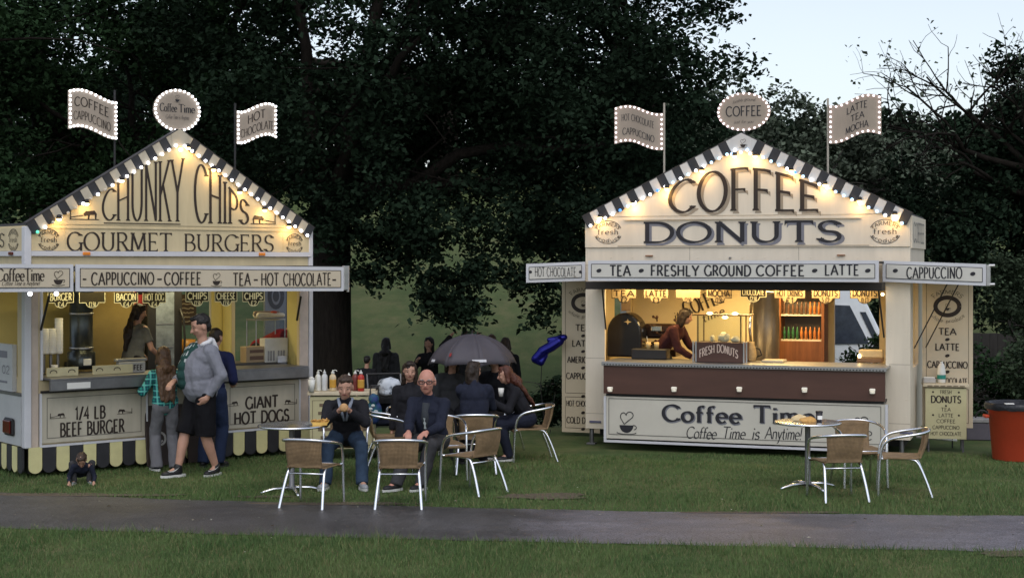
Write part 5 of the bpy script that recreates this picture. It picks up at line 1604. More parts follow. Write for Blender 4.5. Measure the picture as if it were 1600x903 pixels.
tb = make_table(); tb.location = (gx(456, 16.3), 16.3, 0.004); tb['label'] = 'round table with a yellow tray of chips beside the burger eater'
tb2 = copy_tree(tb); tb2.location = (gx(1262, 16.6), 16.6, 0.004); tb2['label'] = 'round table with paper food bags and a dark cup in front of the coffee trailer'
TZ = .726
def chip_tray(name, label, x, y, z, n, colr, sx=.10, sy=.07, rot=0):
    t = thing(name, label, 'food tray', (x, y, z), rot)
    mb = MB(); mb.prism([(-sx*.8, 0), (sx*.8, 0), (sx*1.15, .045), (sx*1.1, .045), (sx*.76, .006), (-sx*.76, .006), (-sx*1.1, .045), (-sx*1.15, .045)], lambda u, v, w_: Vector((u, w_, v)), -sy, sy)
    mb.box(-sx*.9, sx*.9, -sy-.004, -sy-.0005, .001, .035); mb.box(-sx*.9, sx*.9, sy+.0005, sy+.004, .001, .035)
    mb.build('tray', colr, t)
    random.seed(n); mb = MB()
    for i in range(n):
        p = Vector((random.uniform(-sx*.8, sx*.8), random.uniform(-sy*.8, sy*.8), .025+random.uniform(0, .028)))
        d = Vector((random.gauss(0, 1), random.gauss(0, 1), random.gauss(0, .35))).normalized()*.03
        mb.tube([p-d, p+d], .007, 4)
    mb.build('chips', mat('fried_chip', (.55, .29, .07), .5, var=.2), t)
    return t
FOODY = mat('yellow_food_tray', (.62, .38, .09), .6, var=.1)
chip_tray('chip_tray', 'yellow tray heaped with chips on the left round table', gx(500, 16.25), 16.25, TZ, 40, FOODY, .085, .06, .1)
def crumpled(name, label, cat, x, y, z, r, m, sq=.5, seed=1, rot=0):
    mb = MB(); mb.ell((0, 0, 0), (r[0], r[1], r[2]), 20, 12)
    vs = []
    for v in mb.v:
        p = Vector(v); k = 1+.28*mnoise.noise(p*(1.6/r[0])+Vector((seed, 0, 0)))+.14*mnoise.noise(p*(4/r[0])+Vector((0, seed, 0)))
        q = p*k; q.z = max(q.z+r[2]*.85, 0); vs.append(q)
    mb.v = [tuple(v) for v in vs]
    o = mb.build(name, m, None, smooth=False, loc=(x, y, z), rotz=rot)
    return tag(o, label, cat)
crumpled('paper_bag', 'crumpled pale paper wrapper on the right table', 'wrapper', gx(1249, 16.6), 16.62, TZ, (.075, .05, .04), mat('greaseproof_paper', (.72, .55, .30), .6, var=.12), seed=2)
crumpled('paper_bag', 'orange brown paper bag lying between the wrapper and the dark cup on the right table', 'paper bag', gx(1263, 16.5), 16.5, TZ, (.085, .05, .033), mat('orange_paper', (.62, .34, .10), .6, var=.12), seed=5)
t = thing('paper_cup', 'dark paper cup on the right table', 'cup', (gx(1280, 16.55), 16.55, TZ))
MB().lathe([(.028, 0), (.038, .105), (.034, .105), (.026, .006), (0, .006)], 16).build('cup_body', mat('dark_cup', (.03, .025, .03), .5, var=.2), t, smooth=True)
MB().lathe([(.040, .104), (.041, .11), (.036, .118), (0, .118)], 16).build('lid', BLACK, t, smooth=True)
mb = MB(); mb.box(-.025, .025, -.0365, -.034, .03, .07); mb.build('sleeve_mark', PAPER, t)

# ------------------------------------------------------------------ condiment stand and bottles, left
def stand(name, label, x, y, rot, w_, d_, h_, leg, board_z0):
    t = thing(name, label, 'stand', (x, y, gzf(x, y)), rot)
    MB().rbox(-w_/2-.03, w_/2+.03, -.03, d_+.03, h_-.045, h_, .006).build('top', mat('stand_cream_top', (.58, .50, .36), .6, var=.15, scale=6), t)
    mb = MB(); mb.box(-w_/2, w_/2, 0, .03, board_z0, h_-.06); fb_ = mb.build('front_board', mat('stand_cream', (.50, .46, .27), .55, var=.08, scale=3), t)
    for sx in (-w_/2, w_/2-.02): MB().box(sx, sx+.02, .031, d_, board_z0+.05, h_-.06).build('side_board', MATS['stand_cream_top'], t)
    for sx in (-1, 1):
        for yy in (.05, d_-.02):
            MB().tube([(sx*(w_/2-.04), yy, 0), (sx*(w_/2-.04), yy, board_z0+.1)], .014, 8).build('leg', DSTEEL, t)
    return t, fb_
cx_, cy_ = gx(535, 19.0), 19.0
ts, fbd = stand('condiment_stand', 'cream wooden condiment stand with sauce bottles behind the burger eater', cx_, cy_, R(3), .80, .42, .845, .1, .14)
mb = MB(); fn = lambda u, v, off: Vector((u, -off, v))
frame_line(mb, fn, -.37, .18, -.02, .74, .006); frame_line(mb, fn, .03, .18, .37, .74, .006)
for a in (-.195, .2):
    for k, wv in enumerate((.11, .13, .10, .13, .09)):
        mb.add([fn(a-wv*.8, .66-.1*k, .004), fn(a+wv*.8, .66-.1*k, .004), fn(a+wv*.8, .70-.1*k, .004), fn(a-wv*.8, .70-.1*k, .004)], [(0, 1, 2, 3)])
mb.build('painted_lines', mat('faded_brown', (.15, .11, .07), .7), fbd)
def bottle(label, px, D, z, r, h, m, cap_m, nozzle=True, label_m=None):
    t = thing('sauce_bottle', label, 'bottle', (gx(px, D), D, z), 0, 'bottles on the condiment stand')
    MB().lathe([(r*.9, 0), (r, .01), (r, h*.62), (r*.9, h*.72), (r*.45, h*.8), (r*.42, h*.82), (0, h*.82)], 14).build('bottle_body', m, t, smooth=True)
    mb = MB(); mb.lathe([(r*.5, h*.815), (r*.5, h*.9), (r*.2, h*.92), (r*.13, h), (0, h)], 12)
    if nozzle: mb.tube([(0, 0, h*.97), (r*.9, -.01, h*.99), (r*1.3, -.012, h*.94)], .006, 6)
    mb.build('cap', cap_m, t, smooth=True)
    if label_m: MB().lathe([(r*1.012, h*.15), (r*1.015, h*.2), (r*1.015, h*.5), (r*1.012, h*.55)], 14).build('paper_label', label_m, t, smooth=True)
    return t
SZ = .847
WPL = mat('white_plastic', (.72, .72, .68), .4); 
REDP = mat('red_sauce', (.42, .03, .02), .35, var=.1); DRED = mat('dark_red_sauce', (.16, .035, .03), .35); MUST = mat('mustard_yellow', (.55, .30, .05), .35); MILK = mat('cloudy_plastic', (.62, .64, .66), .35)
bottle('white squeeze bottle at the left of the condiment stand, with an upright pump', 497, 19.1, SZ, .036, .26, WPL, WPL)
bottle('cloudy squeeze bottle with a pointed nozzle next to the mustard', 507, 19.15, SZ, .040, .26, MILK, MILK, False)
bottle('orange labelled mustard bottle with cream pump', 520, 19.1, SZ, .042, .26, mat('cream_plastic', (.62, .5, .32), .4), WPL, True, MUST)
bottle('small orange red sauce bottle with a rounded top', 545, 19.15, SZ, .040, .22, mat('orange_red_sauce', (.45, .09, .04), .35), WPL, False)
bottle('dark red sauce bottle with pump between two red ones', 555, 19.1, SZ, .040, .255, DRED, WPL)
bottle('bright red ketchup bottle at the right end of the stand', 564, 19.05, SZ, .042, .26, REDP, WPL, False, MUST)
t = thing('condiment_tub', 'small white tub at the left corner of the condiment stand', 'tub', (gx(487, 18.95), 18.95, SZ))
MB().lathe([(.03, 0), (.045, .15), (.041, .15), (.028, .008), (0, .008)], 14).build('tub_body', WPL, t, smooth=True)
MB().lathe([(.03, .14), (.036, .17), (0, .19)], 10).build('napkins', PAPER, t)

# ------------------------------------------------------------------ right stand, bin, crate
sx_, sy_ = gx(1478, 19.75), 19.75
ts, fbd = stand('menu_stand', 'cream stand with a DONUTS price list on its front beside the coffee trailer', sx_, sy_, R(-12), .51, .34, .885, .1, .175)
mb = MB(); fn = lambda u, v, off: Vector((u, -off, v))
for z, txt, hw, h, st in ((.755, 'FRESH', .07, .045, SANS), (.64, 'DONUTS', .185, .085, dict(HEAVY, thick=.2, thin=.15)), (.53, 'TEA', .06, .045, SANS), (.455, 'LATTE', .09, .045, SANS), (.38, 'COFFEE', .115, .045, SANS), (.30, 'CAPPUCCINO', .165, .045, SANS), (.22, 'HOT CHOCOLATE', .19, .045, SANS)):
    mb = MB(); write(mb, fn, txt, (-hw, z, hw, z+h), st, None, .003); mb.build('lettering', BROWN, fbd)
mb = MB()
for u, z in ((-.16, .775), (.16, .775), (-.16, .48), (.16, .48), (0, .60)): mb = MB(); dot(mb, fn, u, z, .013, .013, .003); mb.build('painted_bean', BROWN, fbd)
mb = MB()
for i, u in enumerate(np.linspace(-.2, .2, 6)): mb.add([Vector((u-.03, -.033, .850)), Vector((u+.03, -.033, .850)), Vector((u+.03, -.033, .862)), Vector((u-.03, -.033, .862))], [(0, 1, 2, 3)])
mb.build('edge_lettering', MATS['faded_brown'], ts)
t = thing('milk_bottle', 'white plastic milk bottle with a green label on the donuts stand', 'bottle', (gx(1471, 19.85), 19.85, .887))
MB().lathe([(.045, 0), (.052, .01), (.054, .13), (.045, .20), (.03, .245), (.018, .255), (0, .258)], 14).build('bottle_body', WPL, t, smooth=True)
MB().lathe([(.0545, .05), (.0555, .055), (.0555, .10), (.0545, .105)], 14).build('paper_label', mat('teal_label', (.02, .22, .18), .5), t, smooth=True)
MB().lathe([(.019, .254), (.02, .26), (.02, .275), (0, .276)], 10).build('cap', WPL, t, smooth=True)
t = thing('napkin_tub', 'low white tub of stirrers left of the milk bottle on the donuts stand', 'tub', (gx(1453, 19.85), 19.87, .887))
MB().rbox(-.09, .07, -.05, .05, 0, .06, .008).build('tub_body', mat('greyish_tub', (.42, .40, .38), .5), t)
MB().rbox(-.08, .06, -.045, .045, .061, .075, .004).build('napkins', PAPER, t)
bx_, by_ = gx(1588, 19.05), 19.05
t = thing('dustbin', 'round orange red plastic bin with a black liner at the right edge', 'bin', (bx_, by_, .0))
MB().lathe([(.0, .0), (.27, .0), (.285, .015), (.335, .60), (.35, .605), (.352, .66), (.37, .665), (.372, .695), (.345, .70), (.33, .62), (.26, .03), (0, .03)], 40).build('bin_body', mat('orange_red_plastic', (.56, .070, .030), .42, var=.09, scale=4, bump=.05, bscale=20), t, smooth=True)
mb = MB()
prof = []
n = 48
vs = []
for k, (r, z) in enumerate(((.376, .628), (.381, .66), (.378, .70), (.365, .712), (.33, .705), (.30, .62), (0, .60))):
    for i in range(n):
        a = 2*PI*i/n
        q = mnoise.noise(Vector((math.cos(a)*3, math.sin(a)*3, k*.7)))
        rr = r+(.008*q if r > 0 else 0); zz = z+(.016*q if k == 0 else .006*q)
        vs.append((rr*math.cos(a), rr*math.sin(a), zz))
mb.add(vs, [(k*n+i, k*n+(i+1) % n, (k+1)*n+(i+1) % n, (k+1)*n+i) for k in range(6) for i in range(n)])
mb.build('bin_liner', mat('black_bin_liner', (.018, .018, .022), .32, var=.2, bump=.3, bscale=30), t, smooth=True)
for s in (-1, 1):
    MB().rbox(s*.375-.03, s*.375+.03, -.06, .06, .52, .56, .01).build('handle', MATS['orange_red_plastic'], t)
MB().rbox(-.23, -.12, -.3, -.24, .708, .722, .004).build('liner_tag', PAPER, t)
t = thing('storage_crate', 'grey plastic crate with a lid standing between the donuts stand and the bin', 'crate', (gx(1529, 21.2), 21.2, .0), R(-8))
MB().rbox(-.19, .19, -.14, .14, .0, .24, .015).build('crate_body', mat('grey_violet_plastic', (.10, .09, .11), .5), t)
MB().rbox(-.2, .2, -.15, .15, .241, .30, .012).build('lid', mat('pale_grey_lid', (.28, .27, .27), .5, var=.3, scale=12), t)
mb = MB(); mb.tube(arc(0, .30, .1, .11, 0, 180, 10) and [(a, 0, b) for a, b in arc(.05, .30, .09, .1, 0, 180, 10)], .012, 6); mb.build('handle', BLACK, t)
mb = MB(); t = thing('drain_pipe', 'white waste pipe lying on the grass under the donuts stand', 'pipe', (gx(1465, 20.2), 20.2, .12))
MB().tube([(-.28, 0, .03), (0, .05, .0), (.26, .02, -.02)], .018, 8).build('pipe_body', WPL, t, smooth=True)
for u in (-.2, .2): MB().tube([(u, .02, -.12), (u, .02, .01)], .01, 6).build('bracket', BLACK, t)

# ------------------------------------------------------------------ things inside the trailers
def inside(T, px, py_unused, y, z=None):
    u = T.q(px, 500, -y)[0]
    return T.world(u, y)
# burger trailer
p = inside(LT, 127, 0, .95)
t = thing('water_boiler', 'tall dark steel boiler standing behind the burger hatch', 'boiler', (p.x, p.y, 1.14), LT.a)
mb = MB(); mb.lathe([(.16, 0), (.17, .04), (.17, .20), (.14, .22), (.14, .92), (.15, .93), (.15, 1.03), (.06, 1.06), (0, 1.06)], 24); mb.build('boiler_body', mat('dark_boiler_steel', (.075, .085, .085), .3, .8, var=.2), t, smooth=True)
for z in (.24, .66): MB().lathe([(.143, z), (.148, z+.005), (.148, z+.025), (.143, z+.03)], 24).build('band', STEEL, t, smooth=True)
MB().rbox(-.05, .05, -.19, -.165, .05, .13, .006).build('dial', PAPER, t)
p = inside(LT, 84, 0, .8)
t = thing('side_cabinet', 'yellow board cabinet behind the boiler in the burger trailer', 'cabinet', (*inside(LT, 168, 0, 1.35).xy, .43), LT.a)
MB().rbox(-.33, .33, -.02, .3, 0, 1.72, .008).build('cabinet_body', mat('ochre_board', (.42, .30, .10), .55, var=.08), t)
MB().box(.334, .35, -.03, .3, 0, 1.72).build('edge_strip', mat('cream_edge', (.55, .48, .3), .5), t)
t0 = None
for i, px in enumerate((70, 81, 92)):
    p = inside(LT, px, 0, .55)
    t = thing('cup_stack', ('first stack of white paper cups, in the corner of the burger hatch', 'middle stack of white paper cups in the burger hatch', 'tallest stack of white paper cups, the one nearest the boiler')[i], 'paper cups', (p.x, p.y, 1.36), LT.a, 'stacks of paper cups')
    mb = MB(); h = (.30, .30, .42)[i]
    prof = [(.035, 0)]
    for k in range(10): prof += [(.046, h*(k+.2)/10), (.049, h*(k+.9)/10), (.047, h*(k+1)/10)]
    prof += [(.04, h+.002), (0, h+.002)]
    mb.lathe(prof, 14); mb.build('cups', PAPER, t, smooth=True)
    MB().tube([(0, .03, -.22), (0, .03, 0)], .02, 8).build('dispenser', DSTEEL, t)
p = inside(LT, 85, 0, .5)
t = thing('paper_cup', 'single white paper cup under the cup stacks in the burger hatch', 'cup', (p.x, p.y, 1.135), LT.a)
MB().lathe([(.03, 0), (.04, .1), (.037, .1), (.027, .006), (0, .006)], 14).build('cup_body', PAPER, t, smooth=True)
mbc = MB(); mbc.rbox(uo_l[0]+.05, uo_l[0]+1.15, .30, .7, .92, 1.125, .01); 
t = thing('griddle', 'black griddle counter behind the burger hatch', 'griddle', (*LT.world(0, 0).xy, 0), LT.a); mbc.build('griddle_body', BLACK, t)
mb = MB()
for a, b in ((.06, .44), (.62, 1.12)): mb.box(uo_l[0]+a, uo_l[0]+b, .02, .04, 1.135, 1.235)
mb.build('splash_board', mat('pale_yellow_board', (.56, .50, .30), .5), t)
mb = MB(); fn = lambda u, v, off: Vector((u, .02-off, v))
for a in (.14, .36, .70, .92): ribbon(mb, fn, arc(uo_l[0]+a, 1.18, .04, .025, 200, -20, 8), .01, .004)
mb.build('painted_mark', BROWN, t)
p = inside(LT, 207, 0, .25)
t = thing('coffee_sign', 'grey COFFEE sign box standing on the burger counter by the girl', 'sign', (*LT.world(LT.q(205, 575, -.08)[0], .08).xy, 1.132), LT.a)
MB().rbox(-.17, .17, -.03, .05, 0, .13, .006).build('sign_body', mat('grey_sign', (.35, .34, .31), .5), t)
mb = MB(); write(mb, lambda u, v, off: Vector((u, -.03-off, v)), 'COFFEE', (-.13, .03, .13, .09), HEAVY); mb.build('lettering', BROWN, t)
MB().rbox(-.2, .2, -.02, .06, .132, .17, .01).build('sign_top', STEEL, t)
# shelves with red boxes, fridge
p = inside(LT, 205, 0, 1.75)
t = thing('shelf_unit', 'white shelf unit with red packets behind the server', 'shelves', (p.x, p.y, .43), LT.a)
mb = MB()
for z in (.55, .95, 1.35, 1.78): mb.box(-.26, .26, -.15, .15, z, z+.02)
mb.box(-.28, -.262, -.16, .16, 0, 1.9); mb.box(.262, .28, -.16, .16, 0, 1.9); mb.box(-.26, .26, .13, .15, .0, 1.9)
mb.build('shelf_frame', mat('grey_shelf', (.45, .46, .44), .5), t)
mb = MB()
for i, (a, b, z, h) in enumerate(((-.24, -.1, 1.37, .3), (-.09, .02, 1.37, .26), (.05, .2, 1.37, .22))): mb.box(a, b, -.1, .08, z+.002, z+h)
mb.build('packets', mat('red_packet', (.30, .03, .035), .5), t)
mb = MB()
for i, (a, b, z, h) in enumerate(((-.22, -.05, .972, .28), (-.02, .2, .972, .2), (-.2, .1, .572, .25))): mb.box(a, b, -.1, .08, z, z+h)
mb.build('packets', mat('green_packet', (.05, .12, .06), .5), t)
p = inside(LT, 248, 0, 1.7)
t = thing('drinks_fridge', 'narrow glass fronted drinks fridge with black frame in the burger trailer', 'fridge', (p.x, p.y, .43), LT.a)
MB().rbox(-.25, .25, -.18, .22, 0, 1.72, .01).build('fridge_body', BLACK, t)
MB().box(-.13, .13, -.186, -.1805, .35, 1.62).build('door_glass', mat('blue_grey_glass', (.17, .20, .25), .2, var=.4, scale=7), t)
mb = MB(); mb.tube([(.21, -.19, .55), (.24, -.24, .7), (.25, -.25, 1.0), (.24, -.24, 1.25), (.21, -.19, 1.4)], .015, 8); mb.build('handle', BLACK, t, smooth=True)
for k, z in enumerate((.6, .9, 1.2)): MB().box(-.12, .12, -.19, -.1865, z, z+.012).build('shelf_edge', STEEL, t)
# black price list on the back lining and painted picture
u, z = LT.q(286, 483, -2.17); mb = MB(); mb.box(u-.19, u+.19, Dp-.10, Dp-.0735, z-.22, z+.2)
t = thing('wall_menu', 'dark framed price list on the yellow back wall of the burger trailer', 'menu', (*LT.world(0, 0).xy, 0), LT.a); mb.build('menu_board', mat('chalk_brown', (.05, .032, .02), .7), t)
mb = MB(); fn = lambda a, b, off: Vector((a, Dp-.10-off, b))
random.seed(8)
for k in range(6):
    pts = [(u-.15+.3*i/12, z+.13-.06*k+random.uniform(-.008, .008)) for i in range(13)]; ribbon(mb, fn, pts, .014)
mb.build('chalk_lines', mat('chalk', (.30, .25, .17), .8), t)
p = inside(LT, 291, 0, 1.9)
t = thing('ketchup_tub', 'orange tub on the back counter behind the standing man', 'tub', (p.x, p.y, 1.16), LT.a)
MB().lathe([(.1, 0), (.125, .24), (.118, .24), (.095, .01), (0, .01)], 16).build('tub_body', mat('orange_plastic', (.50, .23, .04), .4), t, smooth=True)
t = thing('back_counter', 'dark worktop along the back wall of the burger trailer', 'counter', (*LT.world(0, 0).xy, 0), LT.a)
MB().rbox(1.35, 2.95, 1.72, 2.14, .44, 1.155, .008).build('counter_body', mat('dark_worktop', (.06, .055, .05), .5), t)
t = thing('side_counter', 'dark steel worktop at the right inside the burger trailer', 'counter', (*LT.world(0, 0).xy, 0), LT.a)
MB().rbox(2.55, 3.55, .40, .85, .44, 1.16, .008).build('counter_body', MATS['dark_worktop'], t)
# display cabinet with the giant hot dog on top, boxes
p = inside(LT, 420, 0, .62)
t = thing('glass_cabinet', 'clear glass hot cabinet on the right of the burger counter', 'cabinet', (p.x, p.y, 1.165), LT.a)
MB().rbox(-.2, .24, -.02, .24, 0, .03, .004).build('cabinet_base', DSTEEL, t)
mb = MB()
for a in (-.195, .235):
    for b in (-.012, .232): mb.tube([(a, b, .03), (a, b, .52)], .008, 6)
mb.box(-.2, .24, -.02, .24, .52, .535); mb.build('cabinet_frame', STEEL, t)
MB().box(-.19, .23, -.018, -.014, .03, .52).build('glass_pane', GLASS, t)
q = inside(LT, 420, 0, .68)
t = thing('giant_hot_dog', 'large model hot dog in a cream bun lying on top of the glass cabinet', 'model food', (q.x, q.y, 1.70), LT.a)
mb = MB()
for s in (-1, 1): mb.cap((-.17, s*.04, .05), .04, (.19, s*.035, .045), .03)
mb.build('bun', mat('painted_bun', (.68, .62, .50), .4), t, smooth=True)
mb = MB(); mb.cap((-.20, 0, .075), .032, (.14, 0, .07), .032); mb.build('sausage', mat('painted_sausage', (.30, .22, .16), .4), t, smooth=True)
mb = MB(); mb.ell((.06, -.03, .085), (.05, .03, .022)); mb.build('ketchup', mat('ketchup_red', (.45, .06, .02), .3), t, smooth=True)
p = inside(LT, 432, 0, .40)
t = thing('cutlery_box', 'white cutlery box with slots and napkins on the burger counter', 'box', (p.x, p.y, 1.14), LT.a)
MB().rbox(-.17, .17, 0, .14, 0, .32, .005).build('box_body', mat('off_white_card', (.55, .54, .50), .6), t)
mb = MB()
for k, a in enumerate((-.13, -.09, -.05, .02, .06, .1)): mb.box(a, a+.018, -.012, -.001, .03, .16)
mb.build('cutlery', mat('grey_cutlery', (.25, .25, .26), .4), t)
mb = MB(); mb.rbox(.0, .13, -.05, -.015, .0, .09, .01); mb.build('napkins', mat('bluish_napkin', (.6, .64, .75), .7), t)
p = inside(LT, 401, 0, .42)
t = thing('cardboard_box', 'small brown printed carton left of the white cutlery box', 'box', (p.x, p.y, 1.14), LT.a)
MB().rbox(-.15, .15, 0, .16, 0, .22, .004).build('box_body', CARD, t)
mb = MB(); mb.box(-.1, .1, -.003, -.0005, .14, .18); mb.box(-.1, .1, -.003, -.0005, .05, .1); mb.build('printed_mark', mat('faded_print', (.12, .07, .05), .7), t)
# painted sign panel at the back right
u, z = LT.q(398, 500, -2.16)
t = thing('wall_sign', 'round painted emblem on the back wall of the burger trailer above the cabinet', 'wall sign', (*LT.world(0, 0).xy, 0), LT.a)
mb = MB(); mb.box(2.52, 2.95, Dp-.10, Dp-.0735, .45, 2.3); mb.build('sign_panel', mat('tan_panel', (.42, .34, .18), .55), t)
mb = MB(); fn = lambda a, b, off: Vector((a, Dp-.10-off, b)); ribbon(mb, fn, arc(2.75, 2.02, .17, .2, 180, 380, 20), .09); ribbon(mb, fn, arc(2.75, 2.02, .08, .1, 170, 390, 16), .04)
write(mb, fn, 'JACKET', (2.6, 1.60, 2.92, 1.68), HEAVY); write(mb, fn, 'POTATOES', (2.55, 1.46, 2.92, 1.54), HEAVY)
mb.build('lettering', mat('faded_brown_letters', (.14, .09, .05), .6), t)
t = thing('folded_door', 'grey inside door with a dark oval emblem standing open in the burger trailer', 'door', (*LT.world(0, 0).xy, 0), LT.a)
ud0, ud1 = LT.q(414, 500, -1.35)[0], LT.q(448, 500, -1.35)[0]
mb = MB(); mb.box(ud0, ud1, 1.35, 1.39, .43, 2.3); mb.build('door_panel', mat('blue_grey_door', (.16, .18, .22), .5), t)
mb = MB(); fn = lambda a, b, off: Vector((a, 1.35-off, b)); ribbon(mb, fn, arc((ud0+ud1)/2, 1.98, .10, .15, 0, 360, 24), .06); dot(mb, fn, (ud0+ud1)/2, 1.98, .05, .08); mb.build('emblem', mat('dark_emblem', (.045, .05, .065), .5), t)
MB().box(ud1+.001, ud1+.03, 1.33, 1.40, .43, 2.3).build('door_edge', NAVY, t)
t = thing('hanging_cloth', 'pale blue cloth hanging on the open door edge in the burger trailer', 'cloth', (*LT.world(0, 0).xy, 0), LT.a)
mb = MB(); n = 12; vs = []
for i in range(n+1):
    z = 2.25-1.05*i/n
    for j in range(5): vs.append((ud1+.045+.035*j+.03*math.sin(i*.6+j), 1.2+.03*math.sin(j*2.1+i*.3), z))
mb.add(vs, [(i*5+j, i*5+j+1, (i+1)*5+j+1, (i+1)*5+j) for i in range(n) for j in range(4)])
o = mb.build('cloth_sheet', mat('pale_cloth', (.5, .55, .6), .8), t, smooth=True); sd = o.modifiers.new('solid', 'SOLIDIFY'); sd.thickness = .006

# coffee trailer
def ri(px, y): 
    return RT.world(RT.q(px, 520, -y)[0], y)
p = ri(978, .55)
t = thing('coffee_machine', 'black domed coffee machine with a gold badge at the left of the lit hatch', 'coffee machine', (p.x, p.y, 1.155), RT.a)
mb = MB(); prof = [(-.24, 0), (.25, 0), (.25, .25)]+[(.005+.245*math.cos(R(a)), .32+.28*math.sin(R(a))) for a in range(0, 181, 12)]+[(-.24, .25)]
mb.prism(prof, lambda u, v, w_: Vector((u, w_, v)), -.12, .22); o = mb.build('machine_body', mat('black_gloss', (.012, .013, .018), .18, var=.2), t); soften(o, .03, 3)
mb = MB(); mb.add([Vector((.06+a*.055, -.128, .48+b*.04)) for a, b in ((-1, 0), (-.25, -.25), (0, -1), (.25, -.25), (1, 0), (.25, .25), (0, 1), (-.25, .25))], [tuple(range(8))]); mb.build('badge', mat('gold_badge', (.55, .42, .2), .3), t)
mb = MB(); mb.box(-.08, .04, .05, .1, .62, .95); mb.build('flue', mat('brown_flue', (.16, .11, .07), .5), t)
p = ri(1028, .75)
t = thing('espresso_group', 'dark espresso machine bristling with levers and knobs beside the black dome', 'coffee machine', (p.x, p.y, 1.155), RT.a)
mb = MB(); mb.rbox(-.26, .26, -.05, .3, .0, .10, .01); mb.rbox(-.24, .2, .05, .32, .24, .44, .03); mb.build('machine_body', mat('dark_bronze', (.05, .028, .02), .3, .5), t)
random.seed(2)
for i in range(26):
    mb = MB()
    a = Vector((random.uniform(-.25, .3), random.uniform(-.02, .2), random.uniform(.14, .52-.2*abs(i/26-.3))))
    b = a+Vector((random.uniform(-.09, .12), random.uniform(-.08, .02), random.uniform(-.05, .07)))
    mb.tube([a, b], .011, 6); mb.ell(b, (.022, .022, .022), 8, 5); mb.build('lever', mat('dark_levers', (.07, .035, .022), .35, .3), t, smooth=True)
mb = MB(); mb.ell((.08, -.04, .2), (.06, .02, .03)); mb.build('red_lamp', mat('red_glow', (.5, .02, .02), .4, emit=(1, .1, .05), estr=.5), t, smooth=True)
mb = MB(); mb.rbox(-.1, .05, .0, .1, .34, .42, .01); mb.build('tank', CHROME, t)
p = ri(1012, .2)
t = thing('drip_tray', 'black tray shelf with two paper cups in the lit hatch', 'tray', (p.x, p.y, 1.155), RT.a)
MB().rbox(-.2, .28, -.1, .12, 0, .135, .01).build('tray_body', BLACK, t)
for k, px in enumerate((1013, 1026)):
    p = ri(px, .2)
    t = thing('paper_cup', ('paper cup with a straw on the black tray, beside the coffee dome', 'second paper cup on the black tray, the one nearer the server')[k], 'cup', (p.x, p.y, 1.292), RT.a)
    MB().lathe([(.028, 0), (.036, .085), (.033, .085), (.026, .006), (0, .006)], 14).build('cup_body', mat('kraft_cup', (.62, .46, .22), .6), t, smooth=True)
    if k == 0: MB().tube([(0, 0, .02), (-.02, 0, .16)], .004, 6).build('straw', WPL, t)
p = ri(1127, -.08)
t = thing('donut_case', 'brown FRESH DONUTS display case with glowing lamps on the counter', 'display case', (p.x, p.y, 1.153), RT.a)
MB().rbox(-.33, .31, -.12, .32, 0, .255, .006).build('case_body', MAROON, t)
for u_ in (-.35, -.315, .31, .345): MB().box(u_, u_+.018, -.135, -.118, 0, .27).build('case_strip', STEEL, t)
mb = MB(); fn = lambda u, v, off: Vector((u, -.12-off, v))
st = dict(HEAVY, capw=.085)
write(mb, fn, 'FRESH DONUTS', (0, 0, .5, .085), st, lambda s, t_: (-.26+.5*s, .055+.075*math.sin(PI*s)+.1*t_), .004)
mb.build('lettering', mat('pink_letters', (.62, .48, .40), .6), t)
mb = MB()
for u_, y_ in ((-.29, -.08), (.27, -.08), (-.29, .28), (.27, .28)): mb.box(u_-.008, u_+.008, y_-.008, y_+.008, .255, .60)
mb.rbox(-.36, .37, -.14, .33, .60, .615, .004); mb.build('case_frame', mat('bronze_frame', (.20, .12, .05), .4, .5), t)
MB().box(-.30, .30, -.105, -.101, .262, .595).build('glass_pane', GLASS, t)
EMC = mat('case_lamp', (1, .9, .6), .4, emit=(1, .80, .42), estr=7)
for u_, y_, z_ in ((-.13, -.1, .63), (.20, -.1, .63), (.04, .05, .575)):
    mb = MB(); mb.ell((u_, y_, z_), (.04, .03, .018), 12, 6); lb = mb.build('case_lamp', EMC, t, smooth=True)
ld = bpy.data.lights.new('lamp_light', 'POINT'); ld.energy = 2.4; ld.color = (1, .68, .28); ld.shadow_soft_size = .04; link('lamp_light', ld, lb, (.0, .06, .53))
for k, (px, lab) in enumerate(((1113, 'small pale donut bag in the display case, on its own'), (1131, 'heap of pale sugared donut bags in the middle of the display case'), (1149, 'pair of pale donut bags at the right of the display case'))):
    p = ri(px, 0.0)
    crumpled('donut_bag', lab, 'donut bag', p.x, p.y, 1.153+.257, ((.035, .04, .045), (.075, .05, .065), (.06, .05, .04))[k], mat('sugar_paper', (.78, .68, .50), .7), seed=3+k)
p = ri(1197, 1.2)
t = thing('water_boiler', 'grey steel boiler column behind the donut case', 'boiler', (p.x, p.y, 1.03), RT.a)
MB().lathe([(.2, 0), (.2, .05), (.18, .06), (.18, .95), (.19, .97), (.19, 1.0), (0, 1.02)], 24).build('boiler_body', mat('warm_grey_steel', (.17, .15, .13), .35, .7), t, smooth=True)
MB().rbox(-.24, .24, -.2, .2, -.58, -.001, .008).build('boiler_stand', DWOOD, t)
mb = MB(); mb.tube([(-.16, -.15, .1), (-.19, -.19, .5), (-.17, -.16, .9)], .02, 8); mb.build('sight_tube', CHROME, t, smooth=True)
p = ri(1253, 1.7)
t = thing('bottle_cabinet', 'wooden glass fronted cabinet of bottles in the coffee trailer', 'cabinet', (p.x, p.y, .47), RT.a)
mb = MB(); mb.box(-.32, -.28, -.1, .3, 0, 1.66); mb.box(.28, .32, -.1, .3, 0, 1.66); mb.box(-.279, .279, -.1, .3, 1.6, 1.66); mb.box(-.279, .279, -.1, .3, 0, .88); mb.build('cabinet_body', WOOD, t)
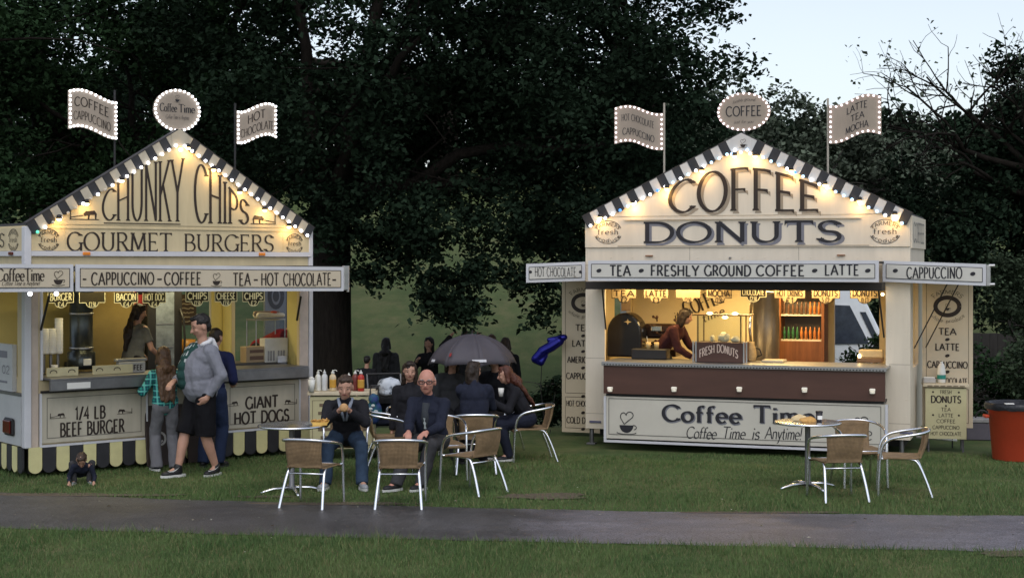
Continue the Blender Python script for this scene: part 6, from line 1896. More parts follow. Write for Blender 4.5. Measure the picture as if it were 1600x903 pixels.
MB().box(-.279, .279, .27, .3, .881, 1.599).build('cabinet_back', mat('grey_back', (.10, .09, .085), .5), t)
for z in (.882, 1.23): MB().box(-.279, .279, -.08, .26, z, z+.02).build('shelf', mat('pale_shelf', (.6, .55, .45), .4), t)
random.seed(6)
for row, z in enumerate((.903, 1.251)):
    for k in range(9):
        u_ = -.24+.06*k
        m = (mat('green_bottle', (.03, .12, .05), .3), mat('orange_bottle', (.45, .16, .04), .3), mat('brown_bottle', (.10, .05, .03), .3))[0 if (row == 0 and k < 4) else (1 if row == 0 or k > 5 else 2)]
        mb = MB(); mb.lathe([(.02, 0), (.021, .1), (.009, .14), (.009, .17), (0, .172)], 8, (u_, -.02, z)); mb.build('bottle', m, t, smooth=True)
p = ri(1206, .1)
t = thing('white_tray', 'shallow white tray lying right of the donut case', 'tray', (p.x, p.y, 1.153), RT.a)
MB().rbox(-.12, .16, -.1, .2, 0, .03, .008).build('tray_body', mat('cream_tray', (.6, .52, .38), .5), t)
p = ri(1172, .25)
t = thing('soft_toy', 'cream and brown jug with a black spout beside the donut case', 'jug', (p.x, p.y, 1.153), RT.a)
t.name = 'jug'
MB().lathe([(.07, 0), (.09, .06), (.08, .16), (.055, .22), (.06, .25), (0, .252)], 14).build('jug_body', mat('ochre_jug', (.42, .30, .15), .5, var=.4, scale=9), t, smooth=True)
mb = MB(); mb.tube([(.06, 0, .18), (.13, 0, .15), (.15, 0, .08), (.08, 0, .05)], .012, 8); mb.build('handle', BLACK, t, smooth=True)
p = ri(1365, .5)
t = thing('till_shelf', 'cream till shelf at the right end of the lit counter', 'shelf', (p.x, p.y, 1.153), RT.a)
MB().rbox(-.2, .12, -.1, .15, 0, .06, .006).build('shelf_base', mat('brown_shelf', (.22, .13, .07), .5), t)
MB().rbox(-.18, .12, -.08, .14, .062, .16, .01).build('till_body', mat('cream_till', (.62, .50, .30), .5), t)
MB().ell((-.17, -.08, .08), (.02, .015, .03), 10, 6).build('indicator_lamp', BULB_Y, t, smooth=True)

# ------------------------------------------------------------------ menu board leaning in front of the burger trailer
p0 = LT.world(LT.q(231, 690, .12)[0], -.12); p1 = LT.world(LT.q(353, 690, .11)[0], -.11)
a_ = math.atan2(p1.y-p0.y, p1.x-p0.x); Lb = (p1-p0).length
t = thing('menu_board', 'dark brown two leaved board standing behind the girl and the man in shorts', 'board', (p0.x, p0.y, 0), a_)
for k, (a, b) in enumerate(((0, Lb*.48), (Lb*.52, Lb))):
    M = Matrix.Rotation(R(-7), 4, 'X')
    mb = MB(); mb.rbox(a, b, 0, .03, .02, .74, .006, 0, M); o = mb.build('board_leaf', DWOOD, t)
    mb = MB(); fn = lambda u, v, off: M @ Vector((u, -off, v))
    if k == 0:
        write(mb, fn, 'O', (.10, .50, .22, .64), HEAVY); mb.build('lettering', mat('chalky_white', (.45, .43, .40), .7), o); mb = MB(); write(mb, fn, 'O', (.12, .27, .25, .41), HEAVY)
    else:
        write(mb, fn, 'C', (.1, .30, .22, .42), HEAVY); mb.build('lettering', mat('chalky_white', (.45, .43, .40), .7), o); mb = MB(); write(mb, fn, '1', (Lb*.48-.18, .50, Lb*.48-.12, .64), HEAVY)
    mb.build('lettering', mat('chalky_white', (.45, .43, .40), .7), o)

# ------------------------------------------------------------------ umbrella, balloon, pushchair, van
ux, uy = gx(738, 19.3), 19.3
uz = 2.45-(568-409)*19.3/F
t = thing('umbrella', 'open dark grey umbrella held over the seated group', 'umbrella', (ux, uy, uz-.55))
Rr = .565; rows = 9; mb = MB()
for g_ in range(8):
    vs = []
    for i in range(rows+1):
        f = i/rows
        for k in range(7):
            sg = k/6; a = 2*PI*(g_+sg)/8+.2
            r = Rr*math.sin(f*1.25)/math.sin(1.25)*math.cos(PI/8)/math.cos((sg-.5)*PI/4)*(1-.05*math.sin(PI*sg)*f)
            z = .37*(math.cos(f*1.25)-math.cos(1.25))/(1-math.cos(1.25))-.012*math.sin(PI*sg)*math.sin(PI*f)+.02*math.sin(PI*sg)*f**3
            vs.append((r*math.cos(a), r*math.sin(a), .55+z))
    mb.add(vs, [(i*7+k, i*7+k+1, (i+1)*7+k+1, (i+1)*7+k) for i in range(rows) for k in range(6)])
o = mb.build('canopy', mat('grey_umbrella_cloth', (.066, .060, .072), .6, var=.12, scale=3, spec=.35), t, smooth=True)
sd = o.modifiers.new('solid', 'SOLIDIFY'); sd.thickness = .003
mb = MB()
for k in range(8):
    a = 2*PI*k/8+.2; pts = []
    for i in range(8):
        f = i/7; r = Rr*math.sin(f*1.25)/math.sin(1.25)*.995; z = .37*(math.cos(f*1.25)-math.cos(1.25))/(1-math.cos(1.25))
        pts.append((r*math.cos(a), r*math.sin(a), .55+z-.01))
    mb.tube(pts, .004, 5)
mb.build('ribs', DSTEEL, t)
MB().tube([(0, 0, -.25), (0, 0, .95)], .008, 8).build('shaft', DSTEEL, t)
MB().tube([(0, 0, .93), (0, 0, .97)], .012, 8).build('ferrule', BLACK, t)
mb = MB(); mb.tube([(0, 0, -.38), (0, 0, -.24)], .016, 8); mb.build('handle', BLACK, t)
def on_canopy(a, f, off=.004):
    r = Rr*math.sin(f*1.25)/math.sin(1.25)*.985; z = .37*(math.cos(f*1.25)-math.cos(1.25))/(1-math.cos(1.25))
    return Vector((r*math.cos(a), r*math.sin(a), .55+z+off))+Vector((math.cos(a), math.sin(a), .4)).normalized()*.012
mb = MB()
for (a0, a1, f0, f1) in ((-1.55, -1.22, .88, .93), (-2.72, -2.55, .90, .95)):
    m_ = 6
    vs = [on_canopy(a0+(a1-a0)*i/m_, f) for f in (f0, f1) for i in range(m_+1)]
    mb.add(vs, [(i, i+1, m_+2+i, m_+1+i) for i in range(m_)])
mb.build('printed_mark', mat('white_print', (.55, .55, .58), .6), t)
mb = MB(); vs = [on_canopy(-2.12+da, .78+df) for da, df in ((-.03, -.02), (.03, -.03), (.035, .04), (-.02, .05))]; mb.add(vs, [(0, 1, 2, 3)]); mb.build('red_mark', mat('red_print', (.25, .02, .02), .6), t)

bx0 = at(858, 552, 21.5)
t = thing('foil_balloon', 'shiny deep blue foil balloon shaped like a figure floating by the left menu board', 'balloon', tuple(bx0))
mb = MB()
def P2(px, py): return ((px-858)/F*21.5, 0, (552-py)/F*21.5)
pts = [P2(880, 527), P2(868, 528), P2(858, 529)]
mb.cap(P2(882, 527), .045, P2(858, 531), .035)
mb.cap(P2(874, 533), .07, P2(862, 541), .075); mb.cap(P2(862, 541), .075, P2(847, 549), .07)
mb.cap(P2(848, 549), .07, P2(837, 561), .065); mb.cap(P2(837, 561), .065, P2(845, 566), .055); mb.cap(P2(845, 566), .055, P2(852, 556), .04)
import types
# ------------------------------------------------------------------ smooth one-piece bodies and clothes
def fuse(name, mb, m, parent, vox=.011, sm_it=4, wrinkle=0.0, wscale=9.0, sm_f=.5):
    """run the overlapping volumes in mb together into ONE continuous surface"""
    me = bpy.data.meshes.new('tmp'); me.from_pydata(mb.v, [], mb.f); me.update()
    o = bpy.data.objects.new('tmp', me); COL.objects.link(o)
    r = o.modifiers.new('r', 'REMESH'); r.mode = 'VOXEL'; r.voxel_size = vox
    s = o.modifiers.new('s', 'SMOOTH'); s.factor = sm_f; s.iterations = sm_it
    dg = bpy.context.evaluated_depsgraph_get()
    out = bpy.data.meshes.new_from_object(o.evaluated_get(dg))
    bpy.data.objects.remove(o); bpy.data.meshes.remove(me)
    out.name = name
    if wrinkle:
        n = len(out.vertices); co = np.empty(n*3, np.float32); no = np.empty(n*3, np.float32)
        out.vertices.foreach_get('co', co); out.vertex_normals.foreach_get('vector', no)
        co = co.reshape(-1, 3); no = no.reshape(-1, 3)
        k = np.array([mnoise.noise(Vector((p[0]*wscale+3, p[1]*wscale, p[2]*wscale*.55)))+.5*mnoise.noise(Vector((p[0]*wscale*2.3, p[1]*wscale*2.3+7, p[2]*wscale*1.4))) for p in co])
        co = co+no*(k*wrinkle)[:, None]
        out.vertices.foreach_set('co', co.astype(np.float32).ravel())
    out.materials.clear(); out.materials.append(m)
    out.polygons.foreach_set('use_smooth', [True]*len(out.polygons)); out.update()
    return link(name, out, parent)
fuse('balloon_body', mb, mat('blue_foil', (.010, .011, .17), .18, .6, var=.25, scale=12), t, .012, 2)
MB().tube([(-.1, 0, -.12), (-.12, 0, -.5), (-.02, 0, -1.3), (.02, .0, -bx0.z+.1)], .006, 5).build('ribbon', BLACK, t)

def frus(mb, p0, r0, p1, r1, n=14):
    p0 = Vector(p0); p1 = Vector(p1); d = p1-p0; L = d.length
    M = d.to_track_quat('Z', 'Y').to_matrix()
    mb.lathe([(r0*.6, -r0*.5), (r0, 0), (r1, L)], n, p0, M=M)
SKIN = mat('skin', (.44, .245, .175), .55, var=.12, scale=9)
SKIN_P = mat('ruddy_skin', (.50, .235, .175), .5, var=.16, scale=10)
SKIN_D = mat('shaded_skin', (.36, .21, .155), .6, var=.1)
EYE_M = mat('eye_dark', (.02, .015, .012), .3); LIP = mat('lip', (.24, .075, .065), .5); EYE_W = mat('eye_white', (.24, .20, .18), .4)
def hairm(n, c): return mat(n, c, .5, var=.45, scale=22, stretch=(1, 1, .25), bump=.5, bscale=60, spec=.35)
HB = hairm('dark_brown_hair', (.022, .013, .009)); HL = hairm('light_brown_hair', (.085, .046, .024)); HM = hairm('mid_brown_hair', (.05, .03, .02)); HR = hairm('red_brown_hair', (.075, .024, .014)); HG = hairm('grey_hair', (.30, .29, .28)); HK = hairm('black_hair', (.012, .010, .010))
def cloth(n, c, var=.18, sc=7, b=.35): return mat(n, c, .9, var=var, scale=sc, bump=b, bscale=26, spec=.15)

def ik(a, b, l1, l2, pole):
    a, b, pole = Vector(a), Vector(b), Vector(pole)
    d = b-a; L = min(d.length, (l1+l2)*.999); dn = d.normalized()
    b = a+dn*L
    x = (l1*l1-l2*l2+L*L)/(2*L); h = math.sqrt(max(l1*l1-x*x, 0))
    p = pole-dn*pole.dot(dn)
    if p.length < 1e-4: p = Vector((0, -1, 0))-dn*(-dn.y)
    return a+dn*x+p.normalized()*h, b

def person(label, loc, face, H=1.75, pel=None, lean=0.0, side=0.0, hands=None, feet=None, head=(0, 0), build=1.0, belly=0.0,
           skin=None, top=None, bottom=None, shoes=None, hair=None, hair_style='short', top_len=.06, sleeve='long', legs='long', skirt=False,
           elbow=None, knee=None, fine=True, group=None, glasses=False, collar=None, hood=None, female=False, no_legs=False, curl=.5, scale_head=1.0, extras=None, vox=None):
    """face: heading, 0 = towards the camera, +90 = viewer's right. Local frame: forward -y, x to viewer's right."""
    k = H/1.75
    root = thing('person', label, 'person', loc, R(face), group)
    v0 = vox or (.009 if fine else .013)
    skin = skin or SKIN
    pel = Vector(pel) if pel else Vector((0, 0, .93*k))
    up = Matrix.Rotation(R(lean), 3, 'X') @ (Matrix.Rotation(R(side), 3, 'Y') @ Vector((0, 0, 1)))   # lean>0 : forward
    fwd = Vector((0, -1, 0)); fwd = (fwd-up*fwd.dot(up)).normalized(); rt = Vector((1, 0, 0)); rt = (rt-up*rt.dot(up)).normalized()
    Mx = Matrix((rt, -fwd, up)).transposed()      # local body axes: x right, y back, z up
    B = lambda x, y, z: pel+rt*x*k-fwd*y*k+up*z*k
    bw = build
    sh_w = (.185 if not female else .165)*(.85+.15*bw)
    chest = B(0, .0, .36); neck0 = B(0, .01, .50); 
    hd_dir = (up+Vector((0, 0, 1))*.8).normalized()
    hs = .118*k*scale_head
    neck1 = neck0+hd_dir*.07*k+fwd*.015*k
    hc = neck1+hd_dir*.105*k*scale_head+fwd*.02*k
    yaw, pit = head
    HM_ = Matrix.Rotation(R(yaw), 3, 'Z') @ Matrix.Rotation(R(pit), 3, 'X')   # pit>0 : looks down
    hp = lambda x, y, z: hc+HM_ @ Vector((x, y, z))*hs
    MH = HM_
    body = MB()
    # trunk
    body.ell(B(0, 0, .02), (.15*bw*k, .105*bw*k, .12*k), M=Mx); body.ell(B(0, -.02*belly, .18), (.135*bw*k, (.095+.05*belly)*bw*k, .16*k), M=Mx)
    body.ell(B(0, 0, .35), (.145*bw*k, .086*bw*k, .115*k), M=Mx)
    for s in (-1, 1): body.ell(B(s*sh_w*.92, .005, .435), (.06*k, .055*k, .055*k), M=Mx)
    body.cap(neck0-up*.03*k, .062*k, neck1, .052*k); body.cap(neck1, .052*k, hc-HM_ @ Vector((0, .0, .35))*hs, .050*k)
    # head
    body.ell(hp(0, .06, .18), (.66*hs, .80*hs, .80*hs), 18, 12, M=MH)
    body.ell(hp(0, -.12, -.30), (.52*hs, .60*hs, .66*hs), 16, 10, M=MH)
    body.ell(hp(0, -.38, -.72), (.26*hs, .24*hs, .2*hs), 10, 7, M=MH)
    body.cap(hp(0, -.72, .02), .07*hs, hp(0, -.86, -.26), .125*hs, 8)
    for s in (-1, 1):
        body.ell(hp(s*.68, .08, -.08), (.09*hs, .17*hs, .27*hs), 8, 7, M=MH)
        body.ell(hp(s*.32, -.56, .19), (.2*hs, .12*hs, .09*hs), 8, 6, M=MH)
        body.ell(hp(s*.36, -.52, -.22), (.18*hs, .16*hs, .16*hs), 8, 6, M=MH)
    sleeves = MB(); up_a, lo_a = .285*k, .255*k
    sh = {}
    hands = hands or {}
    for s in (-1, 1):
        S = B(s*sh_w, .005, .425)
        hv = hands.get(s) or tuple(B(s*(sh_w+.07), -.03, -.12))
        W_ = Vector(hv)
        pole = Vector((elbow or {}).get(s, (s*.45, .7, -.6)))
        E, W_ = ik(S, W_, up_a, lo_a, pole)
        body.cap(S, .05*k*bw**.5, E, .040*k); body.cap(E, .041*k, W_, .028*k)
        d = (W_-E).normalized()
        # hand: palm, four fingers, thumb
        side_v = Vector((s, 0, 0)); pn = Vector((-s, -.2, 0)) if abs(d.z) > .6 else Vector((0, 0, -1))
        pn = (pn-d*pn.dot(d)).normalized(); ac = d.cross(pn).normalized()
        pc = W_+d*.045*k
        body.cap(W_, .027*k, pc, .031*k)
        Mp = Matrix((ac, pn, d)).transposed()
        body.ell(W_+d*.055*k, (.043*k, .018*k, .05*k), 10, 7, M=Mp)
        for i, (o_, L_) in enumerate(((-.031, .066), (-.010, .078), (.011, .074), (.031, .058))):
            b0 = W_+d*.092*k+ac*o_*k
            c1 = b0+(d*math.cos(curl)+pn*math.sin(curl))*L_*.5*k; c2 = c1+(d*math.cos(curl*2.2)+pn*math.sin(curl*2.2))*L_*.5*k
            body.cap(b0-d*.02*k, .0105*k, c1, .0098*k, 7); body.cap(c1, .0098*k, c2, .0085*k, 7)
        th = -1 if ac.dot(fwd) > 0 else 1
        tdir = -ac*th if False else (ac if ac.dot(fwd) > 0 else -ac)
        b0 = W_+d*.03*k+tdir*.025*k; c1 = b0+(tdir*.6+d*.7+pn*.3)*.04*k; c2 = c1+(d*.9+pn*.5+tdir*.1)*.032*k
        body.cap(b0, .014*k, c1, .012*k, 7); body.cap(c1, .012*k, c2, .0095*k, 7)
        if sleeve == 'long':
            sleeves.cap(S, .073*k*bw**.4, E, .060*k*bw**.3); frus(sleeves, E, .060*k*bw**.3, W_-d*.005*k, .047*k); sleeves.ell(E, (.060*k*bw**.3,)*3)
        else:
            frus(sleeves, S, .070*k, S.lerp(E, .65), .066*k)
        sh[s] = (S, E, W_)
    feet = feet or {}
    trs = MB(); toes = {}; calf = {}
    for s in (-1, 1):
        if no_legs: break
        Hh = B(s*.088*bw**.5, 0, -.02)
        A = Vector(feet.get(s) or (s*.1, 0, .085*k)); A_dir = None
        fd = feet.get('dir%d' % s, (s*.25, -1, 0))
        fd = Vector(fd).normalized()
        pole = Vector((knee or {}).get(s, (s*.12, -1, .1)))
        K, A = ik(Hh, A, .435*k, .425*k, pole)
        body.cap(Hh, .085*k*bw**.5, K, .056*k); body.cap(K, .055*k, K.lerp(A, .35), .055*k*bw**.3); body.cap(K.lerp(A, .35), .055*k*bw**.3, A, .036*k)
        body.cap(A, .036*k, A+fd*.11*k-Vector((0, 0, .045*k)), .03*k)
        if legs == 'long':
            trs.cap(Hh, .108*k*bw**.6, K, .080*k*bw**.3); frus(trs, K, .080*k*bw**.3, A-(K-A).normalized()*.03*k, (.072 if not female else .062)*k); trs.ell(K, (.08*k*bw**.3,)*3)
        elif legs == 'wide':
            trs.cap(Hh, .100*k, K, .078*k); frus(trs, K, .080*k, A-Vector((0, 0, .045*k)), .085*k); trs.ell(K, (.08*k,)*3)
        elif legs == 'shorts':
            E2 = K.lerp(A, .10)
            frus(trs, Hh, .104*k*bw**.4, E2, .098*k*bw**.3); trs.cap(Hh, .104*k*bw**.4, Hh.lerp(E2, .5), .10*k*bw**.4)
        calf[s] = (K, A, fd)
    if not no_legs:
        trs.ell(B(0, 0, .0), (.165*bw*k, .122*bw*k, .13*k), M=Mx)
    bo = fuse('body', body, skin, root, v0 if fine else .013, 2, sm_f=.35)
    # top
    tp = MB()
    tw = 1.12
    tp.ell(B(0, 0, .05-top_len*.3), (.158*bw*k*tw, .115*bw*k*tw, (.12+top_len)*k), M=Mx)
    tp.ell(B(0, -.028*belly, .20), (.152*bw*k*tw, (.108+.032*belly)*bw*k*tw, .26*k), M=Mx); tp.ell(B(0, -.015*belly, .05), (.155*bw*k*tw, (.112+.02*belly)*bw*k*tw, .2*k), M=Mx)
    tp.ell(B(0, -.005, .345), ((.163 if not female else .150)*bw*k*tw, (.112+(.012 if female else 0))*bw*k*tw, .14*k), M=Mx)
    for s in (-1, 1): tp.ell(B(s*sh_w*.86, .005, .425), (.078*k*bw**.4, .07*k, .066*k), M=Mx); tp.cap(B(s*.05, .01, .475), .045*k, B(s*sh_w*.85, .005, .44), .058*k)
    tp.ell(B(0, .0, .455), (.085*k*bw**.3, .085*k*bw**.3, .055*k), M=Mx)
    if collar: tp.cap(neck0-up*.02*k, .078*k, neck0+up*.015*k, .070*k)
    b_ = len(tp.v); tp.v.extend(sleeves.v); tp.f.extend([tuple(i+b_ for i in f) for f in sleeves.f]); tp.mi.extend(sleeves.mi)
    if skirt: tp.cap(B(0, 0, -.05), .19*k*bw, B(0, 0, -.32), .2*k*bw)
    to = fuse('jacket' if collar or hood else 'shirt', tp, top, root, v0, 3, .013, 9)
    if not no_legs and bottom is not None:
        bo2 = fuse('shorts' if legs == 'shorts' else 'trousers', trs, bottom, root, v0, 3, .012, 8)
        for s in (-1, 1):
            K, A, fd = calf[s]
            sd_ = Vector((-fd.y, fd.x, 0))
            mb = MB(); g = -A.z if False else 0
            base = Vector((A.x, A.y, A.z-.085*k))
            Mf = Matrix((sd_, -fd, Vector((0, 0, 1)))).transposed()
            mb.ell(base+fd*.015*k+Vector((0, 0, .055*k)), (.044*k, .07*k, .052*k), M=Mf); mb.ell(base+fd*.10*k+Vector((0, 0, .038*k)), (.047*k, .095*k, .036*k), M=Mf)
            mb.cap(A+Vector((0, 0, .02)), .047*k, A-Vector((0, 0, .03)), .045*k)
            so = fuse('shoe', mb, shoes[0], root, .009, 2)
            mb = MB(); mb.prism([(math.cos(R(q))*.05*k, math.sin(R(q))*.145*k) for q in range(0, 360, 20)], lambda u, v, z: base+sd_*u+fd*(v+.055*k)+Vector((0, 0, z)), .0, .026*k)
            mb.build('sole', shoes[1], so)
    # face
    for s in (-1, 1):
        mb = MB(); mb.ell(hp(s*.27, -.655, .04), (.085*hs, .04*hs, .035*hs), 8, 6, M=MH); eo = mb.build('eye', EYE_W if fine else EYE_M, root, smooth=True)
        if fine:
            mb = MB(); mb.ell(hp(s*.27, -.685, .04), (.055*hs, .03*hs, .042*hs), 8, 6, M=MH); mb.build('iris', EYE_M, eo, smooth=True)
            mb = MB(); mb.cap(hp(s*.14, -.68, .21), .035*hs, hp(s*.44, -.60, .23), .03*hs, 6); mb.build('eyebrow', hair or HM, root, smooth=True)
    mb = MB(); mb.cap(hp(-.17, -.70, -.47), .045*hs, hp(.17, -.70, -.47), .045*hs, 6); mb.build('mouth', LIP, root, smooth=True)
    # hair
    if hair is not None:
        h = MB()
        if hair_style == 'short':
            h.ell(hp(0, .14, .30), (.71*hs, .80*hs, .76*hs), 16, 10, M=MH); h.ell(hp(0, .42, .0), (.62*hs, .48*hs, .62*hs), 14, 9, M=MH); h.ell(hp(0, -.36, .74), (.50*hs, .34*hs, .24*hs), 12, 8, M=MH)
        elif hair_style == 'bald':
            for s in (-1, 1): h.ell(hp(s*.55, .28, .0), (.15*hs, .40*hs, .34*hs), 10, 8, M=MH)
            h.ell(hp(0, .62, -.02), (.62*hs, .32*hs, .44*hs), 12, 8, M=MH)
        else:
            h.ell(hp(0, .16, .32), (.76*hs, .84*hs, .78*hs), 16, 10, M=MH); h.ell(hp(0, .40, -.05), (.72*hs, .56*hs, .8*hs), 14, 9, M=MH)
            for s in (-1, 1): h.cap(hp(s*.60, .1, .25), .22*hs, hp(s*.68, .22, -.75), .24*hs, 9)
            h.ell(hp(0, -.3, .80), (.52*hs, .36*hs, .24*hs), 12, 8, M=MH)
            if hair_style == 'long':
                L = B(0, .155, .10); 
                h.cap(hp(0, .55, -.2), .62*hs, neck0-fwd*.10*k, .085*k); 
                for qi, q in enumerate((-.08, -.045, 0, .045, .08)): h.cap(neck0-fwd*.10*k+rt*q*k, .046*k, L+rt*q*.8*k+up*.05*abs(math.sin(qi*2.1))*k, .02*k)
            elif hair_style == 'waist':
                L = B(0, .16, -.0)
                h.cap(hp(0, .55, -.2), .66*hs, neck0-fwd*.10*k, .09*k)
                for qi, q in enumerate((-.10, -.07, -.035, 0, .035, .07, .10)): h.cap(neck0-fwd*(.10-.25*q*q*10*.1)*k+rt*q*k, .045*k, L+rt*q*.85*k+up*(.02+.05*abs(math.sin(qi*2.3)))*k, .020*k)
            elif hair_style == 'pony':
                h.cap(hp(0, .75, .1), .28*hs, B(0, .17, .34), .06*k); h.cap(B(0, .17, .34), .06*k, B(.02, .16, .12), .03*k)
            elif hair_style == 'bob':
                for s in (-1, 1): h.cap(hp(s*.55, .15, -.3), .3*hs, hp(s*.62, .2, -1.25), .26*hs, 9)
                h.cap(hp(0, .5, -.2), .6*hs, hp(0, .5, -1.2), .5*hs)
        ho = fuse('hair', h, hair, root, .008 if fine else .012, 2, .011, 24)
    if hood:
        mb = MB(); c0 = neck0
        ring = [c0+rt*.082*k*math.cos(R(a))*bw**.3-fwd*.075*k*math.sin(R(a))+up*(.012+.035*math.sin(R(a)))*k for a in range(-55, 236, 24)]
        mb.tube(ring, [.012*k]+[.026*k]*(len(ring)-2)+[.012*k], 8)
        mb.cap(c0-fwd*.09*k+up*.02*k, .05*k, c0-fwd*.12*k-up*.06*k, .06*k)
        mb.build('hood', hood, root, smooth=True)
    if glasses:
        mb = MB()
        for s in (-1, 1):
            P = [hp(s*(.30+.235*math.cos(R(a))), -.80, .03+.15*math.sin(R(a))) for a in range(0, 361, 30)]
            mb.tube(P, .035*hs, 6, caps=False); mb.tube([hp(s*.53, -.79, .08), hp(s*.70, -.1, .08)], .03*hs, 6)
        mb.tube([hp(-.07, -.82, .06), hp(.07, -.82, .06)], .03*hs, 6)
        mb.build('glasses', BLACK, root)
    root_info = types.SimpleNamespace(root=root, B=B, hp=hp, hs=hs, k=k, sh=sh, fwd=fwd, up=up, rt=rt, neck0=neck0)
    return root_info

JEANS = cloth('blue_jeans', (.030, .050, .085), .3); BLACKC = cloth('black_cloth', (.018, .018, .022)); NAVYC = cloth('navy_cloth', (.018, .021, .036)); DGREY = cloth('dark_grey_cloth', (.048, .048, .052)); 
GREYJ = cloth('grey_jogger_cloth', (.155, .155, .17)); HOODG = cloth('grey_hoodie_cloth', (.20, .205, .24), .12); TEE = cloth('green_tee_cloth', (.022, .060, .055)); SHORTB = cloth('black_shorts_cloth', (.008, .008, .010))
BROWNC = cloth('dark_olive_cloth', (.026, .026, .020)); WHITEC = cloth('white_cloth', (.62, .62, .64), .06)
WS = mat('white_sole', (.62, .62, .6), .5); BS = mat('black_sole', (.03, .03, .03), .6); NAVS = mat('navy_shoe', (.02, .022, .035), .6); BLKS = mat('black_shoe', (.012, .012, .014), .5); GRYS = mat('grey_trainer', (.30, .31, .33), .6, var=.5, scale=25)

# girl at the counter
p = person('girl with long brown hair in green plaid shirt and grey joggers at the counter', (gx(258, 18.0), 18.0, 0), 206, 1.46, scale_head=1.08, hands={-1: (-.26, -.36, .98), 1: (.22, -.24, .95)}, feet={-1: (-.11, .03, .075), 1: (.09, -.04, .075)},
       lean=6, head=(-28, -2), female=True, top=mat_plaid(), bottom=GREYJ, shoes=(NAVS, WS), hair=HL, hair_style='waist', legs='wide', top_len=.05, build=1.02)
# man in grey hoodie
mn = person('heavy man in a grey hoodie and black shorts standing sideways at the burger counter', (gx(314, 17.62), 17.62, 0), -52, 1.85,
       hands={1: (.22, -.02, .93), -1: (-.22, -.22, 1.08)}, elbow={1: (.6, .7, -.3), -1: (-.7, .3, -.8)},
       feet={1: (.06, .16, .085), -1: (-.06, -.26, .085), 'dir1': (.45, -1, 0), 'dir-1': (-.05, -1, 0)}, knee={1: (.1, -1, 0), -1: (-.1, -1, 0)},
       lean=-2, head=(-12, 16), scale_head=1.12, build=1.3, belly=.9, top=HOODG, bottom=SHORTB, shoes=(BLKS, WS), hair=HK, legs='shorts', top_len=.07, hood=WHITEC)
B = mn.B; k_ = mn.k
mb = MB()
for z, ry, dy in ((.08, .165, .040), (.16, .172, .052), (.25, .165, .050), (.33, .150, .035), (.40, .125, .020)):
    mb.ell(B(-.055, -dy-.012, z), (.115*k_*1.2, ry*k_*1.16, .11*k_), M=Matrix.Rotation(0, 3, 'Z'))
sh_o = fuse('t_shirt', mb, TEE, mn.root, .012, 3, .005)
mb = MB(); random.seed(12)
P_ = [v.co.copy() for v in sh_o.data.vertices]; N_ = [v.normal.copy() for v in sh_o.data.vertices]
from mathutils.bvhtree import BVHTree
bv = BVHTree.FromPolygons(P_, [tuple(p.vertices) for p in sh_o.data.polygons])
def onshirt(a, z):
    c = B(-.055, -.03, z); d = (mn.rt*math.sin(a)+mn.fwd*math.cos(a)).normalized()
    h = bv.ray_cast(c+d*.6, -d)
    return (h[0] if h[0] else c+d*.2)+d*.006
for r_ in range(3):
    for c_ in range(7):
        if random.random() < .12 or (r_ == 1 and c_ in (0, 6)): continue
        a = R(-54+15*c_+random.uniform(-3, 3)); z = .41-.075*r_+.012*c_
        w1, w2 = random.uniform(.04, .10), random.uniform(.014, .030)
        mb.add([onshirt(a-w1, z-w2), onshirt(a+w1*.6, z-w2*1.1), onshirt(a+w1, z+w2), onshirt(a-w1*.7, z+w2*.9)], [(0, 1, 2, 3)])
mb.build('chest_print', mat('white_shirt_print', (.42, .46, .46), .8), sh_o)
for so_ in [c for c in mn.root.children if c.name.startswith('shoe')]:
    P_ = [v.co.copy() for v in so_.data.vertices]
    bs = BVHTree.FromPolygons(P_, [tuple(p.vertices) for p in so_.data.polygons])
    cc = sum(P_, Vector())/len(P_)
    side_ = mn.rt if cc.x > 0 else mn.rt
    M0 = Matrix.Rotation(R(52), 3, 'Z'); vd = M0 @ Vector((0, -1, 0))     # outer side of each shoe
    wn = Vector((vd.y, -vd.x, 0)).normalized()
    pts = []
    for i in range(9):
        f = i/8; l = wn*(.07-.14*f); hz = Vector((0, 0, .022-.05*f*(1-f)*2+.03*f*f))
        h = bs.ray_cast(cc+l+hz+vd*.3, -vd)
        if h[0]: pts.append((h[0]+vd*.004, .012*math.sin(PI*min(1, .15+f*.9))**.8+.002))
    if len(pts) > 4:
        mb = MB(); n_ = len(pts)
        mb.add([p+Vector((0, 0, w_/2)) for p, w_ in pts]+[p-Vector((0, 0, w_/2)) for p, w_ in pts], [(i, n_+i, n_+i+1, i+1) for i in range(n_-1)])
        mb.build('side_mark', WS, so_)
person('person in dark blue almost hidden behind the man in the grey hoodie', (gx(331, 18.35), 18.3, 0), 170, 1.70, top=cloth('dark_blue_cloth', (.012, .016, .055)), bottom=cloth('blue_work_trousers', (.02, .03, .065)), shoes=(BLKS, BS), hair=HB, hands={-1: (-.18, -.25, 1.0), 1: (.2, -.2, 1.0)}, fine=False, head=(0, 10), lean=14)
# toddler on the grass
person('toddler in a navy coat squatting on the grass with head bent down', (gx(128, 16.95), 16.95, 0), 14, .80, pel=(0, .12, .12), lean=66, hands={-1: (-.13, -.15, .04), 1: (.13, -.16, .04)}, feet={-1: (-.08, .0, .04), 1: (.08, -.01, .04)}, head=(0, 50), build=1.2, scale_head=1.5,
       top=NAVYC, bottom=DGREY, shoes=(GRYS, WS), hair=HM, curl=.2, knee={-1: (-.4, -1, .6), 1: (.4, -1, .6)})
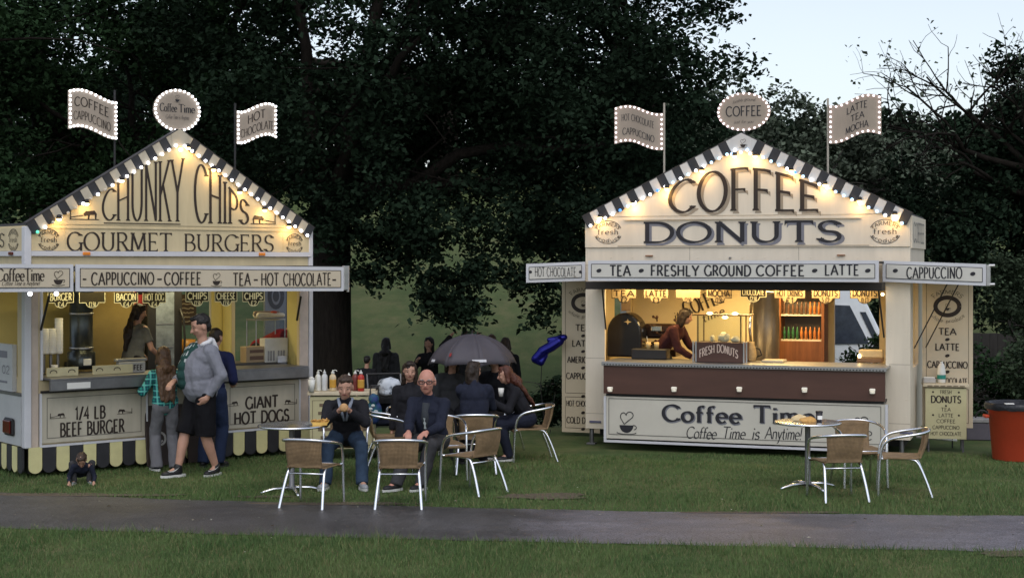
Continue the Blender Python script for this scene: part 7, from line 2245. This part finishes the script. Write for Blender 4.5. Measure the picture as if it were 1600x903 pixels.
# server in the burger trailer
q = LT.world(LT.q(208, 520, -.85)[0], .85)
person('server with long dark ponytail and grey T-shirt inside the burger trailer', (q.x, q.y, .43), 150, 1.52, top=cloth('grey_tee_cloth', (.13, .13, .12)), bottom=BLACKC, shoes=(BLKS, BS), hair=HB, hair_style='pony', sleeve='short', female=True, hands={-1: (-.2, -.28, .82), 1: (.18, -.32, .85)}, lean=10, head=(-40, 10), build=1.05, fine=False)
q = LT.world(LT.q(404, 520, -1.05)[0], 1.05)
person('stooping server in a red top and blue cap behind the glass cabinet', (q.x, q.y, .43), 100, 1.62, lean=62, top=cloth('red_cloth', (.20, .012, .018)), bottom=BLACKC, shoes=(BLKS, BS), hair=mat('blue_cap', (.02, .03, .09), .7), hands={-1: (-.1, -.55, .80), 1: (.15, -.5, .8)}, head=(0, 30), fine=False)
q = RT.world(RT.q(1043, 520, -.45)[0], .45)
person('server with dark hair bending behind the coffee counter', (q.x, q.y, .46), 62, 1.55, lean=42, pel=(-.02, .1, .80), top=cloth('maroon_cloth', (.05, .018, .02)), bottom=BLACKC, shoes=(BLKS, BS), hair=HB, hair_style='bob', hands={-1: (-.12, -.4, .72), 1: (.2, -.42, .72)}, head=(20, 15), female=True, fine=False)

SEAT = .45
def seated(label, px, D, face, **kw):
    H = kw.pop('H', 1.75); k = H/1.75
    f = kw.pop('feet', {-1: (-.13, -.52, .085*k), 1: (.13, -.5, .085*k)})
    return person(label, (gx(px, D), D, .004), face, H, pel=kw.pop('pel', (0, .06, SEAT+.10)), feet=f, **kw)
# burger eater
be = seated('man in black jacket and jeans eating a burger with both hands', 541, 17.0, 3, H=1.66, scale_head=1.14, lean=33, pel=(0, .08, .525), hands={-1: (-.055, -.47, .84), 1: (.065, -.47, .84)}, elbow={-1: (-.7, .1, -.8), 1: (.7, .1, -.8)}, head=(0, 14), feet={-1: (-.20, -.48, .085), 1: (.20, -.50, .085), 'dir-1': (-.3, -1, 0), 'dir1': (.25, -1, 0)}, knee={-1: (-.25, -.6, 1), 1: (.25, -.6, 1)}, top=BLACKC, bottom=JEANS, shoes=(GRYS, WS), hair=HM, collar=True, curl=.75)
mb = MB(); mb.v = []; 
c0 = Vector((.005, -.55, .885))
mb.lathe([(.0, -.02), (.040, -.018), (.046, -.006), (.043, .0), (.047, .006), (.042, .018), (.022, .028), (0, .03)], 16)
o = mb.build('burger', mat('burger_bun', (.46, .27, .12), .7, var=.3, scale=30), None, smooth=True)
o.matrix_world = Matrix.Translation(be.root.location) @ Matrix.Rotation(R(3), 4, 'Z') @ Matrix.Translation(c0) @ Matrix.Rotation(R(70), 4, 'X'); tag(o, 'half eaten burger held up in both hands', 'burger')
mb = MB()
for s in (-1, 1): mb.tube([be.neck0+be.rt*s*.075-be.fwd*.02+be.up*.01, be.neck0+be.rt*s*.055+be.fwd*.085-be.up*.0, be.neck0+be.rt*s*.012+be.fwd*.155-be.up*.16], [.02, .02, .012], 7)
mb.build('pale_collar', cloth('pale_blue_collar', (.25, .28, .34)), be.root, smooth=True)
# bald man
bm = seated('bald man in glasses and a dark navy jacket sitting turned to the camera', 672, 16.85, -16, H=1.66, scale_head=1.22, lean=16, pel=(0, .07, .505), hands={-1: (-.10, -.42, .62), 1: (.10, -.40, .62)}, head=(12, 2), feet={-1: (-.20, -.52, .085), 1: (.05, -.42, .085), 'dir-1': (-.6, -1, 0), 'dir1': (-.4, -1, 0)}, build=1.12, belly=.5, skin=SKIN_P, top=NAVYC, bottom=DGREY, shoes=(BLKS, WS), hair=HG, hair_style='bald', glasses=True, collar=True)
mb = MB(); mb.tube([bm.B(0, -.085, .47), bm.B(-.01, -.128, .3), bm.B(-.01, -.132, .12)], [.04, .05, .04], 12)
so = mb.build('t_shirt', cloth('dark_grey_tee', (.045, .05, .058)), bm.root, smooth=True)
mb = MB()
mb.add([bm.B(x_, -.186, z_) for x_, z_ in ((-.022, .19), (.012, .19), (.004, .235), (.014, .26), (-.002, .285), (.01, .32), (-.016, .325), (-.008, .285), (-.022, .262), (-.012, .235))], [tuple(range(10))])
mb.build('chest_print', MATS['white_shirt_print'], so)
seated('dark haired woman in a black coat sitting just behind the bald man', 640, 18.2, 4, H=1.54, scale_head=1.1, lean=6, head=(4, 4), female=True, top=BLACKC, bottom=BLACKC, shoes=(BLKS, BS), hair=HB, hair_style='bob', collar=True, skin=SKIN)
wb = seated('woman in a navy coat sitting with her back to us below the umbrella', 741, 18.15, 184, H=1.60, lean=10, head=(-45, 6), female=True, build=1.12, top=NAVYC, bottom=BLACKC, shoes=(BLKS, BS), hair=HB, hair_style='bob', hands={-1: (-.15, -.35, .75), 1: (.05, -.20, 1.05)}, collar=True, fine=False)
seated('red brown haired woman in profile leaning forward on the chair by open grass', 817, 18.95, -78, H=1.56, lean=30, pel=(0, .06, .53), head=(-6, 8), female=True, top=BLACKC, bottom=NAVYC, shoes=(BLKS, WS), hair=HR, hair_style='long', hands={-1: (-.08, -.42, .72), 1: (.1, -.40, .74)}, collar=True, feet={-1: (-.1, -.36, .085), 1: (.1, -.20, .085)})
t = thing('paper_cup', 'white paper cup held by the red haired woman', 'cup', (gx(783, 18.9), 18.85, .80))
MB().lathe([(.026, 0), (.037, .1), (.034, .1), (.024, .006), (0, .006)], 14).build('cup_body', PAPER, t, smooth=True)
# more of the group round the umbrella
def standing(label, px, D, face, H, **kw):
    x = gx(px, D)
    return person(label, (x, D, gzf(x, D)), face, H, fine=False, **kw)
seated('person in a dark coat seated behind the woman with her back turned', 706, 19.6, 20, H=1.68, lean=6, top=DGREY, bottom=BLACKC, shoes=(BLKS, BS), hair=HB, hair_style='bob', head=(0, 6), fine=False)
seated('person in black seated under the right side of the umbrella', 775, 19.8, -30, H=1.70, lean=8, top=BLACKC, bottom=BLACKC, shoes=(BLKS, BS), hair=HK, hair_style='long', head=(0, 6), fine=False)
chair(706, 19.62, 200, 'wicker chair under the person in the dark coat, hidden behind the group')
chair(775, 19.82, 150, 'wicker chair under the person in black beneath the umbrella, hidden behind the group')
standing('woman in a long dark coat and hood walking on the far grass', 603, 30.5, 178, 1.72, top=DGREY, bottom=BROWNC, shoes=(BLKS, BS), hair=HK, hair_style='long', skirt=True, build=1.15)
standing('child with black hair standing right of the oak trunk', 573, 25.5, 165, 1.22, top=BLACKC, bottom=BLACKC, shoes=(BLKS, BS), hair=HK)
standing('woman in black with hand raised to her face left of the umbrella', 671, 27.5, -20, 1.70, top=BLACKC, bottom=NAVYC, shoes=(BLKS, BS), hair=HK, hair_style='bob', hands={-1: (-.12, -.3, 1.25), 1: (.08, -.2, 1.42)}, skirt=True)
standing('man with arms lifted to his head behind the umbrella', 728, 27.0, 200, 1.78, top=BLACKC, bottom=BLACKC, shoes=(BLKS, BS), hair=HM, hands={-1: (-.28, -.02, 1.66), 1: (.28, -.02, 1.66)}, elbow={-1: (-1, .2, .3), 1: (1, .2, .3)})
standing('brown haired man whose head shows just above the umbrella', 768, 27.5, 185, 1.76, top=cloth('pale_grey_cloth', (.16, .16, .16)), bottom=BLACKC, shoes=(BLKS, BS), hair=HL)
standing('long haired woman in black at the right behind the umbrella', 790, 27.2, 190, 1.68, top=BLACKC, bottom=BLACKC, shoes=(BLKS, BS), hair=HM, hair_style='long')

# pushchair with a bag on it
x_, y_ = gx(606, 19.6), 19.6
t = thing('pushchair', 'dark pushchair parked behind the burger eater', 'pushchair', (x_, y_, 0), R(15))
mb = MB(); mb.rbox(-.2, .2, -.25, .2, .38, .46, .03); mb.rbox(-.2, .2, .16, .24, .44, .82, .03); mb.build('seat', NAVYC, t)
mb = MB()
for i in range(9):
    a = R(10+i*12)
P_ = [(.24*math.cos(R(a)), .22*math.sin(R(a))) for a in range(0, 181, 15)]
mb.prism(P_+[(.9*a, .9*b) for a, b in P_[::-1]], lambda u, v, w_: Vector((w_, .08+u, .66+v)), -.21, .21); mb.build('hood', DGREY, t)
for s in (-1, 1):
    MB().tube([(s*.22, .3, 1.0), (s*.22, .12, .6), (s*.22, -.35, .12)], .012, 8).build('frame_tube', DSTEEL, t)
    MB().tube([(s*.22, -.1, .4), (s*.22, .3, .12)], .012, 8).build('frame_tube', DSTEEL, t)
    for yy in (-.37, .32):
        Mw = Matrix.Rotation(PI/2, 3, 'Y')
        mb = MB(); mb.lathe([(.06, -.02), (.105, -.02), (.115, 0), (.105, .02), (.06, .02), (.055, 0), (.06, -.02)], 20, (s*.24, yy, .116), M=Mw); wh = mb.build('wheel', BLACK, t, smooth=True)
MB().tube([(-.22, .3, 1.0), (.22, .3, 1.0)], .014, 8).build('handle', BLACK, t)
mb = MB(); mb.ell((0, 0, .1), (.155, .10, .105), 18, 12); mb.ell((.02, 0, .02), (.16, .1, .06), 16, 10)
t = thing('changing_bag', 'white and grey patterned bag resting on the pushchair hood', 'bag', (gx(608, 19.25), 19.25, .80), R(8))
fuse('bag_body', mb, mat('patterned_bag_cloth', (.52, .56, .62), .5, scale=9, col2=(.10, .12, .15), thr=(.50, .60)), t, .012, 3, .014, 10)
MB().tube([(-.15, 0, .08), (-.17, -.02, .0), (-.05, -.11, -.02), (.1, -.12, .0), (.16, 0, .09)], .014, 8).build('strap', BLACK, t, smooth=True)
mb = MB(); mb.ell((0, 0, .14), (.10, .09, .15), 16, 12); mb.ell((0, -.02, .3), (.07, .07, .07), 14, 9)
t = thing('rucksack', 'teal and blue rucksack with white marks hanging beside the condiment stand', 'rucksack', (gx(584, 18.9), 18.9, .46), 0)
fuse('bag_body', mb, mat('teal_bag_cloth', (.012, .12, .12), .7, scale=11, col2=(.02, .045, .16), thr=(.42, .55)), t, .012, 3, .01, 12)
mb = MB()
for a, b in ((-.03, .19), (.035, .16), (.0, .23)): mb.ell((a, -.092, b), (.026, .008, .018), 8, 6)
mb.build('white_marks', mat('white_mark', (.5, .55, .55), .6), t)
MB().tube([(-.05, .05, .32), (-.05, .1, .45), (.05, .1, .45), (.05, .05, .32)], .01, 6).build('strap', BLACK, t)
MB().tube([(0, .12, .44), (.05, .3, .45)], .012, 6).build('hook', DSTEEL, t)

# ------------------------------------------------------------------ white van behind the coffee trailer
vx, vy = gx(1326, 25.0), 25.0
vz = gzf(vx, vy)
t = thing('panel_van', 'white panel van parked behind the coffee trailer, its cab seen through the hatch', 'van', (vx, vy, vz), R(8))
prof = [(-3.6, .35), (.62, .35), (.66, .55), (.65, 1.0), (.52, 1.18), (.36, 1.27), (-.18, 2.34), (-.42, 2.48), (-3.5, 2.52), (-3.6, 2.35)]
mb = MB(); mb.prism(prof, lambda u, v, w_: Vector((u, w_, v)), -.95, .95)
VW = mat('van_white', (.76, .80, .84), .3, var=.04); o = mb.build('van_body', VW, t); soften(o, .06, 3)
mb = MB(); mb.prism([(-.80, 1.42), (-.02, 1.42), (-.34, 2.02), (-.76, 2.04)], lambda u, v, w_: Vector((u, w_, v)), -.966, -.952)
VG = mat('van_glass', (.045, .055, .075), .12, var=.3); mb.build('side_window', VG, t)
mb = MB(); mb.prism([(.08, 1.42), (.17, 1.42), (-.08, 1.92), (-.17, 1.92)], lambda u, v, w_: Vector((u, w_, v)), -.966, -.952); mb.build('quarter_window', VG, t)
d_ = Vector((-.54, 1.07)).normalized()
mb = MB(); a = Vector((.345, 1.30))+Vector((.0, 0)); nn = Vector((d_.y, -d_.x))
q0, q1 = a+nn*.012, a+d_*1.1+nn*.012
mb.add([(q0.x, -.85, q0.y), (q0.x, .85, q0.y), (q1.x, .78, q1.y), (q1.x, -.78, q1.y)], [(0, 1, 2, 3)]); mb.build('windscreen', VG, t)
mb = MB(); mb.box(-3.4, .6, -.972, -.953, .62, .72); mb.build('rub_strip', BLACK, t)
mb = MB(); mb.rbox(-.92, -.72, -.99, -.953, 1.0, 1.06, .01); mb.build('door_handle', BLACK, t)
mb = MB(); mb.rbox(.02, .2, -1.16, -.98, 1.15, 1.42, .03); mb.build('wing_mirror', BLACK, t)
mb = MB(); mb.rbox(.5, .72, -.93, .93, .3, .56, .03); mb.build('bumper', BLACK, t)
for s in (-1, 1): MB().rbox(.48, .655, s*.72-.16, s*.72+.16, .78, .98, .03).build('headlight', mat('lamp_lens', (.5, .52, .55), .15), t)
for xx in (-.1, -2.7):
    for s in (-1, 1):
        Mw = Matrix.Rotation(PI/2, 3, 'X')
        mb = MB(); mb.lathe([(.2, -.1), (.32, -.1), (.34, -.06), (.34, .06), (.32, .1), (.2, .1)], 24, (xx, s*.9, .34), M=Mw); wl = mb.build('wheel', BLACK, t, smooth=True)
        mb = MB(); mb.lathe([(0, -.07), (.2, -.09), (.2, .09), (0, .07)], 20, (xx, s*.9, .34), M=Mw); mb.build('rim', DSTEEL, wl, smooth=True)
